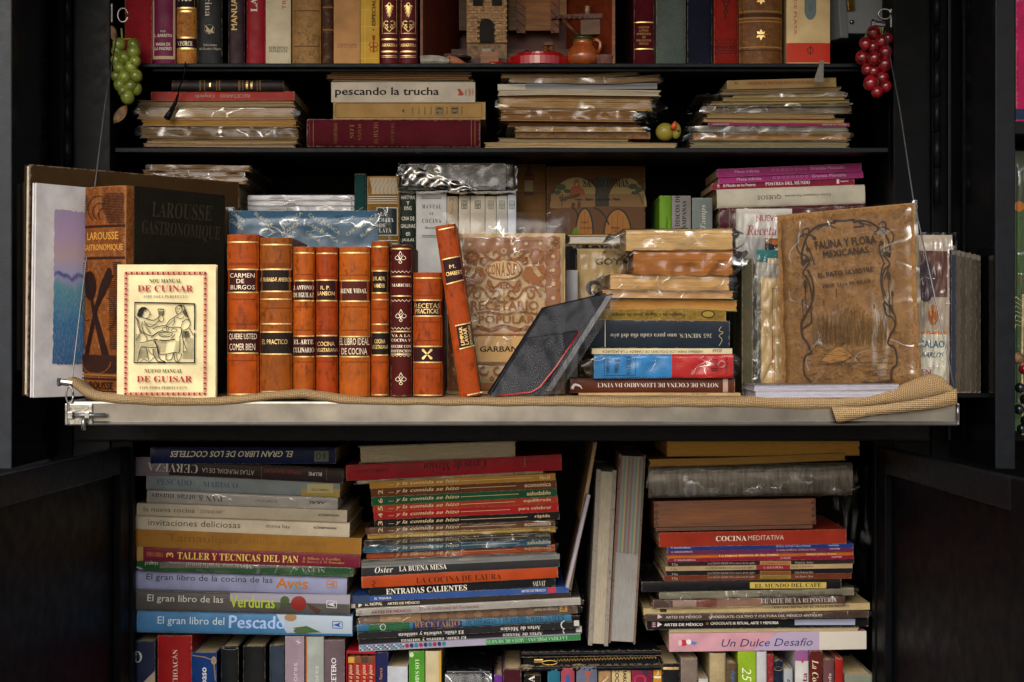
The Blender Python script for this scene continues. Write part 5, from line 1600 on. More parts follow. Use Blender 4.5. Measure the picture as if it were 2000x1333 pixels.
ld_ = [R(166, 440, 238, 445, BR), R(164, 501, 236, 506, BR), T('LAROUSSE', 201, 461, 56, 15, 'c08a3c', 'b'), T('GASTRONOMIQUE', 200, 484, 70, 14, 'c08a3c', 'b')]
for k in range(19):
    y = 380 + 3.1 * k
    ld_.append(R(167, y, 172 + 4 * math.sin(k * .3), y + 1.2, BR, 'ribbing')); ld_.append(R(208 - 5 * math.sin(k * .25), y, 238, y + 1.2, BR, 'ribbing'))
for k in range(42):
    y = 512 + 4 * k
    ld_.append(R(163, y, 168 + (5 if 4 < k < 12 else 0), y + 1.6, BR, 'ribbing')); ld_.append(R(212 if k > 8 else 220, y, 232, y + 1.6, BR, 'ribbing'))
ld_ += [RING(196, 408, 20, 24, 1.4, BR, a0=120, a1=300), RING(200, 414, 14, 16, 1.4, BR, a0=120, a1=300), RING(207, 420, 10, 12, 1.4, BR, a0=130, a1=300),
        O(179, 556, 11.5, 28, '24100a', 'spoon_relief'), G([(180, 578), (184, 582), (213, 700), (202, 704), (183, 606)], '24100a', 'spoon_relief'),
        G([(198, 556), (212, 522), (216, 523), (206, 554), (214, 528), (218, 530), (209, 558), (217, 534), (220, 537), (210, 562), (206, 572), (200, 584), (193, 600), (172, 702), (163, 704), (188, 596), (194, 576)], '24100a', 'fork_relief'),
        RING(172, 600, 12, 24, 1.2, BR, a0=60, a1=260), RING(208, 610, 14, 30, 1.2, BR, a0=-90, a1=90), R(161, 690, 222, 724, '2c140a'), O(187, 702, 26, 26, '8a5220', 'plate_relief', 0, 180), RING(187, 702, 26, 24, 1.6, '6a3c18', 'plate_relief', 0, 180),
        R(161, 727, 226, 730, '8a5a28'), R(160, 734, 226, 737, BR), T('LAROUSSE', 190, 748, 52, 14, '1c0e08', 'b'), R(160, 758, 225, 763, BR)]
def lsurf(u, w, off):
    return (u, -spine_f(u / (lw / 2), .006) - off, w)
decorate(LR, ld_, l2uv, lsurf)
lhm = homography([(245, 361), (436, 380), (436, 766), (241, 775)], ld - .014, lh)
def csurf(u, w, off):
    return (lw / 2 + .0022 + off, .014 + u + (ld - .014) / 2, w)
decorate(LR, [T('LAROUSSE', 345, 410, 128, 30, '383222', 'S', -4, 'embossed_title'), T('GASTRONOMIQUE', 343, 449, 168, 32, '383222', 'S', -4.5, 'embossed_title'), L([(258, 380), (258, 760)], 1.2, '26231a'), L([(262, 470), (432, 482)], 1, '26231a')], lhm, csurf)

# cream booklet with red frame and woodcut
CX0, CX1 = 228, 422
nm = []
RD_ = 'a01e24'
def bead_frame(x0, y0, x1, y1):
    out = []
    for a, b, c_, d in ((x0, y0, x1, y0), (x0, y1, x1, y1), (x0, y0, x0, y1), (x1, y0, x1, y1)):
        out += [L([(a - (2.6 if b != d else 0), b - (2.6 if a != c_ else 0)), (c_ - (2.6 if b != d else 0), d - (2.6 if a != c_ else 0))], .8, 'b8434a', 'red_frame'),
                L([(a + (2.6 if b != d else 0), b + (2.6 if a != c_ else 0)), (c_ + (2.6 if b != d else 0), d + (2.6 if a != c_ else 0))], .8, 'b8434a', 'red_frame')]
        ln = math.hypot(c_ - a, d - b); k_ = int(ln / 10.2)
        for k in range(k_ + 1):
            x, y = a + (c_ - a) * k / k_, b + (d - b) * k / k_
            out.append(G([(x - 3, y), (x, y - 3), (x + 3, y), (x, y + 3)], RD_, 'red_frame'))
            if k < k_:
                x, y = a + (c_ - a) * (k + .5) / k_, b + (d - b) * (k + .5) / k_
                out.append(O(x, y, 1.2, 1.2, RD_, 'red_frame'))
    return out
nm += bead_frame(246, 531, 401, 767)
nm += [T('NOU MANUAL', 323, 546, 63, 7.5, '17130f', 'S'), T('DE CUINAR', 323, 561, 108, 12.5, 'a8282c', 'S'), T('AMB TOTA PERFECCIÓ', 323, 576, 87, 6.5, '17130f', 'R'),
       T('NUEVO MANUAL', 320, 722, 74, 7.5, '17130f', 'S'), T('DE GUISAR', 322, 738, 108, 12.5, 'a8282c', 'S'), T('CON TODA PERFECCIÓN', 320, 754, 92, 6.5, '17130f', 'R')]
WI = '12110f'
def wz(pts, w=1.2, sm=True):
    p = ZM(250, 575, 9.52, pts)
    return L(smooth_line(p, 4) if sm else p, w, WI, 'woodcut')
nm += [wz([(120, 130), (700, 138), (1250, 155)], 2.6), wz([(1240, 150), (1245, 400), (1240, 640)], 2.6), wz([(1245, 690), (1240, 1000), (1245, 1250)], 2.6), wz([(1250, 1250), (700, 1248), (115, 1248)], 2.2), wz([(130, 130), (125, 600), (120, 1250)], 1.8)]
# seated drinker
nm += [wz([(300, 215), (350, 240), (425, 348), (398, 352), (392, 400), (330, 425), (270, 400)], 1.2), wz([(330, 425), (480, 460), (575, 400), (600, 380)], 1.5), wz([(270, 480), (262, 560), (300, 680), (440, 750), (560, 680), (640, 650)], 1.5), wz([(300, 470), (380, 570), (470, 560), (580, 470)], 1.4),
       wz([(140, 390), (180, 470), (190, 560), (230, 700), (150, 830)], 1.3), wz([(240, 650), (340, 760), (350, 850), (235, 880)], 1.4), wz([(350, 850), (440, 830), (480, 840), (540, 950), (440, 965), (235, 950)], 1.5), wz([(540, 960), (570, 1090), (610, 1190), (700, 1230), (560, 1220), (480, 1090), (470, 990)], 1.6),
       wz([(240, 975), (180, 1240)], 1.3, False), wz([(230, 975), (345, 975), (400, 1230), (300, 1180), (230, 1240)], 1.2, False), wz([(380, 1000), (430, 1080), (500, 1130), (410, 1230)], 1.2), wz([(560, 690), (430, 780)], 1.2, False)]
hair = ZM(250, 575, 9.52, [(270, 400), (180, 395), (170, 350), (200, 260), (260, 210), (330, 215), (350, 250), (300, 270), (280, 300), (290, 330), (260, 350)])
nm += [G(hair, WI, 'woodcut'), wz([(330, 300), (350, 305)], 1.6), wz([(560, 250), (670, 255)], 1.8), wz([(555, 250), (580, 360), (570, 440), (620, 490), (665, 460), (650, 370), (680, 260)], 1.3), G(ZM(250, 575, 9.52, [(575, 290), (665, 290), (650, 360), (585, 360)]), '6a6048', 'woodcut')]
# standing server
nm += [wz([(960, 175), (890, 230), (900, 310), (940, 345), (990, 310), (1010, 240), (960, 175)], 1.4), wz([(960, 175), (1040, 195), (1120, 400), (1150, 460)], 1.5), wz([(940, 345), (880, 390), (780, 460), (700, 570)], 1.5), wz([(860, 400), (870, 480), (830, 570)], 1.2), wz([(900, 400), (990, 430), (1050, 390)], 1.1),
       wz([(1020, 490), (1100, 440), (1160, 500), (1140, 590), (1060, 640), (990, 640)], 1.5), wz([(1020, 470), (1000, 560), (980, 590)], 1.2), wz([(1140, 600), (1220, 740)], 1.3, False), wz([(1000, 650), (1030, 850), (1030, 1060)], 1.6, False), wz([(1040, 850), (1100, 1030), (1040, 1050)], 1.2, False), wz([(1080, 650), (1080, 860)], 1.2, False)]
nm += [G(ZM(250, 575, 9.52, [(960, 175), (1010, 185), (1000, 215), (960, 200)]), WI, 'woodcut'), G(ZM(250, 575, 9.52, [(1010, 300), (1060, 240), (1110, 400), (1060, 380)]), '4a4232', 'woodcut'), wz([(915, 245), (930, 248)], 1.5), wz([(950, 245), (968, 250)], 1.5), wz([(935, 295), (950, 297)], 1.2)]
# table, dishes, cloth
nm += [wz([(460, 620), (560, 580), (680, 560), (780, 590), (980, 595), (990, 700), (960, 790)], 1.5), wz([(580, 690), (700, 680), (820, 690), (800, 750), (690, 765), (590, 740), (580, 690)], 1.4), wz([(600, 720), (700, 740), (790, 715)], 1), wz([(650, 600), (720, 600), (715, 665), (655, 660), (650, 600)], 1.1), wz([(810, 640), (850, 610), (910, 640), (890, 675), (820, 665), (810, 640)], 1.1),
       wz([(760, 600), (740, 670), (690, 670)], 1.1), wz([(480, 815), (560, 820)], 2.2), wz([(580, 825), (720, 835), (880, 810)], 2.2), wz([(810, 800), (880, 720)], 1.6), wz([(500, 830), (560, 970), (590, 1080), (700, 1090), (860, 1060), (960, 1050), (970, 800)], 1.6),
       wz([(720, 1090), (710, 1180), (760, 1200), (820, 1180), (850, 1070)], 1.6), wz([(860, 1070), (880, 1200), (940, 1230), (1000, 1120), (990, 1070)], 1.4), wz([(900, 1080), (930, 1220)], 1.2)]
for k in range(12):
    y = 850 + 18 * k
    nm.append(wz([(535 + 4 * k, y), (730 - 3 * k, y + 4)], .55, False)); nm.append(wz([(890 - 3 * k, y), (965, y + 3)], .55, False))
for k in range(22):
    y = 800 + 17.5 * k
    nm.append(wz([(1090 if y < 1030 else 1020, y), (1220, y + 3)], .6, False))
for k in range(24):
    y = 720 + 21 * k
    nm.append(wz([(140, y + 12), (235 - max(0, k - 8) * 3, y - 6)], .6, False))
for k in range(14):
    nm.append(wz([(165 + 6 * k, 420 + 22 * k), (205 + 5 * k, 450 + 20 * k)], .8, False)); nm.append(wz([(285 + 9 * k, 520 + 15 * k), (330 + 9 * k, 540 + 13 * k)], .55, False)); nm.append(wz([(215 + 12 * k, 1000), (200 + 13 * k, 1170)], .5, False))
    nm.append(wz([(250 + 18 * k, 900 - 2 * k), (255 + 18 * k, 945)], .5, False)); nm.append(wz([(1030 + 8 * k, 660), (1035 + 9 * k, 780)], .6, False)); nm.append(wz([(470 + 4 * k, 1000 + 13 * k), (520 + 5 * k, 990 + 13 * k)], .5, False))
    nm.append(wz([(720 + 10 * k, 560 - 9 * k), (740 + 9 * k, 575 - 8 * k)], .5, False)); nm.append(wz([(350 + 14 * k, 500 + 3 * k), (360 + 14 * k, 530 + 2 * k)], .5, False))
slab_book('cream booklet with red beaded frame and black woodcut', ((228, 514), (421, 514), (421, 777), (228, 777)), .004, .012, 'e8d9a8', 'matte', nm, lean=1.0, tilt=0, warp=.0003, board=.0008, origin=Vector((PX(324.5, .006), .006, ZT - .003)))

# blue book in a clear sleeve behind the leather row
cb = []
for (x, y, a, s_) in ((465, 447, -38, 'CARTA'), (462, 462, -38, 'CARTA'), (573, 451, 36, 'BLANCA'), (617, 452, -36, 'CARTA'), (647, 468, -36, 'BLANCA'), (568, 470, 36, 'BLANCA'), (616, 469, -36, 'CARTA'), (644, 485, -36, 'BLANCA'), (612, 486, -36, 'CARTA'),
                      (690, 474, 36, 'CARTA'), (720, 455, 36, 'BLANCA'), (560, 488, 36, 'BLANCA'), (722, 474, 36, 'BLANCA'), (520, 470, 36, 'CARTA'), (515, 452, -36, 'BLANCA')):
    cb.append(T(s_, x, y, 33 if s_ == 'CARTA' else 42, 7, '9a9c88', 's', a))
cb.append(L(smooth_line([(654, 444), (657, 452), (661, 444), (664, 454), (667, 445), (671, 449), (667, 455)], 4), .8, '10202c', 'signature'))
slab_book('blue book patterned with slanted gold words in clear sleeve', ((447, 434), (738, 436), (738, 790), (447, 790)), .21, .012, '1d4a66', 'gloss', cb, lean=1, sleeve=(8, 26, 8, 0, .004), fm='film',
          origin=Vector((PX(592, .21), .21, ZT)), warp=.0004)

# tan book with papercut print in a clear sleeve
BRN = '85522f'
cz = lambda pts: ZM(870, 450, 6.347, pts)
cs = []
cs += [R(878, 466, 1095, 492, BRN, 'papercut'), R(1067, 490, 1095, 762, BRN, 'papercut'), R(878, 490, 894, 762, BRN, 'papercut')]
CRM = 'b4976c'
for k in range(9):
    x = 888 + 28 * k
    if x < 1075:
        cs += [O(x, 473, 14, 8.5, BRN, 'papercut', 180, 360), O(x, 479, 3.7, 3.7, CRM, 'papercut_hole'), O(x, 492, 13, 5, BRN, 'papercut', 0, 180)]
for k in range(10):
    y = 505 + 27.5 * k
    cs += [O(1086, y, 10, 13.5, BRN, 'papercut', -90, 90), O(1081, y, 3.7, 3.7, CRM, 'papercut_hole'), O(886, y, 10, 13.5, BRN, 'papercut', 90, 270), O(886, y, 3.5, 3.5, CRM, 'papercut_hole'), O(1068, y + 8, 4, 9, BRN, 'papercut', 90, 270)]
def wheel(cx, cy, r):
    o_ = [O(cx, cy, r, r, BRN, 'papercut'), RING(cx, cy, r * .55, r * .55, r * .42, CRM, 'papercut_hole')]
    for a in range(0, 360, 45):
        o_.append(L([(cx, cy), (cx + r * .8 * math.cos(math.radians(a + 10)), cy + r * .8 * math.sin(math.radians(a + 10)))], r * .1, BRN, 'papercut'))
    return o_
cs += wheel(1081, 478, 14.5)
for cx in (921, 1050):
    for a in range(0, 360, 60):
        cs.append(O(cx + 11 * math.cos(math.radians(a)), 504 + 11 * math.sin(math.radians(a)), 6, 6, BRN, 'papercut'))
    cs += wheel(cx, 504, 13)
cs += wheel(984, 493, 8)
cs += [O(984.5, 530, 36, 20, BRN, 'papercut'), O(984.5, 530, 34, 18.4, CRM, 'papercut_hole')]
for ch, x, h in (('C', 956, 19), ('O', 964, 22), ('N', 973, 25), ('A', 983, 29), ('S', 993, 29), ('U', 1001, 25), ('P', 1008, 22), ('O', 1015, 18)):
    cs.append(T(ch, x, 530, 7.6, h, BRN, 'b'))
for sg in (-1, 1):
    f_ = lambda x: 984.5 + sg * (x - 984.5)
    # bird
    cs += [G([(f_(x), y) for x, y in ((1023, 549), (1019, 542), (1024, 534), (1027, 526), (1034, 524), (1041, 527), (1043, 536), (1052, 546), (1062, 541), (1047, 525), (1062, 521), (1067, 530), (1066, 545), (1058, 553), (1064, 566), (1050, 561), (1034, 556))], BRN, 'papercut'),
           RING(f_(1034), 531, 3.2, 3.2, 1.6, CRM, 'papercut_hole')]
    # scrolls
    for (cx, cy, r, a0, a1) in ((1001, 500, 9, 90, 400), (1024, 514, 8, -120, 200), (1000, 578, 9, 60, 380), (1036, 580, 9, -90, 220), (970 + 38, 567, 6, 0, 250)):
        pts = []
        for k in range(20):
            a = math.radians(a0 + (a1 - a0) * k / 19)
            rr = r * (1 - .5 * k / 19)
            pts.append((f_(cx + rr * math.cos(a)), cy + rr * math.sin(a)))
        cs.append(L(pts, [4.6 - 3 * k / 19 for k in range(20)], BRN, 'papercut'))
    for pl in ([(990, 512), (1002, 511), (1016, 506), (1026, 496)], [(1012, 508), (1022, 512), (1031, 506)], [(990, 555), (1004, 566), (1012, 552)], [(1008, 566), (1016, 558), (1014, 550)], [(996, 588), (1012, 586), (1026, 568), (1044, 566), (1056, 584)], [(986, 640), (1010, 650), (1030, 642), (1052, 652)]):
        cs.append(L([(f_(x), y) for x, y in smooth_line(pl, 5)], 4.2, BRN, 'papercut'))
    for a, b in (((1018, 527), (1050, 560)), ((1025, 522), (1040, 508)), ((1005, 500), (996, 488)), ((1030, 488), (1022, 500)), ((1062, 500), (1075, 502)), ((1058, 510), (1072, 520)), ((1000, 590), (1006, 602)), ((1030, 590), (1036, 602)), ((1052, 560), (1064, 575))):
        cs.append(L([(f_(a[0]), a[1]), (f_(b[0]), b[1])], .9, BRN, 'papercut'))
for k in range(26):
    gx, gy = 992 + (k % 6) * 12.5, 500 + (k // 6) * 21 + (k % 2) * 9
    if gy < 590 and not (gx < 1022 and 508 < gy < 552):
        for sg in (-1, 1):
            cs += [RING(984.5 + sg * (gx - 984.5), gy, 3.4, 2.6, 1.3, BRN, 'papercut', 20 * k, 20 * k + 250), L([(984.5 + sg * (gx - 984.5), gy + 3), (984.5 + sg * (gx + 5 - 984.5), gy + 11)], .8, BRN, 'papercut')]
for k in range(13):
    cs += [L([(922 + 10.5 * k, 589), (926 + 10.5 * k, 594)], .8, BRN, 'papercut'), L([(924 + 10.5 * k, 609), (921 + 10.5 * k, 621)], .8, BRN, 'papercut')]
cs += [RING(984.5, 561, 6.5, 6.5, 2, BRN, 'papercut'), L([(978, 561), (991, 561)], 1.2, BRN, 'papercut'), L([(984.5, 553), (984.5, 592)], 1.2, BRN, 'papercut'), L([(984.5, 493), (984.5, 511)], 1.2, BRN, 'papercut')]
cs += [T('RECETARIO', 986, 601, 132, 18, BRN, 'b'), L(smooth_line([(925, 619), (950, 613), (985, 618), (1015, 613), (1050, 618)], 5), 3.2, BRN, 'papercut'), T('POPULAR', 990, 628, 110, 15, BRN, 'b'), L(smooth_line([(930, 640), (950, 648), (985, 640), (1020, 648), (1052, 640)], 5), 3.6, BRN, 'papercut')]
cs += [R(900, 656, 1075, 660, BRN, 'papercut'), R(934, 661, 1064, 711, 'b8935e', 'label_panel'), T('GARBANZO', 989, 686, 102, 11, '1c1410', 'b'), R(900, 713, 1075, 716, BRN, 'papercut')]
for k in range(6):
    cs += [RING(920 + 27 * k, 728, 8, 7, 3.6, BRN, 'papercut', 0, 280), O(908 + 27 * k, 742, 4, 4, BRN, 'papercut')]
cs.append(R(882, 752, 1095, 764, BRN, 'papercut'))
slab_book('tan book with brown papercut birds print in clear sleeve', ((872, 456), (1105, 459), (1103, 772), (876, 772)), .125, .01, 'b4976c', 'matte', cs, lean=2.0, sleeve=(13, 10, 42, 0, .0035), fm='film',
          origin=Vector((PX(989, .125), .125, ZT)), warp=.00005)

# black leather wallet book leaning in plastic
wl = thing('wallet_book', 'black leather wallet book with red piping leaning in clear plastic', 'book', P(957, 776, .03))
wl.location.z = ZT
e1, e2, e3, e4 = Vector((.076, -.022, 0)), Vector((.078, .016, .122)), Vector((-.004, .011, .004)), Vector((.013, .004, .02))
def skew(name, u0, u1, w0, w1, d0, d1, mat, nn=8):
    V, F = [], []
    for d in (d0, d1):
        for j in range(nn + 1):
            for i in range(nn + 1):
                u, w = u0 + (u1 - u0) * i / nn, w0 + (w1 - w0) * j / nn
                p = e1 * u + e2 * w + e3 * d + e4 * (u * w)
                p.y += .0025 * math.sin(2.6 * u + 3 * w) - .006 * u * w
                V.append(p)
    m_ = nn + 1
    for q in range(2):
        for j in range(nn):
            for i in range(nn):
                k = q * m_ * m_ + j * m_ + i
                F.append((k, k + 1, k + m_ + 1, k + m_))
    for i in range(nn):
        for a_ in (i, nn * m_ + i):
            F.append((a_, a_ + 1, a_ + 1 + m_ * m_, a_ + m_ * m_))
        for a_ in (i * m_, i * m_ + nn):
            F.append((a_, a_ + m_, a_ + m_ + m_ * m_, a_ + m_ * m_))
    return obj(name, mesh(V, F, smooth=False), mat, wl)
skew('back_panel', 0, 1, 0, 1, .55, 1, 'black_leather')
skew('front_flap', .02, .86, 0, .66, 0, .5, 'black_leather')
skew('spine_strip', 1.01, 1.12, .04, .98, .5, .9, 'dark_bag')
tube('red_piping', [e1 * u + e2 * w + e3 * -.15 + e4 * (u * w) for u, w in ((.14, .01), (.70, .05), (.80, .10), (.86, .30), (.87, .66))], .0014, 'glaze_red', wl, 6)
V, F = [], []
for j in range(31):
    for i in range(31):
        u, w = -.05 + 1.25 * i / 30, -.0 + 1.05 * j / 30
        p = e1 * u + e2 * w + e3 * -.5 + e4 * (u * w)
        p.y -= .002 * abs(noise.noise(Vector((u * 4, w * 5, 3)))) + .0025 * noise.noise(Vector((u * 2, w * 9 + u * 5, 6))) - .002
        V.append(p)
F = [(j * 31 + i, j * 31 + i + 1, j * 31 + i + 32, j * 31 + i + 31) for j in range(30) for i in range(30)]
obj('plastic_sleeve', mesh(V, F, smooth=True), 'film_clear', wl)

# stack in crinkled plastic
YS = .062
stack('in stack on burlap', 'stack wrapped in plastic on the table', YS, .15, [
    ('thick tan paperback in clear plastic', 1222, 1432, 450, 447, 'c49a62', K(fore=True, t=.001, pages='d2ab70', wrap=(34, 22, .003), D=.12, tilt=.8)),
    ('crackled brown foil-wrapped book', 1236, 1432, 490, 489, '8a5424', K(fore=True, t=.001, pages='a8672c', wrap=(16, 24, .006), tilt=0, bend=.0008)),
    ('wrapped tan paperback', 1191, 1425, 537, 539, 'c29458', K(fore=True, t=.001, pages='d0a468', wrap=(24, 18, .0035), bend=.0012)),
    ('thin wrapped tan booklet', 1176, 1432, 567, 569, 'c49a66', K(fore=True, t=.0008, pages='cf9f6a', wrap=(8, 8, .002))),
    ('green-covered paperback with ragged edge', 1190, 1440, 582, 584, '1d5a2c', K(fore=True, t=.0012, pages='c08a48', bend=-.0016)),
    ('olive yellow spine', 1166, 1418, 604, 606, '7c6420', K(t=.001, mat='mottle', dec=[T('Hongos de Chiapas, Guía de campo', 1266, 614.5, 142, 8, '2a1f0c', 'b', 180), O(1383, 614, 14, 8, '33260e', 'emblem'), O(1383, 614, 11, 5.5, '8a7228', 'emblem')])),
    ('thick navy book', 1127, 1425, 625, 627, '16222e', K(bulge=.0015, dec=[T('365 MENUS, uno para cada dia del año', 1291, 655, 197, 10.5, 'b0a894', 'R', 180), R(1181, 627, 1182.6, 679, 'c0b8a0'), L(smooth_line([(1404, 676), (1410, 664), (1404, 656), (1412, 650), (1404, 646), (1409, 638)], 4), .9, 'b0a070', 'signature')])),
    ('slim cream booklet', 1156, 1430, 681, 681, 'c9bb96', K(t=.0006, dec=[T('HIERBAS PARA LOS DOLORES DE CABEZA Y LA JAQUECA', 1274, 686.5, 196, 6.5, '1f1a14', 's', 180), T('EDAF', 1400, 685, 18, 6, '1f1a14', 's', 180)])),
    ('blue and red book in crinkled plastic', 1160, 1432, 693, 691, '2a7ab8', K(wrap=(22, 12, .003), dec=[R(1312, 692, 1431.6, 739, 'b01a1c', 'red_panel'), L([(1180, 699), (1241, 697), (1241, 733), (1180, 734), (1180, 699)], 1, '14283a'), T('COCINA', 1228, 715, 34, 9, '14283a', 'R', -90), T('& vino', 1206, 715, 26, 12, '14283a', 'S', -90), T('NAVARRA', 1187, 716, 30, 6, '14283a', 'R', -90),
        T('RTB', 1395, 713, 24, 13, '3a0c10', 'R', -90), T('DA. MARIA', 1419, 713, 36, 5, '3a0c10', 's', -90)])),
    ('glossy brown book with upside-down white title', 1114, 1435, 740, 739, '52281a', K(bulge=.002, dec=[T('NOTAS DE COCINA DE LEONARDO DA VINCI', 1285, 752.5, 236, 8.5, 'd2cabd', 'R', 180), R(1411.5, 740, 1421.5, 767, 'a88a7a'), L(smooth_line([(1117, 760), (1122, 752), (1132, 754), (1137, 760)], 5), [5, 6, 6, 5, 5, 5, 5, 4, 4, 4, 3, 3, 2, 2, 1.6, 1], 'cfc9c0', 'emblem')])),
    ('thin beige booklet', 1130, 1446, 767, 768, 'b5976a', K(t=.0005, mat='matte', dec=[T('A L M A', 1366, 770, 30, 2.6, '2c2014', 's', 180)]))], 773)
slab_book('tan card with brown letters behind the plastic-wrapped stack', ((1128, 498), (1240, 498), (1240, 780), (1128, 780)), .17, .008, '9a8256', 'matte', [T('GOYA', 1195, 523, 66, 13, '3a2a24', 'b'), O(1160, 575, 16, 15, '2c242c', 'ornament'), O(1161, 575, 7, 7, 'a08a60', 'ornament')],
          sleeve=(4, 10, 4, 0, .004), fm='film', origin=Vector((PX(1184, .17), .17, ZT)), lean=1)
book('grey-white book beside the tan papercut book', 1106, 1128, 528, 780, .15, D=.1, col='8a8a8e', mat='matte', bulge=.001, base=ZT, group='books at the back of the table')

# right-hand end of the table
slab_book('white recipe book cover with red title in crumpled plastic', ((1440, 436), (1548, 428), (1548, 790), (1440, 790)), .225, .012, 'b8b4ac', 'gloss', [T('NUEVO', 1500, 450, 46, 12, '9a4a50', 'b', 3), T('Recetario', 1500, 474, 84, 19, '9a4a50', 'I', 3), R(1494, 489, 1547, 500, '8a5a2a', 'picture'), R(1494, 500, 1547, 513, '1c2430', 'picture'),
    O(1512, 497, 6, 5, 'c0682c', 'picture'), R(1442, 490, 1493, 560, '9a9a98', 'picture')], sleeve=(14, 4, 8, 0, .006), fm='film', origin=Vector((PX(1494, .225), .225, ZT)), lean=1)
slab_book('teal-topped cover in plastic beside the duck book', ((1484, 513), (1556, 510), (1556, 790), (1476, 790)), .185, .01, 'b3aea4', 'gloss', [R(1484, 512, 1556, 534, '2a6a6c', 'teal_panel'), R(1504, 526, 1556, 536, 'c0b090', 'label_panel')], sleeve=(12, 2, 4, 0, .006), fm='film',
          origin=Vector((PX(1516, .185), .185, ZT)), lean=1)
slab_book('aged cream cover with red rule beside the duck book', ((1491, 552), (1560, 548), (1560, 775), (1486, 775)), .155, .008, 'c0a474', 'matte', [L([(1560, 569), (1511, 570), (1509, 770)], 1.2, '6a3a30'), L([(1560, 572), (1514, 573), (1512, 770)], .8, 'a03028'), T('POSTRES', 1552, 602, 60, 9, 'a02a20', 'R')],
          sleeve=(34, 2, 14, 0, .006), fm='film', origin=Vector((PX(1523, .155), .155, ZT)), lean=1)
book('grey-green cloth book end-on beside the wrapped stack', 1449, 1470, 505, 780, .12, D=.09, col='4e4a38', mat='cloth', base=ZT, group='books at the back of the table')
fz = lambda pts: ZM(1540, 400, 6.664, pts)
fz2 = lambda pts: ZM(1540, 560, 6.664, pts)
FI = '382c22'
fa = []
def fl_(pts, w, z=fz):
    fa.append(L(smooth_line(z(pts), 5), w * 1.6, FI, 'vine_border'))
for pts, w in (([(250, 760), (240, 640), (280, 500), (340, 370), (460, 270), (620, 230), (690, 210), (670, 195), (800, 190), (930, 170), (920, 200), (1000, 180), (1120, 190), (1240, 250), (1340, 350), (1390, 480), (1380, 620)], 2.6),
               ([(300, 470), (330, 560), (370, 640), (400, 750)], 1.6), ([(280, 420), (270, 340), (310, 305), (350, 320), (320, 400), (290, 480)], 1.6), ([(430, 430), (380, 390), (300, 375), (210, 430), (185, 520), (220, 610), (300, 640), (340, 700), (290, 690), (250, 740)], 1.8),
               ([(1200, 330), (1260, 260), (1340, 250), (1430, 310), (1440, 400), (1380, 480), (1300, 520), (1290, 570), (1340, 560), (1390, 600)], 1.8), ([(1300, 440), (1250, 480), (1260, 580), (1300, 680)], 1.8), ([(1250, 215), (1300, 180), (1340, 190), (1345, 280), (1320, 340)], 1.8),
               ([(450, 310), (560, 250), (690, 285), (610, 250)], 1.2), ([(920, 260), (1060, 240), (990, 200), (1160, 235)], 1.4), ([(340, 720), (250, 850), (290, 900), (330, 1010), (350, 1140), (330, 1260)], 1.9), ([(310, 810), (360, 920), (375, 1060), (350, 1200), (280, 1333)], 2.2),
               ([(1290, 590), (1380, 700), (1310, 780), (1270, 900), (1290, 1060), (1400, 1290)], 2.0), ([(1310, 690), (1270, 790), (1255, 950), (1280, 1120), (1310, 1300)], 1.9), ([(1380, 720), (1330, 830), (1300, 900)], 1.4)):
    fl_(pts, w)
for cx, cy, rx, ry in ((415, 415, 26, 20), (1205, 320, 26, 20), (330, 560, 30, 26), (1285, 445, 32, 26), (272, 990, 21, 58), (230, 1210, 13, 36), (1362, 860, 24, 60), (1402, 1080, 16, 40), (310, 680, 22, 30), (1320, 575, 20, 26)):
    a, b = fz([(cx, cy)])[0]
    fa.append(O(a, b, rx / 6.664, ry / 6.664, FI, 'vine_border'))
fl_([(272, 1040), (275, 1330)], 1.1); fl_([(1362, 920), (1358, 1330)], 1.1); fl_([(1402, 1110), (1396, 1290)], .9); fl_([(230, 1240), (236, 1390)], .9)
fa.append(G(fz([(250, 760), (236, 660), (280, 690), (340, 700), (300, 715), (270, 770)]), FI, 'vine_border')); fa.append(G(fz([(1380, 625), (1300, 580), (1340, 545), (1385, 560)]), FI, 'vine_border'))
for pts, w in (([(330, 200), (230, 350), (205, 430), (215, 560), (270, 640), (315, 760)], 2.6), ([(340, 160), (330, 380), (270, 430), (220, 470)], 1.6), ([(315, 760), (235, 810), (212, 920), (220, 1030), (270, 1090), (290, 1140)], 1.8), ([(1290, 110), (1400, 240), (1435, 330), (1410, 450), (1350, 540), (1320, 650), (1390, 680), (1425, 760), (1425, 900), (1360, 960), (1340, 1100)], 2.2),
               ([(1280, 130), (1310, 280), (1380, 300), (1420, 370)], 1.6), ([(290, 1210), (500, 1200), (760, 1190), (900, 1170), (1000, 1140), (1100, 1150), (1240, 1130), (1360, 1100)], 3.4)):
    fl_(pts, w, fz2)
rs = random.Random(3)
for k in range(210):
    x = rs.uniform(340, 1300)
    base = 700 - 70 * (x / 1300) + rs.uniform(-60, 40)
    hgt = rs.uniform(160, 430) * (1.15 if 600 < x < 900 else 1)
    dx = rs.uniform(-60, 60)
    fa.append(L(fz2([(x, base), (x + dx * .4, base - hgt * .6), (x + dx, base - hgt)]), [.55, .5, .3], rs.choice(('5a4226', '6e5230', '4a3a26')), 'reeds'))
for cx, cy, h in ((670, 20, 110), (500, 150, 80), (855, 265, 60), (1155, 180, 50)):
    fa.append(L(fz2([(cx, cy - h / 2), (cx, cy + h / 2)]), 1.8, '4a3826', 'reeds'))
for k in range(150):
    x = rs.uniform(240, 1380); y = rs.uniform(720, 1130)
    fa.append(L(fz2([(x, y), (x + rs.uniform(20, 120), y + rs.uniform(-25, 12))]), rs.uniform(.4, 1.0), rs.choice(('4e3c26', '5e4a30', '3c3226')), 'log_and_water'))
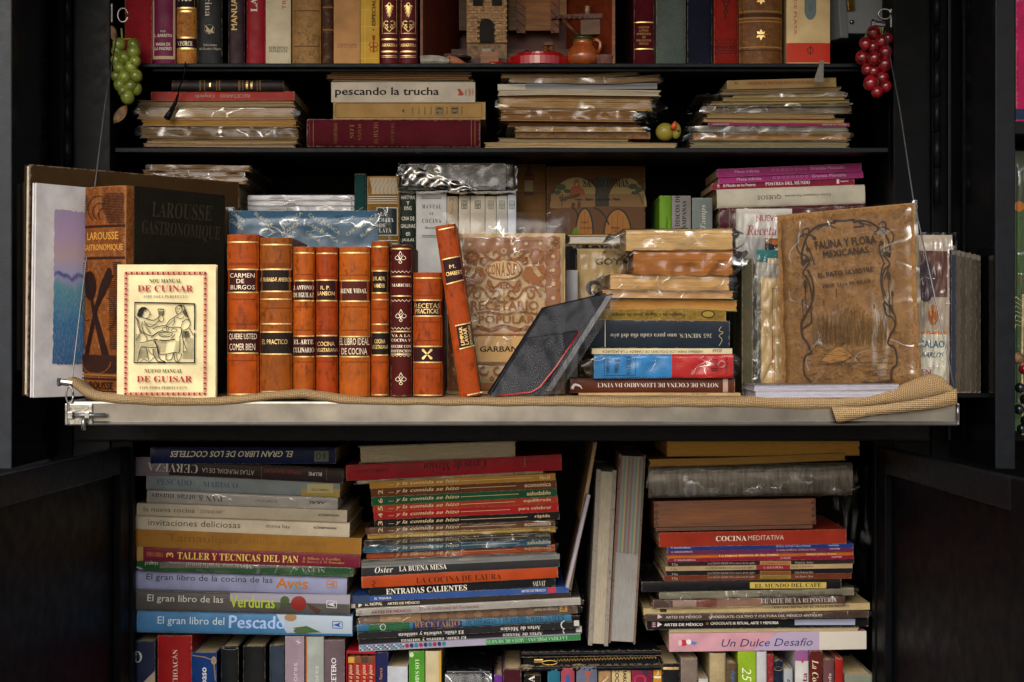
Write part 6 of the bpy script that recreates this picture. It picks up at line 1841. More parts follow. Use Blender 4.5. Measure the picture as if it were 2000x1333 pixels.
fa += [G(fz2([(440, 860), (560, 740), (680, 680), (760, 690), (840, 800), (740, 860), (560, 890)]), '8a6236', 'duck_drawing'), G(fz2([(660, 640), (690, 570), (740, 545), (775, 575), (760, 620), (700, 670)]), '4a3620', 'duck_drawing'),
       L(smooth_line(fz2([(400, 890), (520, 780), (680, 685), (850, 790), (950, 870)]), 5), 1.2, '4a3826', 'duck_drawing'), L(fz2([(400, 900), (700, 890), (1100, 880), (1380, 890)]), 1.2, '4a3826', 'log_and_water'), L(fz2([(960, 1000), (1330, 970), (1330, 1090)]), 1, '4a3826', 'log_and_water')]
fa += [T('FAUNA Y FLORA', 1663, 468, 120, 15, FI, 'b', 8), T('MEXICANAS.', 1664, 486, 93, 12, FI, 'b', 8), T('EL PATO SILVESTRE.', 1662, 524, 111, 9, FI, 'b', 8), T('PROF. LUIS MURILLO.', 1662, 545, 96, 6.5, FI, 'S', 8)]
FQ = ((1533, 424), (1799, 388), (1797, 752), (1528, 757))
fw, fh = .228, .268
fr_, frl = Vector((PX(1797, .0), .0, ZT)), Vector((PX(1528, .105), .105, ZT))
slab_book('old brown cover with duck, reeds and vine border in sleeve', FQ, .05, .010, '8a6439', 'mottle', fa, yaw=math.degrees(math.atan2(frl.y - fr_.y, frl.x - fr_.x)) + 180, tilt=2.6, lean=2, size=((fr_ - frl).length, fh),
          sleeve=(4, 6, 6, 2, .003), fm='film_smooth', origin=(fr_ + frl) / 2, warp=.0006)
stack('under the duck cover', 'booklets at the table edge', -.002, .12, [
    ('white booklet with grey cover edge', 1472, 1757, 753, 750, '6c6870', K(fore=True, t=.0008, pages='b5b4c2', bend=.0)),
    ('white magazine', 1475, 1752, 764, 763, 'a8a6b0', K(fore=True, t=.0006, pages='bdbcc8'))], 777)
slab_book('colourful cover in crumpled plastic beside the burlap fold', ((1790, 470), (1860, 468), (1860, 780), (1790, 780)), .11, .01, 'a89a8a', 'gloss', [R(1790, 500, 1850, 590, '5a3a34', 'picture'), O(1808, 560, 18, 40, '3a2c34', 'picture'), O(1822, 625, 10, 20, '9a5a24', 'picture'),
    R(1790, 657, 1848, 663, 'c0702c', 'orange_band'), R(1790, 663, 1848, 780, 'c9c6b4', 'label_panel'), T('CACALAO', 1809, 682, 70, 14, '1f5a78', 'b'), T('PREPARARLOS', 1805, 703, 76, 10, '1f4a60', 'k'), T('EN', 1808, 737, 18, 12, 'a02a50', 'b')], sleeve=(4, 12, 6, 0, .007), fm='film',
    origin=Vector((PX(1825, .11), .11, ZT)), lean=0)
book('white booklet standing in plastic at the table end', 1846, 1868, 480, 780, .15, D=.1, col='8f93a0', mat='gloss', bulge=0, base=ZT, t=.001, group='books at the back of the table', dec=[R(1846, 520, 1868, 560, '3a4460', 'panel'), R(1846, 580, 1868, 640, '2e3850', 'panel')])

# ---------------------------------------------------------------- lower compartment
YL = .335
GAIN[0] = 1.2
def logo(x, y, c):
    return [L([(x - 9, y - 7), (x + 10, y - 6), (x + 10, y + 7), (x - 9, y + 6), (x - 9, y - 7)], 1.3, c, 'emblem'), G([(x - 8, y), (x + 8, y - 5), (x + 3, y), (x + 8, y + 5)], c, 'emblem')]
stack('below latch end of table', 'left lower stack', YL, .24, [
    ('navy book with upside-down white capitals', 294, 656, 875, 875, '0f1a3e', K(bulge=.002, dec=[T('EL GRAN LIBRO DE LOS COCTELES', 453, 887, 240, 12, 'c9c2b4', 'k', 180), R(614, 881, 642, 902, '5a6258', 'emblem_panel'), RING(622, 891, 4, 6, 1.2, '10140f', 'emblem'), T('CEAC', 634, 891, 12, 6, '10140f', 'b', -90)])),
    ('brown book with large silver capitals', 262, 671, 895, 916, '2c2122', K(bulge=.002, dec=[R(262, 893, 330, 930, '6a6068', 'pale_panel'), T('CERVEZA', 338, 914, 98, 17, 'b3aca4', 'R', 177), T('ATLAS MUNDIAL DE LA', 446, 921, 102, 9, 'a8a098', 's', 177), T('STEPHEN BEAUMONT', 553, 921, 76, 7, '8a2a24', 's', 177), T('BLUME', 616, 926, 26, 7, 'c9c2b4', 'b', 177), L([(511, 911), (511, 934)], .8, '6a5a30'), L([(638, 914), (638, 938)], .8, '6a5a30')])),
    ('grey-blue book with spaced blue capitals', 286, 664, 927, 943, '767e80', K(bulge=.002, dec=[R(588, 955, 664, 972, '9a8448', 'sticker_band'), T('PESCADO', 341, 942, 68, 12, '3c5468', 'R', -2.3), T('Y', 387, 944, 8, 9, '8a8a68', 'R', -2.3), T('MARISCO', 431, 947, 68, 11, '3c5468', 'R', -2.3), R(600, 945, 651, 963, 'a89c6c', 'sticker'), T('TX803.0 T23', 626, 957, 34, 4, '3a3426', 'b', 178)])),
    ('grey book in plastic with upside-down lettering', 287, 660, 957, 972, '9a958e', K(bulge=.0015, wrap=(14, 8, .002), dec=[T('PAN & otras masas', 366, 972, 138, 12, '3a3430', 'R', 177.5), T('Mª PAZ VALDES', 520, 979, 44, 5, '4a443c', 'R', 177.5), T('AKAL', 620, 982, 34, 6, '1c1a18', 'k', 177.5)])),
    ('beige book with typewriter lettering', 267, 678, 983, 997, 'a89c86', K(bulge=.001, dec=[T('la nueva cocina', 331, 996, 100, 9, '4a4238', 't', -2), T('DONNA HAY', 414, 1000, 44, 7, '5a5248', 't', -2), T('KÖNEMANN', 642, 1006, 40, 5, '1f1a16', 'b', -2)])),
    ('cream book with typewriter lettering', 263, 683, 1006, 1021, 'bfb39c', K(bulge=.001, dec=[T('invitaciones deliciosas', 380, 1023, 180, 12, '4a4238', 't', -2), T('donna hay', 543, 1029, 47, 9, '4a4238', 't', -2), T('KÖNEMANN', 635, 1031, 44, 5.5, '1f1a16', 'b', -2)])),
    ('ochre kraft book with blind-stamped title', 262, 706, 1034, 1052, '8e6428', K(mat='matte', bulge=.0005, dec=[T('Tamaulipas', 396, 1055, 140, 20, '7a5420', 'b', -2.2), T('aromas y sabores', 556, 1061, 162, 15, '7e5822', 'R', -2.2)])),
    ('crimson book with large yellow capitals', 267, 704, 1070, 1084, '6e1c30', K(bulge=.001, dec=[R(267, 1068, 280, 1096, '9a7844', 'torn_edge'), T('OTRO GARRIGA', 303, 1083, 32, 9, 'b08040', 'R', -1.8), T('3', 332, 1084, 10, 14, 'c9b04e', 'b', 90), T('TALLER Y TECNICAS DEL PAN', 465, 1089, 236, 14, 'd0b858', 'S', -1.8), T('R. Bilheux, A. Escoffier,', 629, 1092, 74, 6, 'b08a4a', 'R', -1.8), T('D. Hervé y J. M. Pouradier', 632, 1099, 82, 6, 'b08a4a', 'R', -1.8)])),
    ('green paperback under crumpled plastic', 267, 690, 1095, 1108, '1e4a28', K(t=.001, wrap=(2, 4, .002), dec=[R(312, 1098, 628, 1110, '5f5a50', 'grey_panel'), T('Mexicana tradicional', 428, 1105, 130, 9, '9a9488', 'R', 178.5), T('NUEVA', 612, 1114, 46, 8, '9a9488', 'R', 178.5), T('cional', 296, 1102, 26, 8, 'b9b4a4', 'R', 178.5)])),
    ('pale blue book with orange bird lettering', 265, 678, 1114, 1127, '8488a6', K(bulge=.004, dec=[T('El gran libro de la cocina de las', 410, 1131, 246, 15, '232838', 's', -1.6), T('Aves', 571, 1139, 62, 21, 'a8641c', 'b', -1.6), O(580, 1144, 12, 7, '5a8aa8', 'picture')] + logo(648, 1141, 'a8641c'))),
    ('grey book with green vegetable lettering', 264, 684, 1153, 1163, '4a4846', K(bulge=.004, dec=[G([(450, 1158), (684, 1162), (684, 1180), (450, 1174)], '8a8694', 'pale_panel'), T('El gran libro de las', 363, 1171, 148, 17, 'b9b6b0', 's', -1.4), T('Verduras', 494, 1175, 88, 24, '9aa838', 'b', -1.4), O(584, 1178, 15, 14, '7a1f18', 'tomato_picture'), O(557, 1173, 9, 9, '3a4a28', 'leaf_picture'), G([(600, 1176), (628, 1192), (620, 1200), (606, 1188)], '4a3024', 'leaf_picture'), O(543, 1183, 6, 6, '4a5a30', 'leaf_picture')] + logo(648, 1180, 'b9b9b9'))),
    ('light blue book with pale fish lettering', 268, 689, 1193, 1201, '3f6f98', K(bulge=.004, dec=[G([(540, 1200), (688, 1204), (688, 1238), (560, 1236)], '9aa8b4', 'pale_panel'), T('El gran libro del', 374, 1214, 130, 19, 'b9c6cc', 's', -1.1), T('Pescado', 503, 1215, 110, 25, '98b0dc', 'b', -1.1), O(568, 1206, 12, 7, '8a6a44', 'picture'), G([(572, 1226), (600, 1222), (628, 1235), (600, 1236)], '3c5a34', 'picture'), O(590, 1232, 16, 6, '4a5a3a', 'picture')] + logo(659, 1220, '24408a')))], 1239)
cm = lambda y, yr: T('... y la comida se hizo', 0, 0, 0, 0)
def com(xl, xr, yl, yr, th, c_, num, word, wide=1, ink='c9b48a', **kw):
    a = math.degrees(math.atan2(yl - yr, xr - xl))
    f_ = lambda x: yl + (yr - yl) * (x - xl) / (xr - xl) + th / 2
    d = [T('... y la comida se hizo', 828, f_(828), 138, 9, ink, 'k', a), T(word, 1072 - wide * .42 * 10, f_(1052), wide * 10, 8, ink, 'b', a), L([(900, f_(900)), (1060 - wide * 10, f_(1060 - wide * 10))], .9, ink, 'rule')]
    if num:
        d.insert(0, T(num, 743, f_(743), 9, 9, ink, 'b', 90 + a))
    return K(t=.0006, dec=d, **kw)
rows_c = [
    ('white-edged book with grey boards', 700, 1010, 872, 861, '5a564c', K(fore=True, t=.0018, pages='b0a48c', dec=[])),
    ('red book with upside-down black script', 676, 1097, 909, 888, '8e1420', K(bulge=.001, dec=[T('Cavas de México', 889, 910, 122, 17, '2a0c0e', 'I', 183), T('GABRIEL GADSDEN', 725, 920, 66, 6, '3a0c10', 'R', 183), L([(1022, 903), (1056, 901)], 1.2, '3a2410', 'corkscrew'), L([(1025, 894), (1025, 912)], 1.4, '7a6a3a', 'corkscrew')])),
    ('beige booklet in cloudy plastic', 697, 1061, 940, 919, '9a8264', K(t=.0006, wrap=(6, 4, .002), dec=[T('y la comida se hizo', 764, 938, 52, 4, '1c1812', 'b', 3), T('de nuevos', 1014, 924, 26, 4, '1c1812', 'b', 3)])),
    ('mustard numbered paperback', 722, 1085, 942, 925, 'a5782a', com(722, 1085, 942, 925, 12, '', '', 'fácil', 2.0)),
    ('brown numbered paperback', 724, 1087, 955, 938, '5c3018', com(724, 1087, 955, 938, 15, '', '2', 'economica', 5.2)),
    ('green numbered paperback', 725, 1088, 972, 954, '0f4a2c', com(725, 1088, 972, 954, 15, '', '6', 'saludable', 4.7)),
    ('orange-red numbered paperback', 728, 1090, 988, 970, '9c301c', com(728, 1090, 988, 970, 12, '', '5', 'equilibrada', 5.4)),
    ('scarlet numbered paperback', 730, 1091, 1000, 984, 'a01a1c', com(730, 1091, 1000, 984, 15, '', '4', 'para celebrar', 6.4)),
    ('black numbered paperback', 731, 1093, 1016, 1000, '12110f', com(731, 1093, 1016, 1000, 14, '', '3', 'rápida', 3)),
    ('brown paperback under plastic', 714, 1084, 1031, 1016, '5c341e', com(714, 1084, 1031, 1016, 12, '', '2', 'económica', 5.2, wrap=(3, 4, .0025))),
    ('yellow paperback under plastic', 718, 1085, 1044, 1028, 'a8842c', com(718, 1085, 1044, 1028, 11, '', '', 'fácil', 2, wrap=(3, 3, .0025))),
    ('black paperback under plastic', 712, 1075, 1056, 1040, '2a2620', com(712, 1075, 1056, 1040, 11, '', '', 'rápida', 2.8, '8a7a5c', wrap=(3, 3, .003))),
    ('blue paperback under plastic', 710, 1075, 1068, 1052, '1e4a62', com(710, 1075, 1068, 1052, 12, '', '', 'saludable', 4.6, 'a8a48c', wrap=(4, 3, .003))),
    ('orange paperback under plastic', 716, 1084, 1081, 1064, 'a8481c', com(716, 1084, 1081, 1064, 11, '', '', 'equilibrada', 5.2, wrap=(5, 3, .003))),
    ('grey paperback under plastic', 706, 1086, 1094, 1078, '5c5850', K(t=.0006, wrap=(2, 2, .0025))),
    ('charcoal book with white capitals', 706, 1093, 1104, 1086, '2a2a2c', K(t=.0015, bulge=.001, dec=[G([(706, 1100), (1093, 1082), (1093, 1092), (706, 1110)], '6c6c6c', 'grey_band'), T('Oster', 750, 1113, 36, 12, 'd5d2ca', 'I', 3), T('LA BUENA MESA', 826, 1109, 93, 10, 'd5d2ca', 'S', 3)])),
    ('burnt orange book with black serif title', 706, 1090, 1127, 1106, 'a03e18', K(bulge=.001, dec=[T('LA COCINA DE LAURA', 896, 1130, 166, 11, '28120a', 'R', 3), L(smooth_line([(728, 1134), (733, 1139), (727, 1143), (733, 1147)], 4), 1.4, '28120a', 'emblem')])),
    ('black book with white serif capitals', 720, 1085, 1148, 1129, '0e1116', K(dec=[T('ENTRADAS CALIENTES', 833, 1152, 158, 11, 'd5d0c4', 'S', 3), T('SALVAT', 1053, 1140, 24, 10, 'c9c4b8', 'R', 3)])),
    ('blue magazine with white lettering', 686, 1111, 1165, 1146, '2c4a86', K(t=.0005, dec=[R(686, 1164, 722, 1180, '2a3a54', 'picture'), T('EL TEQUILA', 748, 1169, 33, 5, 'c9c9cc', 'b', 3), T('ARTES DE MEXICO', 1042, 1154, 48, 5, 'b9bfcc', 'b', 3), R(1070, 1148, 1086, 1158, 'a83040', 'red_square')])),
    ('dark grey magazine with white lettering', 684, 1115, 1177, 1157, '2c2620', K(t=.0005, dec=[R(686, 1176, 694, 1188, 'a8a090', 'number_panel'), G([(700, 1178), (700, 1187), (708, 1182)], 'c9c4b8', 'emblem'), T('EL NOPAL', 730, 1180, 34, 6, 'd0c8b4', 'b', 2.5), T('ARTES DE MÉXICO', 788, 1177.5, 63, 6, 'd0c8b4', 'b', 2.5)])),
    ('pale grey magazine with red lettering', 695, 1134, 1189, 1167, '9a9690', K(t=.0005, wrap=(3, 8, .002), dec=[T('33', 704, 1197, 8, 6, '7a2038', 'b', 90), T('ARTES DE MÉXICO', 764, 1194, 78, 7, '7a2a38', 'b', 2.6), T('El arte tradicional del Nacimiento', 877, 1187, 116, 7, '6a2a34', 'R', 2.6)])),
    ('magazine with woven basket photo', 702, 1128, 1203, 1182, '5a4432', K(t=.0005, wrap=(4, 10, .002), dec=[R(742, 1199, 822, 1215, '8a6c4a', 'picture'), T('CESTERIA', 770, 1208, 26, 5, 'b9ac98', 'b', 2.6), T('ARTES DE MÉXICO', 1066, 1190, 46, 5, 'c9bca0', 'b', 2.6), R(1093, 1183, 1108, 1195, 'b08a50', 'number_panel'), T('36', 1100, 1189, 9, 8, '2a1c10', 'b', 90)] +
        [O(832 + 17 * k, 1205 - .85 * k, 9, 6, ('7a5a40', '6a4a34')[k % 2], 'weave_picture') for k in range(13)])),
    ('blue and green herbs book', 697, 1116, 1219, 1199, '2c6a8e', K(t=.0008, bulge=.0015, wrap=(6, 16, .0025), dec=[R(720, 1213, 800, 1236, '1e5a34', 'green_panel'), G([(780, 1232), (815, 1214), (905, 1210), (905, 1226), (800, 1234)], 'a8a08a', 'pale_panel'), RING(748, 1225, 5, 6, 1.6, 'b9c4c4', 'emblem'),
        R(807, 1212, 902, 1228, '1a2a5a', 'title_panel'), T('RECETARIO', 854, 1219, 88, 11, 'a8701c', 'R', 2.2), T('DE HIERBAS Y PLANTAS MEDICINALES', 1005, 1211, 192, 12, '16324a', 'R', 2.6)])),
    ('black magazine with upside-down white lettering', 698, 1132, 1236, 1214, '1c1c1f', K(t=.0005, dec=[T('El chile, euforia y sutileza', 842, 1237, 128, 9, 'b9b6b0', 'S', 182.8), T('Artes de México', 1017, 1228, 78, 8, 'b9b6b0', 'S', 182.8), RING(1104, 1221, 8, 8, 2, 'b9b6b0', 'emblem', 100, 260), R(1121, 1212, 1131, 1223, 'a8a6a2', 'number_panel')])),
    ('black magazine with upside-down white lettering', 700, 1137, 1250, 1226, '1c1c1f', K(t=.0005, dec=[T('El chile, euforia y sutileza', 847, 1248.5, 128, 9, 'b9b6b0', 'S', 182.8), T('Artes de México', 1021, 1240, 78, 8, 'b9b6b0', 'S', 182.8), RING(1108, 1232, 8, 8, 2, 'b9b6b0', 'emblem', 100, 260), R(1125, 1223, 1136, 1235, 'a8a6a2', 'number_panel')])),
    ('beaded magazine with green band', 701, 1134, 1261, 1238, '8a8698', K(t=.0005, dec=[G([(950, 1249), (1134, 1239), (1134, 1250), (950, 1260)], '2a6a3a', 'green_band'), T('LA CHINA POBLANA ♦ ARTES DE MEXICO'.replace('♦', '-'), 1030, 1250, 156, 7, '9ac0a0', 'R', 183)] +
        [O(704 + 4.4 * (k % 20), 1263 + 3.2 * (k // 20) - .23 * (k % 20), 1.5, 1.4, ('1a5a7a', 'b9c4c4', '1c2430', '4a8aa0')[(k * 7 + k // 20) % 4], 'beadwork') for k in range(60)] +
        [O(795 + 9 * k, 1261 - .5 * k, 3.6, 4, ('8a2030', '1c2a5a', '2a6a80')[k % 3], 'beadwork') for k in range(9)]))]
stack('in stack of numbered paperbacks', 'middle lower stack', YL, .22, rows_c, 1262)
# leaning magazines and two thick books with page edges outward
for k, (lb, xa, xb, yt, yb, ti, c, pg) in enumerate((('slim magazine leaning beside the numbered paperbacks', 1124, 1133, 964, 1152, -13, '3a2018', 'a8a4b4'), ('thin tan magazine leaning tall beside the numbered paperbacks', 1134, 1141, 862, 1156, -10, '7a6040', 'a89470'))):
    book(lb, xa, xb, yt, yb, YL + .01 * k, D=.2, tilt=ti, col=c, mat='gloss', fore=True, pages=pg, t=.0008, group='leaning magazines')
book('cream-paged book in patterned jacket leaning by the magazines', 1157, 1196, 918, 1262, YL, D=.2, tilt=-2.8, col='6a6664', mat='gloss', fore=True, pages='a39a88', t=.0065, group='thick books with pages outward')
book('thick maroon-bound book with multicoloured page edges', 1199, 1251, 888, 1258, YL + .004, D=.21, tilt=-3.2, col='3c1018', mat='cloth', fore=True, pages='8f8f8c', t=.003, group='thick books with pages outward')
bp_ = [o_ for o_ in bpy.data.objects if o_.get('label', '').startswith('thick maroon-bound')][0]
Hb = (1258 - 888) / sc(YL)
for k in range(12):
    x0 = -.0185 + .00305 * k
    cpg = ('7a5450', '747478', '5c746a', '8a7e5c', '74565c', '667466')[k % 6]
    box('tinted_leaves', x0, x0 + .0029, .0012, .0035, Hb * .47 + random.uniform(0, .004), Hb - .004, 'ink', bp_, cpg)

stack('in stack with the wooden box', 'right lower stack', YL, .22, [
    ('old yellow-paged book', 1302, 1680, 862, 860, '5a3c1c', K(fore=True, t=.0012, pages='b0843c', mat='mottle')),
    ('ragged brown-paged book', 1268, 1652, 899, 886, '6a4a24', K(fore=True, t=.001, pages='9a7438', mat='mottle', bend=.001)),
    ('silver-brown volume in stretched film', 1266, 1664, 910, 904, '4a4238', K(mat='foil', bulge=.008, wrap=(3, 12, .0055), film_mat='film')),
    ], 970)
wb = thing('wooden_box', 'varnished wooden box with finger-jointed corners in the right stack', 'box', P(1436, 1035, YL), (0, math.radians(-1.1), 0))
s_ = sc(YL)
ww, hh = 316 / s_, 58 / s_
box('front_board', -ww / 2 + .004, ww / 2 - .004, 0, .006, .006, hh, 'wood', wb, '7c420c', .0006)
box('side_board', -ww / 2, -ww / 2 + .0037, .001, .2, .006, hh, 'wood', wb, '6e3a0c')
box('side_board', ww / 2 - .0037, ww / 2, .001, .2, .006, hh, 'wood', wb, '6e3a0c')
box('back_board', -ww / 2 + .004, ww / 2 - .004, .194, .2, .006, hh, 'wood', wb, '6e3a0c')
box('lid', -ww / 2 + .0038, ww / 2 - .0038, .0065, .1935, hh - .006, hh - .001, 'wood', wb, '7c420c')
box('base', -ww / 2 + .002, ww / 2 - .006, -.001, .2, 0, .0055, 'wood', wb, '6a3814')
for k in range(7):
    if k % 2 == 0:
        for sg in (-1, 1):
            xa, xb = sorted((sg * (ww / 2 + .0002), sg * (ww / 2 - .0075)))
            box('finger_joint', xa, xb, -.0008, .0008, .008 + k * .0052, .012 + k * .0052, 'wood', wb, '3c1e0c')
clio = lambda y, c2, tx, who: [T('Clío', 1318, y, 11, 5, 'a8a094', 'R', .9), T('LA COCINA MEXICANA a través de los siglos', 1428, y - 2, 92, 5, '9a9286', 'I', .9), R(1484, y - 7, 1545, y + .5, c2, 'title_panel'), T(tx, 1514, y - 3, 50, 4.4, '5a2a1c', 'R', .9), T(who, 1570, y - 4, 36, 4.4, '9a9286', 'I', .9)]
stack('in stack under the wooden box', 'right lower stack', YL, .22, [
    ('brick-red book with white title', 1287, 1653, 1041, 1034, '8a2a1a', K(mat='matte', bulge=.0005, dec=[T('COCINA', 1428, 1052, 60, 10, 'd2c9bc', 'S', .9), T('MEDITATIVA', 1496, 1050.5, 70, 9.5, 'c0b0a4', 't', .9)])),
    ('blue magazine', 1303, 1667, 1069, 1062, '1c3474', K(t=.0004, dec=[T('75  EDICIÓN ESPECIAL', 1330, 1070, 40, 3.6, 'a8b0c8', 'b', .9), T('AZTECAS. CULTURA Y VIDA COTIDIANA', 1549, 1067, 68, 3.6, 'a8b0c8', 's', .9), T('arqueología', 1628, 1065.5, 21, 4, 'a8b0c8', 'b', .9)])),
    ('purple magazine', 1303, 1667, 1077, 1070, '5a2048', K(t=.0004, dec=[T('62  EDICIÓN ESPECIAL', 1332, 1078, 42, 3.6, 'b9a8b4', 'b', .9), T('EL NOPAL EN MÉXICO. CATÁLOGO VISUAL', 1555, 1074, 76, 3.6, 'b9a8b4', 's', .9), T('arqueología', 1630, 1072, 21, 4, 'b9a8b4', 'b', .9)])),
    ('orange booklet', 1304, 1667, 1084, 1078, 'a85a1c', K(t=.0004, dec=[T('La jugosa historia de las frutas', 1462, 1085, 116, 5.6, 'd8c098', 'S', .9), T('Samuel Salinas Alvarez', 1604, 1082, 58, 4.6, 'd8c098', 'R', .9)])),
    ('crimson magazine', 1304, 1668, 1092, 1085, '7c1430', K(t=.0004, dec=[T('57  EDICIÓN ESPECIAL', 1338, 1094, 42, 3.6, 'c9a8b0', 'b', .9), T('EL MAGUEY', 1535, 1090, 20, 3.6, 'c9a8b0', 's', .9), T('arqueología', 1634, 1088, 20, 4, 'c9a8b0', 'b', .9)])),
    ('dark maroon booklet with tan title panel', 1304, 1668, 1098, 1092, '2c1a1a', K(t=.0004, dec=clio(1103, '9a6a40', 'IX. COMIDA EN ÉPOCA', 'Patricia Arias'))),
    ('beige booklet with red title panel', 1300, 1665, 1107, 1101, 'a08a68', K(t=.0004, dec=[T('Clío', 1316, 1112, 11, 5, '3a3024', 'R', .9), T('LA COCINA MEXICANA a través de los siglos', 1424, 1110, 92, 5, '3a3024', 'I', .9), R(1477, 1104, 1543, 1113, '7a2028', 'title_panel'), T('X. ALTA COCINA', 1510, 1108.5, 38, 4.4, 'c9a8a0', 'R', .9), T('Enrique Asensio Ortega', 1567, 1107, 44, 4, '3a3024', 'I', .9)])),
    ('black booklet with brown title panel', 1300, 1665, 1116, 1110, '16151a', K(t=.0004, dec=clio(1122, '7a4a24', 'III. MESTIZAJE CULINARIO', 'Carlos Beckmann Haro'))),
    ('rust booklet with olive title panel', 1297, 1663, 1125, 1120, '5c2a18', K(t=.0004, dec=clio(1130, '7a6a28', 'VIII. TRADICIONES REGIONALES', 'Ana Benítez Muro'))),
    ('black book with gold oval title plate', 1253, 1643, 1137, 1130, '121216', K(bulge=.001, dec=[R(1463, 1136.5, 1615, 1150, '1a1410', 'title_plate'), R(1464.5, 1137.5, 1613.5, 1149.5, 'b09a4a', 'title_plate'), T('EL MUNDO DEL CAFE', 1539, 1143.5, 130, 8, '1c160e', 'S', .8)])),
    ('grey book in cloudy plastic', 1288, 1668, 1157, 1148, '6c6858', K(t=.001, mat='matte', wrap=(4, 6, .003), dec=[T('Recetario Conmemorativo 1930-1980', 1547, 1161, 128, 9, '26221a', 'R', 1)])),
    ('brown picture book in plastic', 1276, 1650, 1172, 1163, '4a3630', K(t=.001, wrap=(4, 4, .003), dec=[R(1314, 1172, 1360, 1186, '8a7464', 'picture'), R(1360, 1170, 1400, 1186, '6a3a2c', 'picture'), R(1400, 1168, 1488, 1184, '7a5a4a', 'picture'), T('EL ARTE DE LA REPOSTERIA', 1560, 1173, 148, 9, 'b9b0a8', 'R', 1)])),
    ('cream magazine with black capitals', 1257, 1699, 1189, 1178, 'a8946c', K(t=.0005, dec=[T('AÑO XVI 1969 No. 121 EL DULCE EN MEXICO', 1584, 1185, 148, 5.4, '1f1a12', 'S', 1.2), R(1289, 1189, 1302, 1196, '2c2418', 'emblem_panel')])),
    ('brown magazine with white capitals', 1260, 1697, 1200, 1193, '40302a', K(t=.0005, wrap=(2, 3, .002), dec=[T('ARTES DE MÉXICO', 1335, 1205, 70, 6.4, 'b9b0a4', 'b', .9), T('CHOCOLATE: CULTIVO Y CULTURA DEL MÉXICO ANTIGUO', 1495, 1203, 222, 6, 'b9b0a4', 'b', .9), G([(1285, 1200), (1294, 1206), (1284, 1209)], 'b9b0a4', 'emblem')])),
    ('black magazine with maroon corner', 1263, 1696, 1213, 1206, '0f1014', K(t=.0005, dec=[R(1272, 1214, 1282, 1226, '5a1430', 'corner_panel'), T('110', 1277, 1220, 9, 6, 'd0c8c4', 'b', 90), G([(1284, 1214), (1293, 1220), (1284, 1225)], 'd0c8c4', 'emblem'), T('ARTES DE MÉXICO', 1335, 1219.5, 76, 7, 'd5d0c8', 'b', .6), O(1381, 1218, 3, 3, '7a4a1c', 'emblem'), T('CHOCOLATE III: RITUAL, ARTE Y MEMORIA', 1454, 1217.5, 133, 6.4, 'd5d0c8', 'b', .6), R(1552, 1209, 1670, 1221, '8a90a8', 'pale_panel')])),
    ('beige-paged booklet', 1306, 1678, 1229, 1226, '6a6050', K(fore=True, t=.0008, pages='a89a78')),
    ('pink and white book with blue title', 1307, 1692, 1238, 1233, 'b0838e', K(mat='matte', bulge=.0005, dec=[G([(1540, 1235), (1692, 1233), (1692, 1268), (1590, 1270)], 'b3aea4', 'pale_panel'), G([(1520, 1236), (1600, 1234), (1600, 1270), (1470, 1271)], '988aa4', 'lilac_panel'), T('Un Dulce Desafío', 1498, 1255, 178, 15, '2c2c5a', 'i', .8),
        O(1335, 1256, 7, 6, 'a02a34', 'figure_picture'), O(1345, 1254, 5, 5, 'c9c4c8', 'figure_picture'), O(1328, 1256, 4, 6, 'c0a0a8', 'figure_picture'), G([(1350, 1252), (1362, 1255), (1356, 1260), (1350, 1258)], '4a6a9a', 'figure_picture')]))], 1271)
# loose plastic between the right stack and the door post
lp = thing('loose_plastic', 'crumpled clear plastic sheet beside the right lower stack', 'plastic', P(1690, 1140, .345))
V, F = [], []
nn = 26
for j in range(nn + 1):
    for i in range(nn + 1):
        px, py = 1600 + 108 * i / nn, 910 + 230 * j / nn
        if i < nn * .45 and 20 > 0: px += 30 * (1 - i / (nn * .45)) * (1 - abs(j / nn - .5))
        y = .40 - .012 * noise.noise(Vector((i * .12, j * .09, 1))) - .003 * noise.noise(Vector((i * .3, j * .25, 7))) - .02 * i / nn
        V.append(P(px, py, y) - lp.location)
for j in range(nn):
    for i in range(nn):
        q = j * (nn + 1) + i
        F.append((q, q + 1, q + nn + 2, q + nn + 1))
obj('sheet', mesh(V, F, smooth=True), 'film_clear', lp)

# worn zip case between the stacks
zc = thing('zip_case', 'worn black leather zip case with brass zipper under the thick books', 'case', P(1155, 1312, YL), (0, math.radians(-.8), 0))
zw, zh = 272 / s_, 42 / s_
def ragged(z0, z1, seed, mat, nm_):
    V, F = [], []
    nx = 60
    for i in range(nx + 1):
        x = -zw / 2 + zw * i / nx
        k = 1 - max(0, abs(2 * i / nx - 1) - .93) * 6
        for y, z in ((.012, z0), (-.002 + .003 * noise.noise(Vector((i * .7, seed, 0))), z0 + .001), (-.003 + .003 * noise.noise(Vector((i * .9, seed, 3))), (z0 + z1) / 2), (-.001, z1 - .0006 + .0016 * noise.noise(Vector((i * .8, seed, 5)))), (.012, z1)):
            V.append((x, y, z))
    for i in range(nx):
        for q in range(4):
            F.append((i * 5 + q, i * 5 + q + 1, i * 5 + q + 6, i * 5 + q + 5))
    return obj(nm_, mesh(V, F, smooth=True), mat, zc)
box('body', -zw / 2 + .003, zw / 2 - .003, .008, .2, .001, zh - .001, 'black_leather', zc, None, .003)
ragged(zh * .72, zh * .98, 1, 'black_leather', 'upper_edge')
ragged(zh * .02, zh * .3, 2, 'black_leather', 'lower_edge')
for zz0, zz1, sd0 in ((zh * .93, zh * .97, 4), (zh * .26, zh * .30, 5), (zh * .70, zh * .735, 6)):
    ragged(zz0, zz1, sd0, 'worn_edge', 'frayed_edge').location.y = -.0015
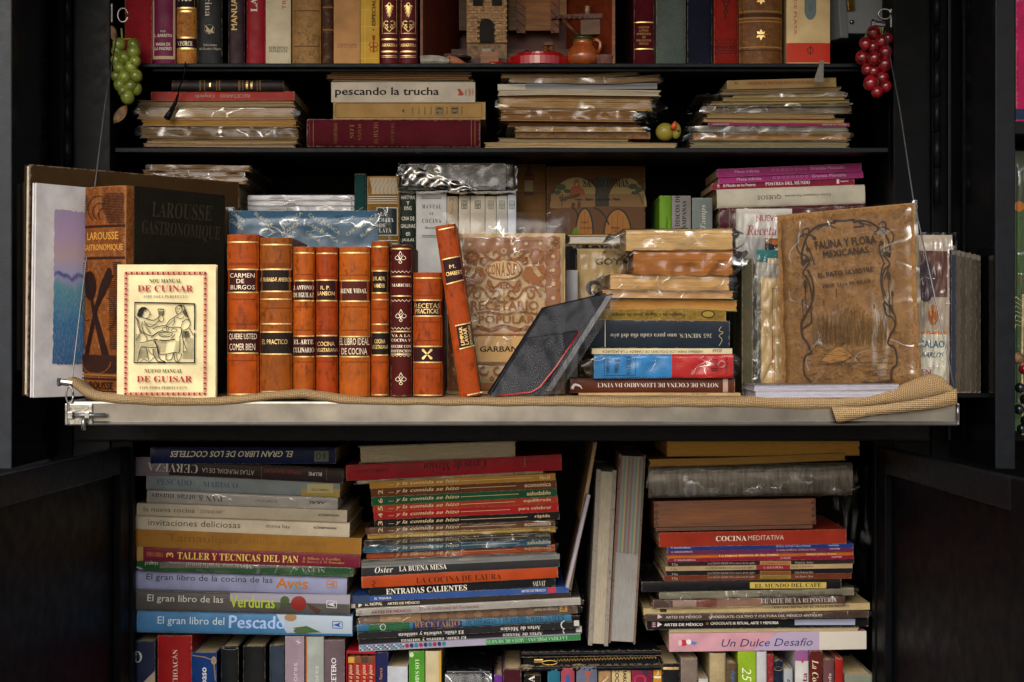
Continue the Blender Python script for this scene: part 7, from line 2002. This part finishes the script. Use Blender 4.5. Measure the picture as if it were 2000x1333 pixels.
for k, xx in enumerate((-.105, -.02)):
    V, F = lathev([(.0001, .004), (.006, .0035), (.010, .0)], 9)
    V = [(xx + a * (1.4 + .4 * math.sin(3 * i)), .001 - c_, zh * .2 + b * .6) for i, (a, b, c_) in enumerate(V)]
    obj('torn_patch', mesh(V, F), 'worn_edge', zc)
VV = []
for k in range(62):
    x = -zw / 2 + .052 + k * (zw - .058) / 62
    z = zh * .53 + .003 * k / 62
    VV.append(boxv(x, x + .0013, .001, .004, z - .0006 - (.0016 if k % 2 else 0), z + .0006 + (0 if k % 2 else .0016)))
zt_ = obj('zipper_teeth', mesh(*join(VV)), 'brass', zc); zt_['kind'] = 'stuff'
zs = box('zipper_slider', -zw / 2 + .020, -zw / 2 + .035, -.003, .003, zh * .44, zh * .62, 'brass', zc, None, .001)
pts_ = [(-zw / 2 + .033 + .024 * (.5 - .5 * math.cos(a)), -.004, zh * .46 + .0035 * math.sin(a)) for a in [k * 2 * math.pi / 18 for k in range(19)]]
tube('zipper_pull', pts_, .0011, 'brass', zs, 6)

# ---------------------------------------------------------------- bottom row, standing
gL = 'books standing in the bottom row'
def bL(label, x0, x1, y0, col, mat='gloss', dec=(), bulge=.002, **kw):
    kw.setdefault('D', .17)
    kw.setdefault('Y', YL + random.uniform(-.002, .006))
    Y = kw.pop('Y')
    return book(label, x0, x1, y0, 1560, Y, col=col, mat=mat, bulge=bulge, dec=dec, base=LOWF, group=gL, **kw)
bL('navy spine with white circled four', 264, 303, 1252, '1e2438', dec=[O(269, 1283, 9, 11, 'a8a8a8', 'emblem'), T('4', 267, 1284, 8, 12, '1c1f2c', 'b'), G([(280, 1333), (303, 1310), (303, 1360), (280, 1360)], '9a8c78', 'picture')])
bL('tall scarlet spine with white spaced capitals', 308, 375, 1241, '8e1a1c', 'gloss', [T('MICHOACÁN', 342, 1312, 88, 12, 'c9bcae', 'R', 90)], .004)
bL('blue torn spine with white bold lettering', 374, 423, 1275, '12346e', 'gloss', [T('paso a paso', 402, 1345, 84, 12, 'c9d0d8', 'b', 90), L([(376, 1280), (400, 1283), (418, 1290), (421, 1330)], 2, '8a744c', 'torn_edge'), O(418, 1290, 5, 8, '9a8458', 'torn_edge')], .003)
bL('scuffed black spine with torn white head', 432, 466, 1262, '16181a', 'gloss', [O(450, 1266, 15, 3, 'a8a8ac', 'torn_edge')], .003)
bL('scuffed black spine beside the torn one', 475, 518, 1262, '17191b', 'gloss', [], .004)
bL('blue-grey spine with dark wedge', 527, 555, 1260, '2c3644', 'gloss', [G([(530, 1310), (553, 1340), (530, 1340)], '14181f', 'wedge')])
bL('tall pale lilac spine with white lettering', 557, 594, 1243, '8c7c88', 'matte', [T('flores', 576, 1318, 46, 10, 'b9b0b8', 's', 90), T('x', 583, 1254, 9, 8, 'b9b0b8', 'S', 30)], .001)
bL('tall pale green-grey spine with orange edge', 597, 632, 1244, '8f9690', 'matte', [R(597, 1243, 600, 1340, '9a5a34', 'edge_strip'), T('flores', 618, 1322, 42, 9, 'b5bab4', 's', 90)], .001)
bL('mauve-grey spine with white bold capitals', 633, 673, 1250, '5a4c52', 'matte', [T('RECETERO', 652, 1320, 70, 10, 'c9c4c2', 'b', 90)], .001)
bx_ = thing('boxed_set', 'red slipcase holding four thin booklets in the bottom row', 'box set', (PX(705, YL), YL, LOWF), None, None)
zt2 = PZ(1276, YL) - LOWF
hw = 28.5 / s_
box('case_top', -hw, hw, -.001, .14, zt2 - .0012, zt2 + .004, 'gloss', bx_, '8e1620', .0008)
box('case_side', -hw, -hw + .0012, 0, .14, 0, zt2 - .0014, 'gloss', bx_, '8e1620')
box('case_side', hw - .0012, hw, 0, .14, 0, zt2 - .0014, 'gloss', bx_, '8e1620')
box('case_back', -hw + .0013, hw - .0013, .139, .14, 0, zt2 - .0014, 'gloss', bx_, '8e1620')
for k, c_ in enumerate(('b08a2c', '6a4024', '3a3228', '5a3a28')):
    x = 680 + 13.1 * k
    lbs = ('yellow-headed', 'light brown-headed', 'black-headed', 'dark brown-headed')[k]
    book(f'thin red booklet, {lbs}, inside the red slipcase', x, x + 12.4, 1283, 1560, YL + .004, D=.12, col='8e1a14', mat='matte', t=.0006, base=LOWF, group='booklets in red slipcase',
         dec=[R(x + .3, 1284, x + 12.1, 1295, c_, 'head_band'), T('paso a paso', x + 6.4, 1324, 50, 8, 'c9a890', 'I', 90)])
bL('navy spine with gold italic lettering', 733, 758, 1274, '1a1c44', 'matte', [T('la Nueva', 744, 1322, 34, 6, 'a8743c', 'I', 90)], .001)
bL('short white box spine', 757, 796, 1302, 'a8acb4', 'matte', [], .0005)
bL('green spine with white vertical capitals', 799, 829, 1272, '3f7a22', 'matte', [T('LOS SABORES', 815, 1322, 68, 8, 'c9d4b4', 'R', -90), O(804, 1279, 4, 5, 'b0b8a0', 'torn_edge')], .001)
bL('cream spine with yellow worn edge', 831, 862, 1272, 'b3a684', 'matte', [R(857, 1272, 862, 1345, 'b08a34', 'yellow_edge')], .002)
pb = thing('wrapped_block', 'black block in clear film lying in the bottom row', 'package', (PX(915, YL), YL + .004, LOWF))
box('block', -.036, .036, 0, .14, 0, PZ(1312, YL) - LOWF, 'dark_bag', pb, None, .002)
wm_ = wrap_mesh(.078, PZ(1304, YL) - LOWF, .14, .002, .006, .003, 77, .9)
obj('plastic_wrap', wm_, 'film', pb)
bL('violet spine beside the film-wrapped block', 965, 981, 1318, '5a2a7a', 'matte')
bL('dark maroon short spine beside the violet one', 983, 1018, 1306, '3c101c', 'cloth')
bL('black spine with white capital letter', 1024, 1056, 1318, '141416', 'gloss', [T('A', 1038, 1326, 14, 12, 'c9c4bc', 'S', 90)])
bL('teal spine under the zip case', 1070, 1094, 1307, '1a5a70', 'matte')
bL('pink and blue spine under the zip case', 1096, 1122, 1305, '8a3a4a', 'gloss', [R(1105, 1318, 1113, 1345, '2c4a7a', 'panel')])
bL('slate spine with orange lettering', 1126, 1166, 1302, '54586c', 'matte', [T('Recetas', 1148, 1334, 46, 11, '9a4a24', 'S', -90)])
bL('painted spine of orange and cream strokes', 1169, 1193, 1308, '9a8460', 'mottle', [L([(1172, 1333), (1180, 1318), (1190, 1312)], 2, 'a85a24'), L([(1176, 1333), (1188, 1322)], 1.6, 'c9b48a')])
bL('cream spine with two black vertical lines of capitals', 1195, 1232, 1304, 'a8946c', 'matte', [T('COCINA', 1205, 1330, 50, 8, '1c1812', 'b', -90), T('MARGUERITE', 1220, 1338, 66, 7, '1c1812', 'b', -90)])
bL('dark pink spine with red fruit picture', 1234, 1274, 1302, '6a1c34', 'gloss', [O(1250, 1328, 12, 10, 'a02a44', 'picture'), G([(1250, 1308), (1268, 1304), (1264, 1322)], '2c2430', 'picture')])
bL('yellow spine with white numeral three', 1276, 1292, 1299, 'a87418', 'matte', [T('3', 1284, 1314, 6, 9, 'd0c4a4', 'R'), R(1277, 1321, 1291, 1325, 'c9c0a8', 'band')], .0005)
bL('black spine with gold band', 1294, 1327, 1296, '121214', 'gloss', [R(1295, 1303, 1326, 1308, 'gilt', 'gold_band')], .002)
bL('taupe cloth spine with worn pale head', 1330, 1362, 1286, '6c6058', 'cloth', [], .003)
bL('small white spine deep between cloth spines', 1364, 1383, 1326, 'a8a8a4', 'matte')
bL('cream cloth spine beside the lime one', 1386, 1417, 1276, '9a8a68', 'cloth', [], .004)
bL('speckled brown spine with blue script', 1419, 1439, 1294, '4a4030', 'mottle', [T('mundo', 1430, 1326, 32, 8, '2a5a8a', 'k', 90)])
bL('lime green spine with white numerals', 1441, 1476, 1272, '7c9a20', 'matte', [T('25', 1458, 1317, 28, 18, 'd0d8b4', 'I', -90)], .002)
bL('slim white spine beside the lime one', 1478, 1497, 1273, 'a8a8ac', 'matte')
bL('narrow red speckled spine', 1498, 1511, 1278, '7a1c28', 'mottle')
bL('narrow navy spine with cream oval', 1512, 1529, 1290, '141e30', 'gloss', [O(1520, 1306, 8, 4, 'b09a7c', 'emblem')])
bL('short pale grey spine with tiny black lettering', 1531, 1548, 1306, '8a9094', 'matte', [T('SP', 1540, 1330, 8, 6, '2a2a2c', 'b', 90)])
bL('white spine with lilac head and red diamond', 1553, 1579, 1271, 'a8a6a6', 'matte', [R(1553, 1271, 1579, 1291, '7a4a78', 'lilac_head'), G([(1567, 1285), (1571, 1290), (1567, 1296), (1563, 1290)], '9a3a50', 'emblem'), T('Carta', 1571, 1340, 52, 10, '6a1c30', 'S', 90)])
bL('brown-red spine with cream italic title', 1581, 1606, 1271, '4a1614', 'matte', [T('La Cocina', 1592, 1324, 70, 12, 'c4b49a', 'I', -90)], .001)
bL('mauve-brown spine with white lettering', 1608, 1629, 1288, '5a3a3c', 'gloss', [T('spa', 1620, 1326, 22, 6, 'b9aca8', 's', -90)], .002)
bL('bright red slim spine next to the mauve one', 1631, 1646, 1286, '8a1614', 'matte')
bL('wide grey-green box at the end of the bottom row', 1650, 1706, 1318, '6c7264', 'matte', [], .0005)

GAIN[0] = 1.0
# ---------------------------------------------------------------- booklets standing in for reflections in the upper doors
GAIN[0] = 1.0
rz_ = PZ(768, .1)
box('added_ledge', PX(1846, .1), PX(1944, yd) - .0005, .085 - YF, .2 - YF, rz_ - .006, rz_ - .0002, 'black_steel', dr)  # ledge added to carry the stand-in booklets
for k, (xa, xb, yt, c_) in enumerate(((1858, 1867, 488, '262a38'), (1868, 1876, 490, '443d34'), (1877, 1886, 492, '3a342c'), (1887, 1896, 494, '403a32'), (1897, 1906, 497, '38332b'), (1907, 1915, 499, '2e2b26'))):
    book(('thin navy-grey booklet standing in for a reflection beside the wrapped cover' if k == 0 else 'thin brown-grey booklet standing in for a reflection in the open door'), xa, xb, yt, 768, .1 + .002 * k, D=.09, col=c_, mat='matte', t=.0006, base=rz_, group='booklets standing in for door reflections', pages='6a6458',
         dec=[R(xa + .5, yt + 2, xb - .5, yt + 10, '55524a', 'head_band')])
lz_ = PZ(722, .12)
box('added_ledge', PX(23, yd) + .0005, PX(66, .12), .1 - YF, .2 - YF, lz_ - .006, lz_ - .0002, 'black_steel', dl)
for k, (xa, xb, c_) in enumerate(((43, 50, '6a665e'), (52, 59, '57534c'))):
    book('thin pale booklet standing in for a reflection behind the dark portfolio', xa, xb, 357 + 3 * k, 722, .115, D=.08, col=c_, mat='matte', t=.0006, base=lz_, group='booklets for the reflection behind the portfolio', pages='6a6458')

# ---------------------------------------------------------------- beyond the right-hand door
book('bright pink tall book at the far right shelf', 1984, 2050, 0, 234, .33, D=.1, col='c01258', mat='gloss', base=PZ(237, .3), dec=[R(1984, 213, 2050, 234, '1c2a50', 'navy_foot'), T('CIUDAD DE MÉXICO', 1987, 140, 84, 4, '7a0c34', 's', 90)])
slab_book('pale green picture book on the far right lower shelf', ((1982, 300), (2060, 300), (2060, 845), (1982, 845)), .36, .01, '3e5634', 'matte', [R(1982, 300, 2060, 400, '3c4434', 'picture'), O(1990, 408, 10, 10, 'b06a20', 'fruit_picture'), L([(1984, 552), (2060, 552)], 1.4, '8a2030', 'red_rule'), RING(1992, 432, 8, 6, 1, '3c6a3c', 'leaf_picture')],
          sleeve=(2, 4, 4, 0, .003), origin=Vector((PX(2021, .36), .36, PZ(845, .3))))
gd = thing('fruit_garland', 'garland of black beads, straw and leaves hanging at far right', 'garland', P(1996, 845, .27))
o = Vector(gd.location)
tube('cord', [P(1998, 575, .27) - o, P(1996, 700, .27) - o, P(1997, 850, .27) - o], .002, 'straw', gd, 6)
for px, py, r in ((1992, 758, 10), (2003, 780, 11), (1990, 800, 10), (2004, 822, 11), (1995, 838, 9)):
    ball('bead', P(px, py, .265) - o, r / sc(.265), 'bead_black', gd)
for px, py, r in ((1988, 700, 12), (2000, 722, 10)):
    ball('berry', P(px, py, .268) - o, r / sc(.265), 'red_grape' if py > 710 else 'dry_leaf', gd)
for k in range(7):
    tube('straw_tuft', [P(1996, 590 + 8 * k, .27) - o, P(1984 - 3 * (k % 2), 580 + 9 * k, .262) - o, P(1978, 590 + 12 * k, .262) - o], .0007, 'straw', gd, 4)
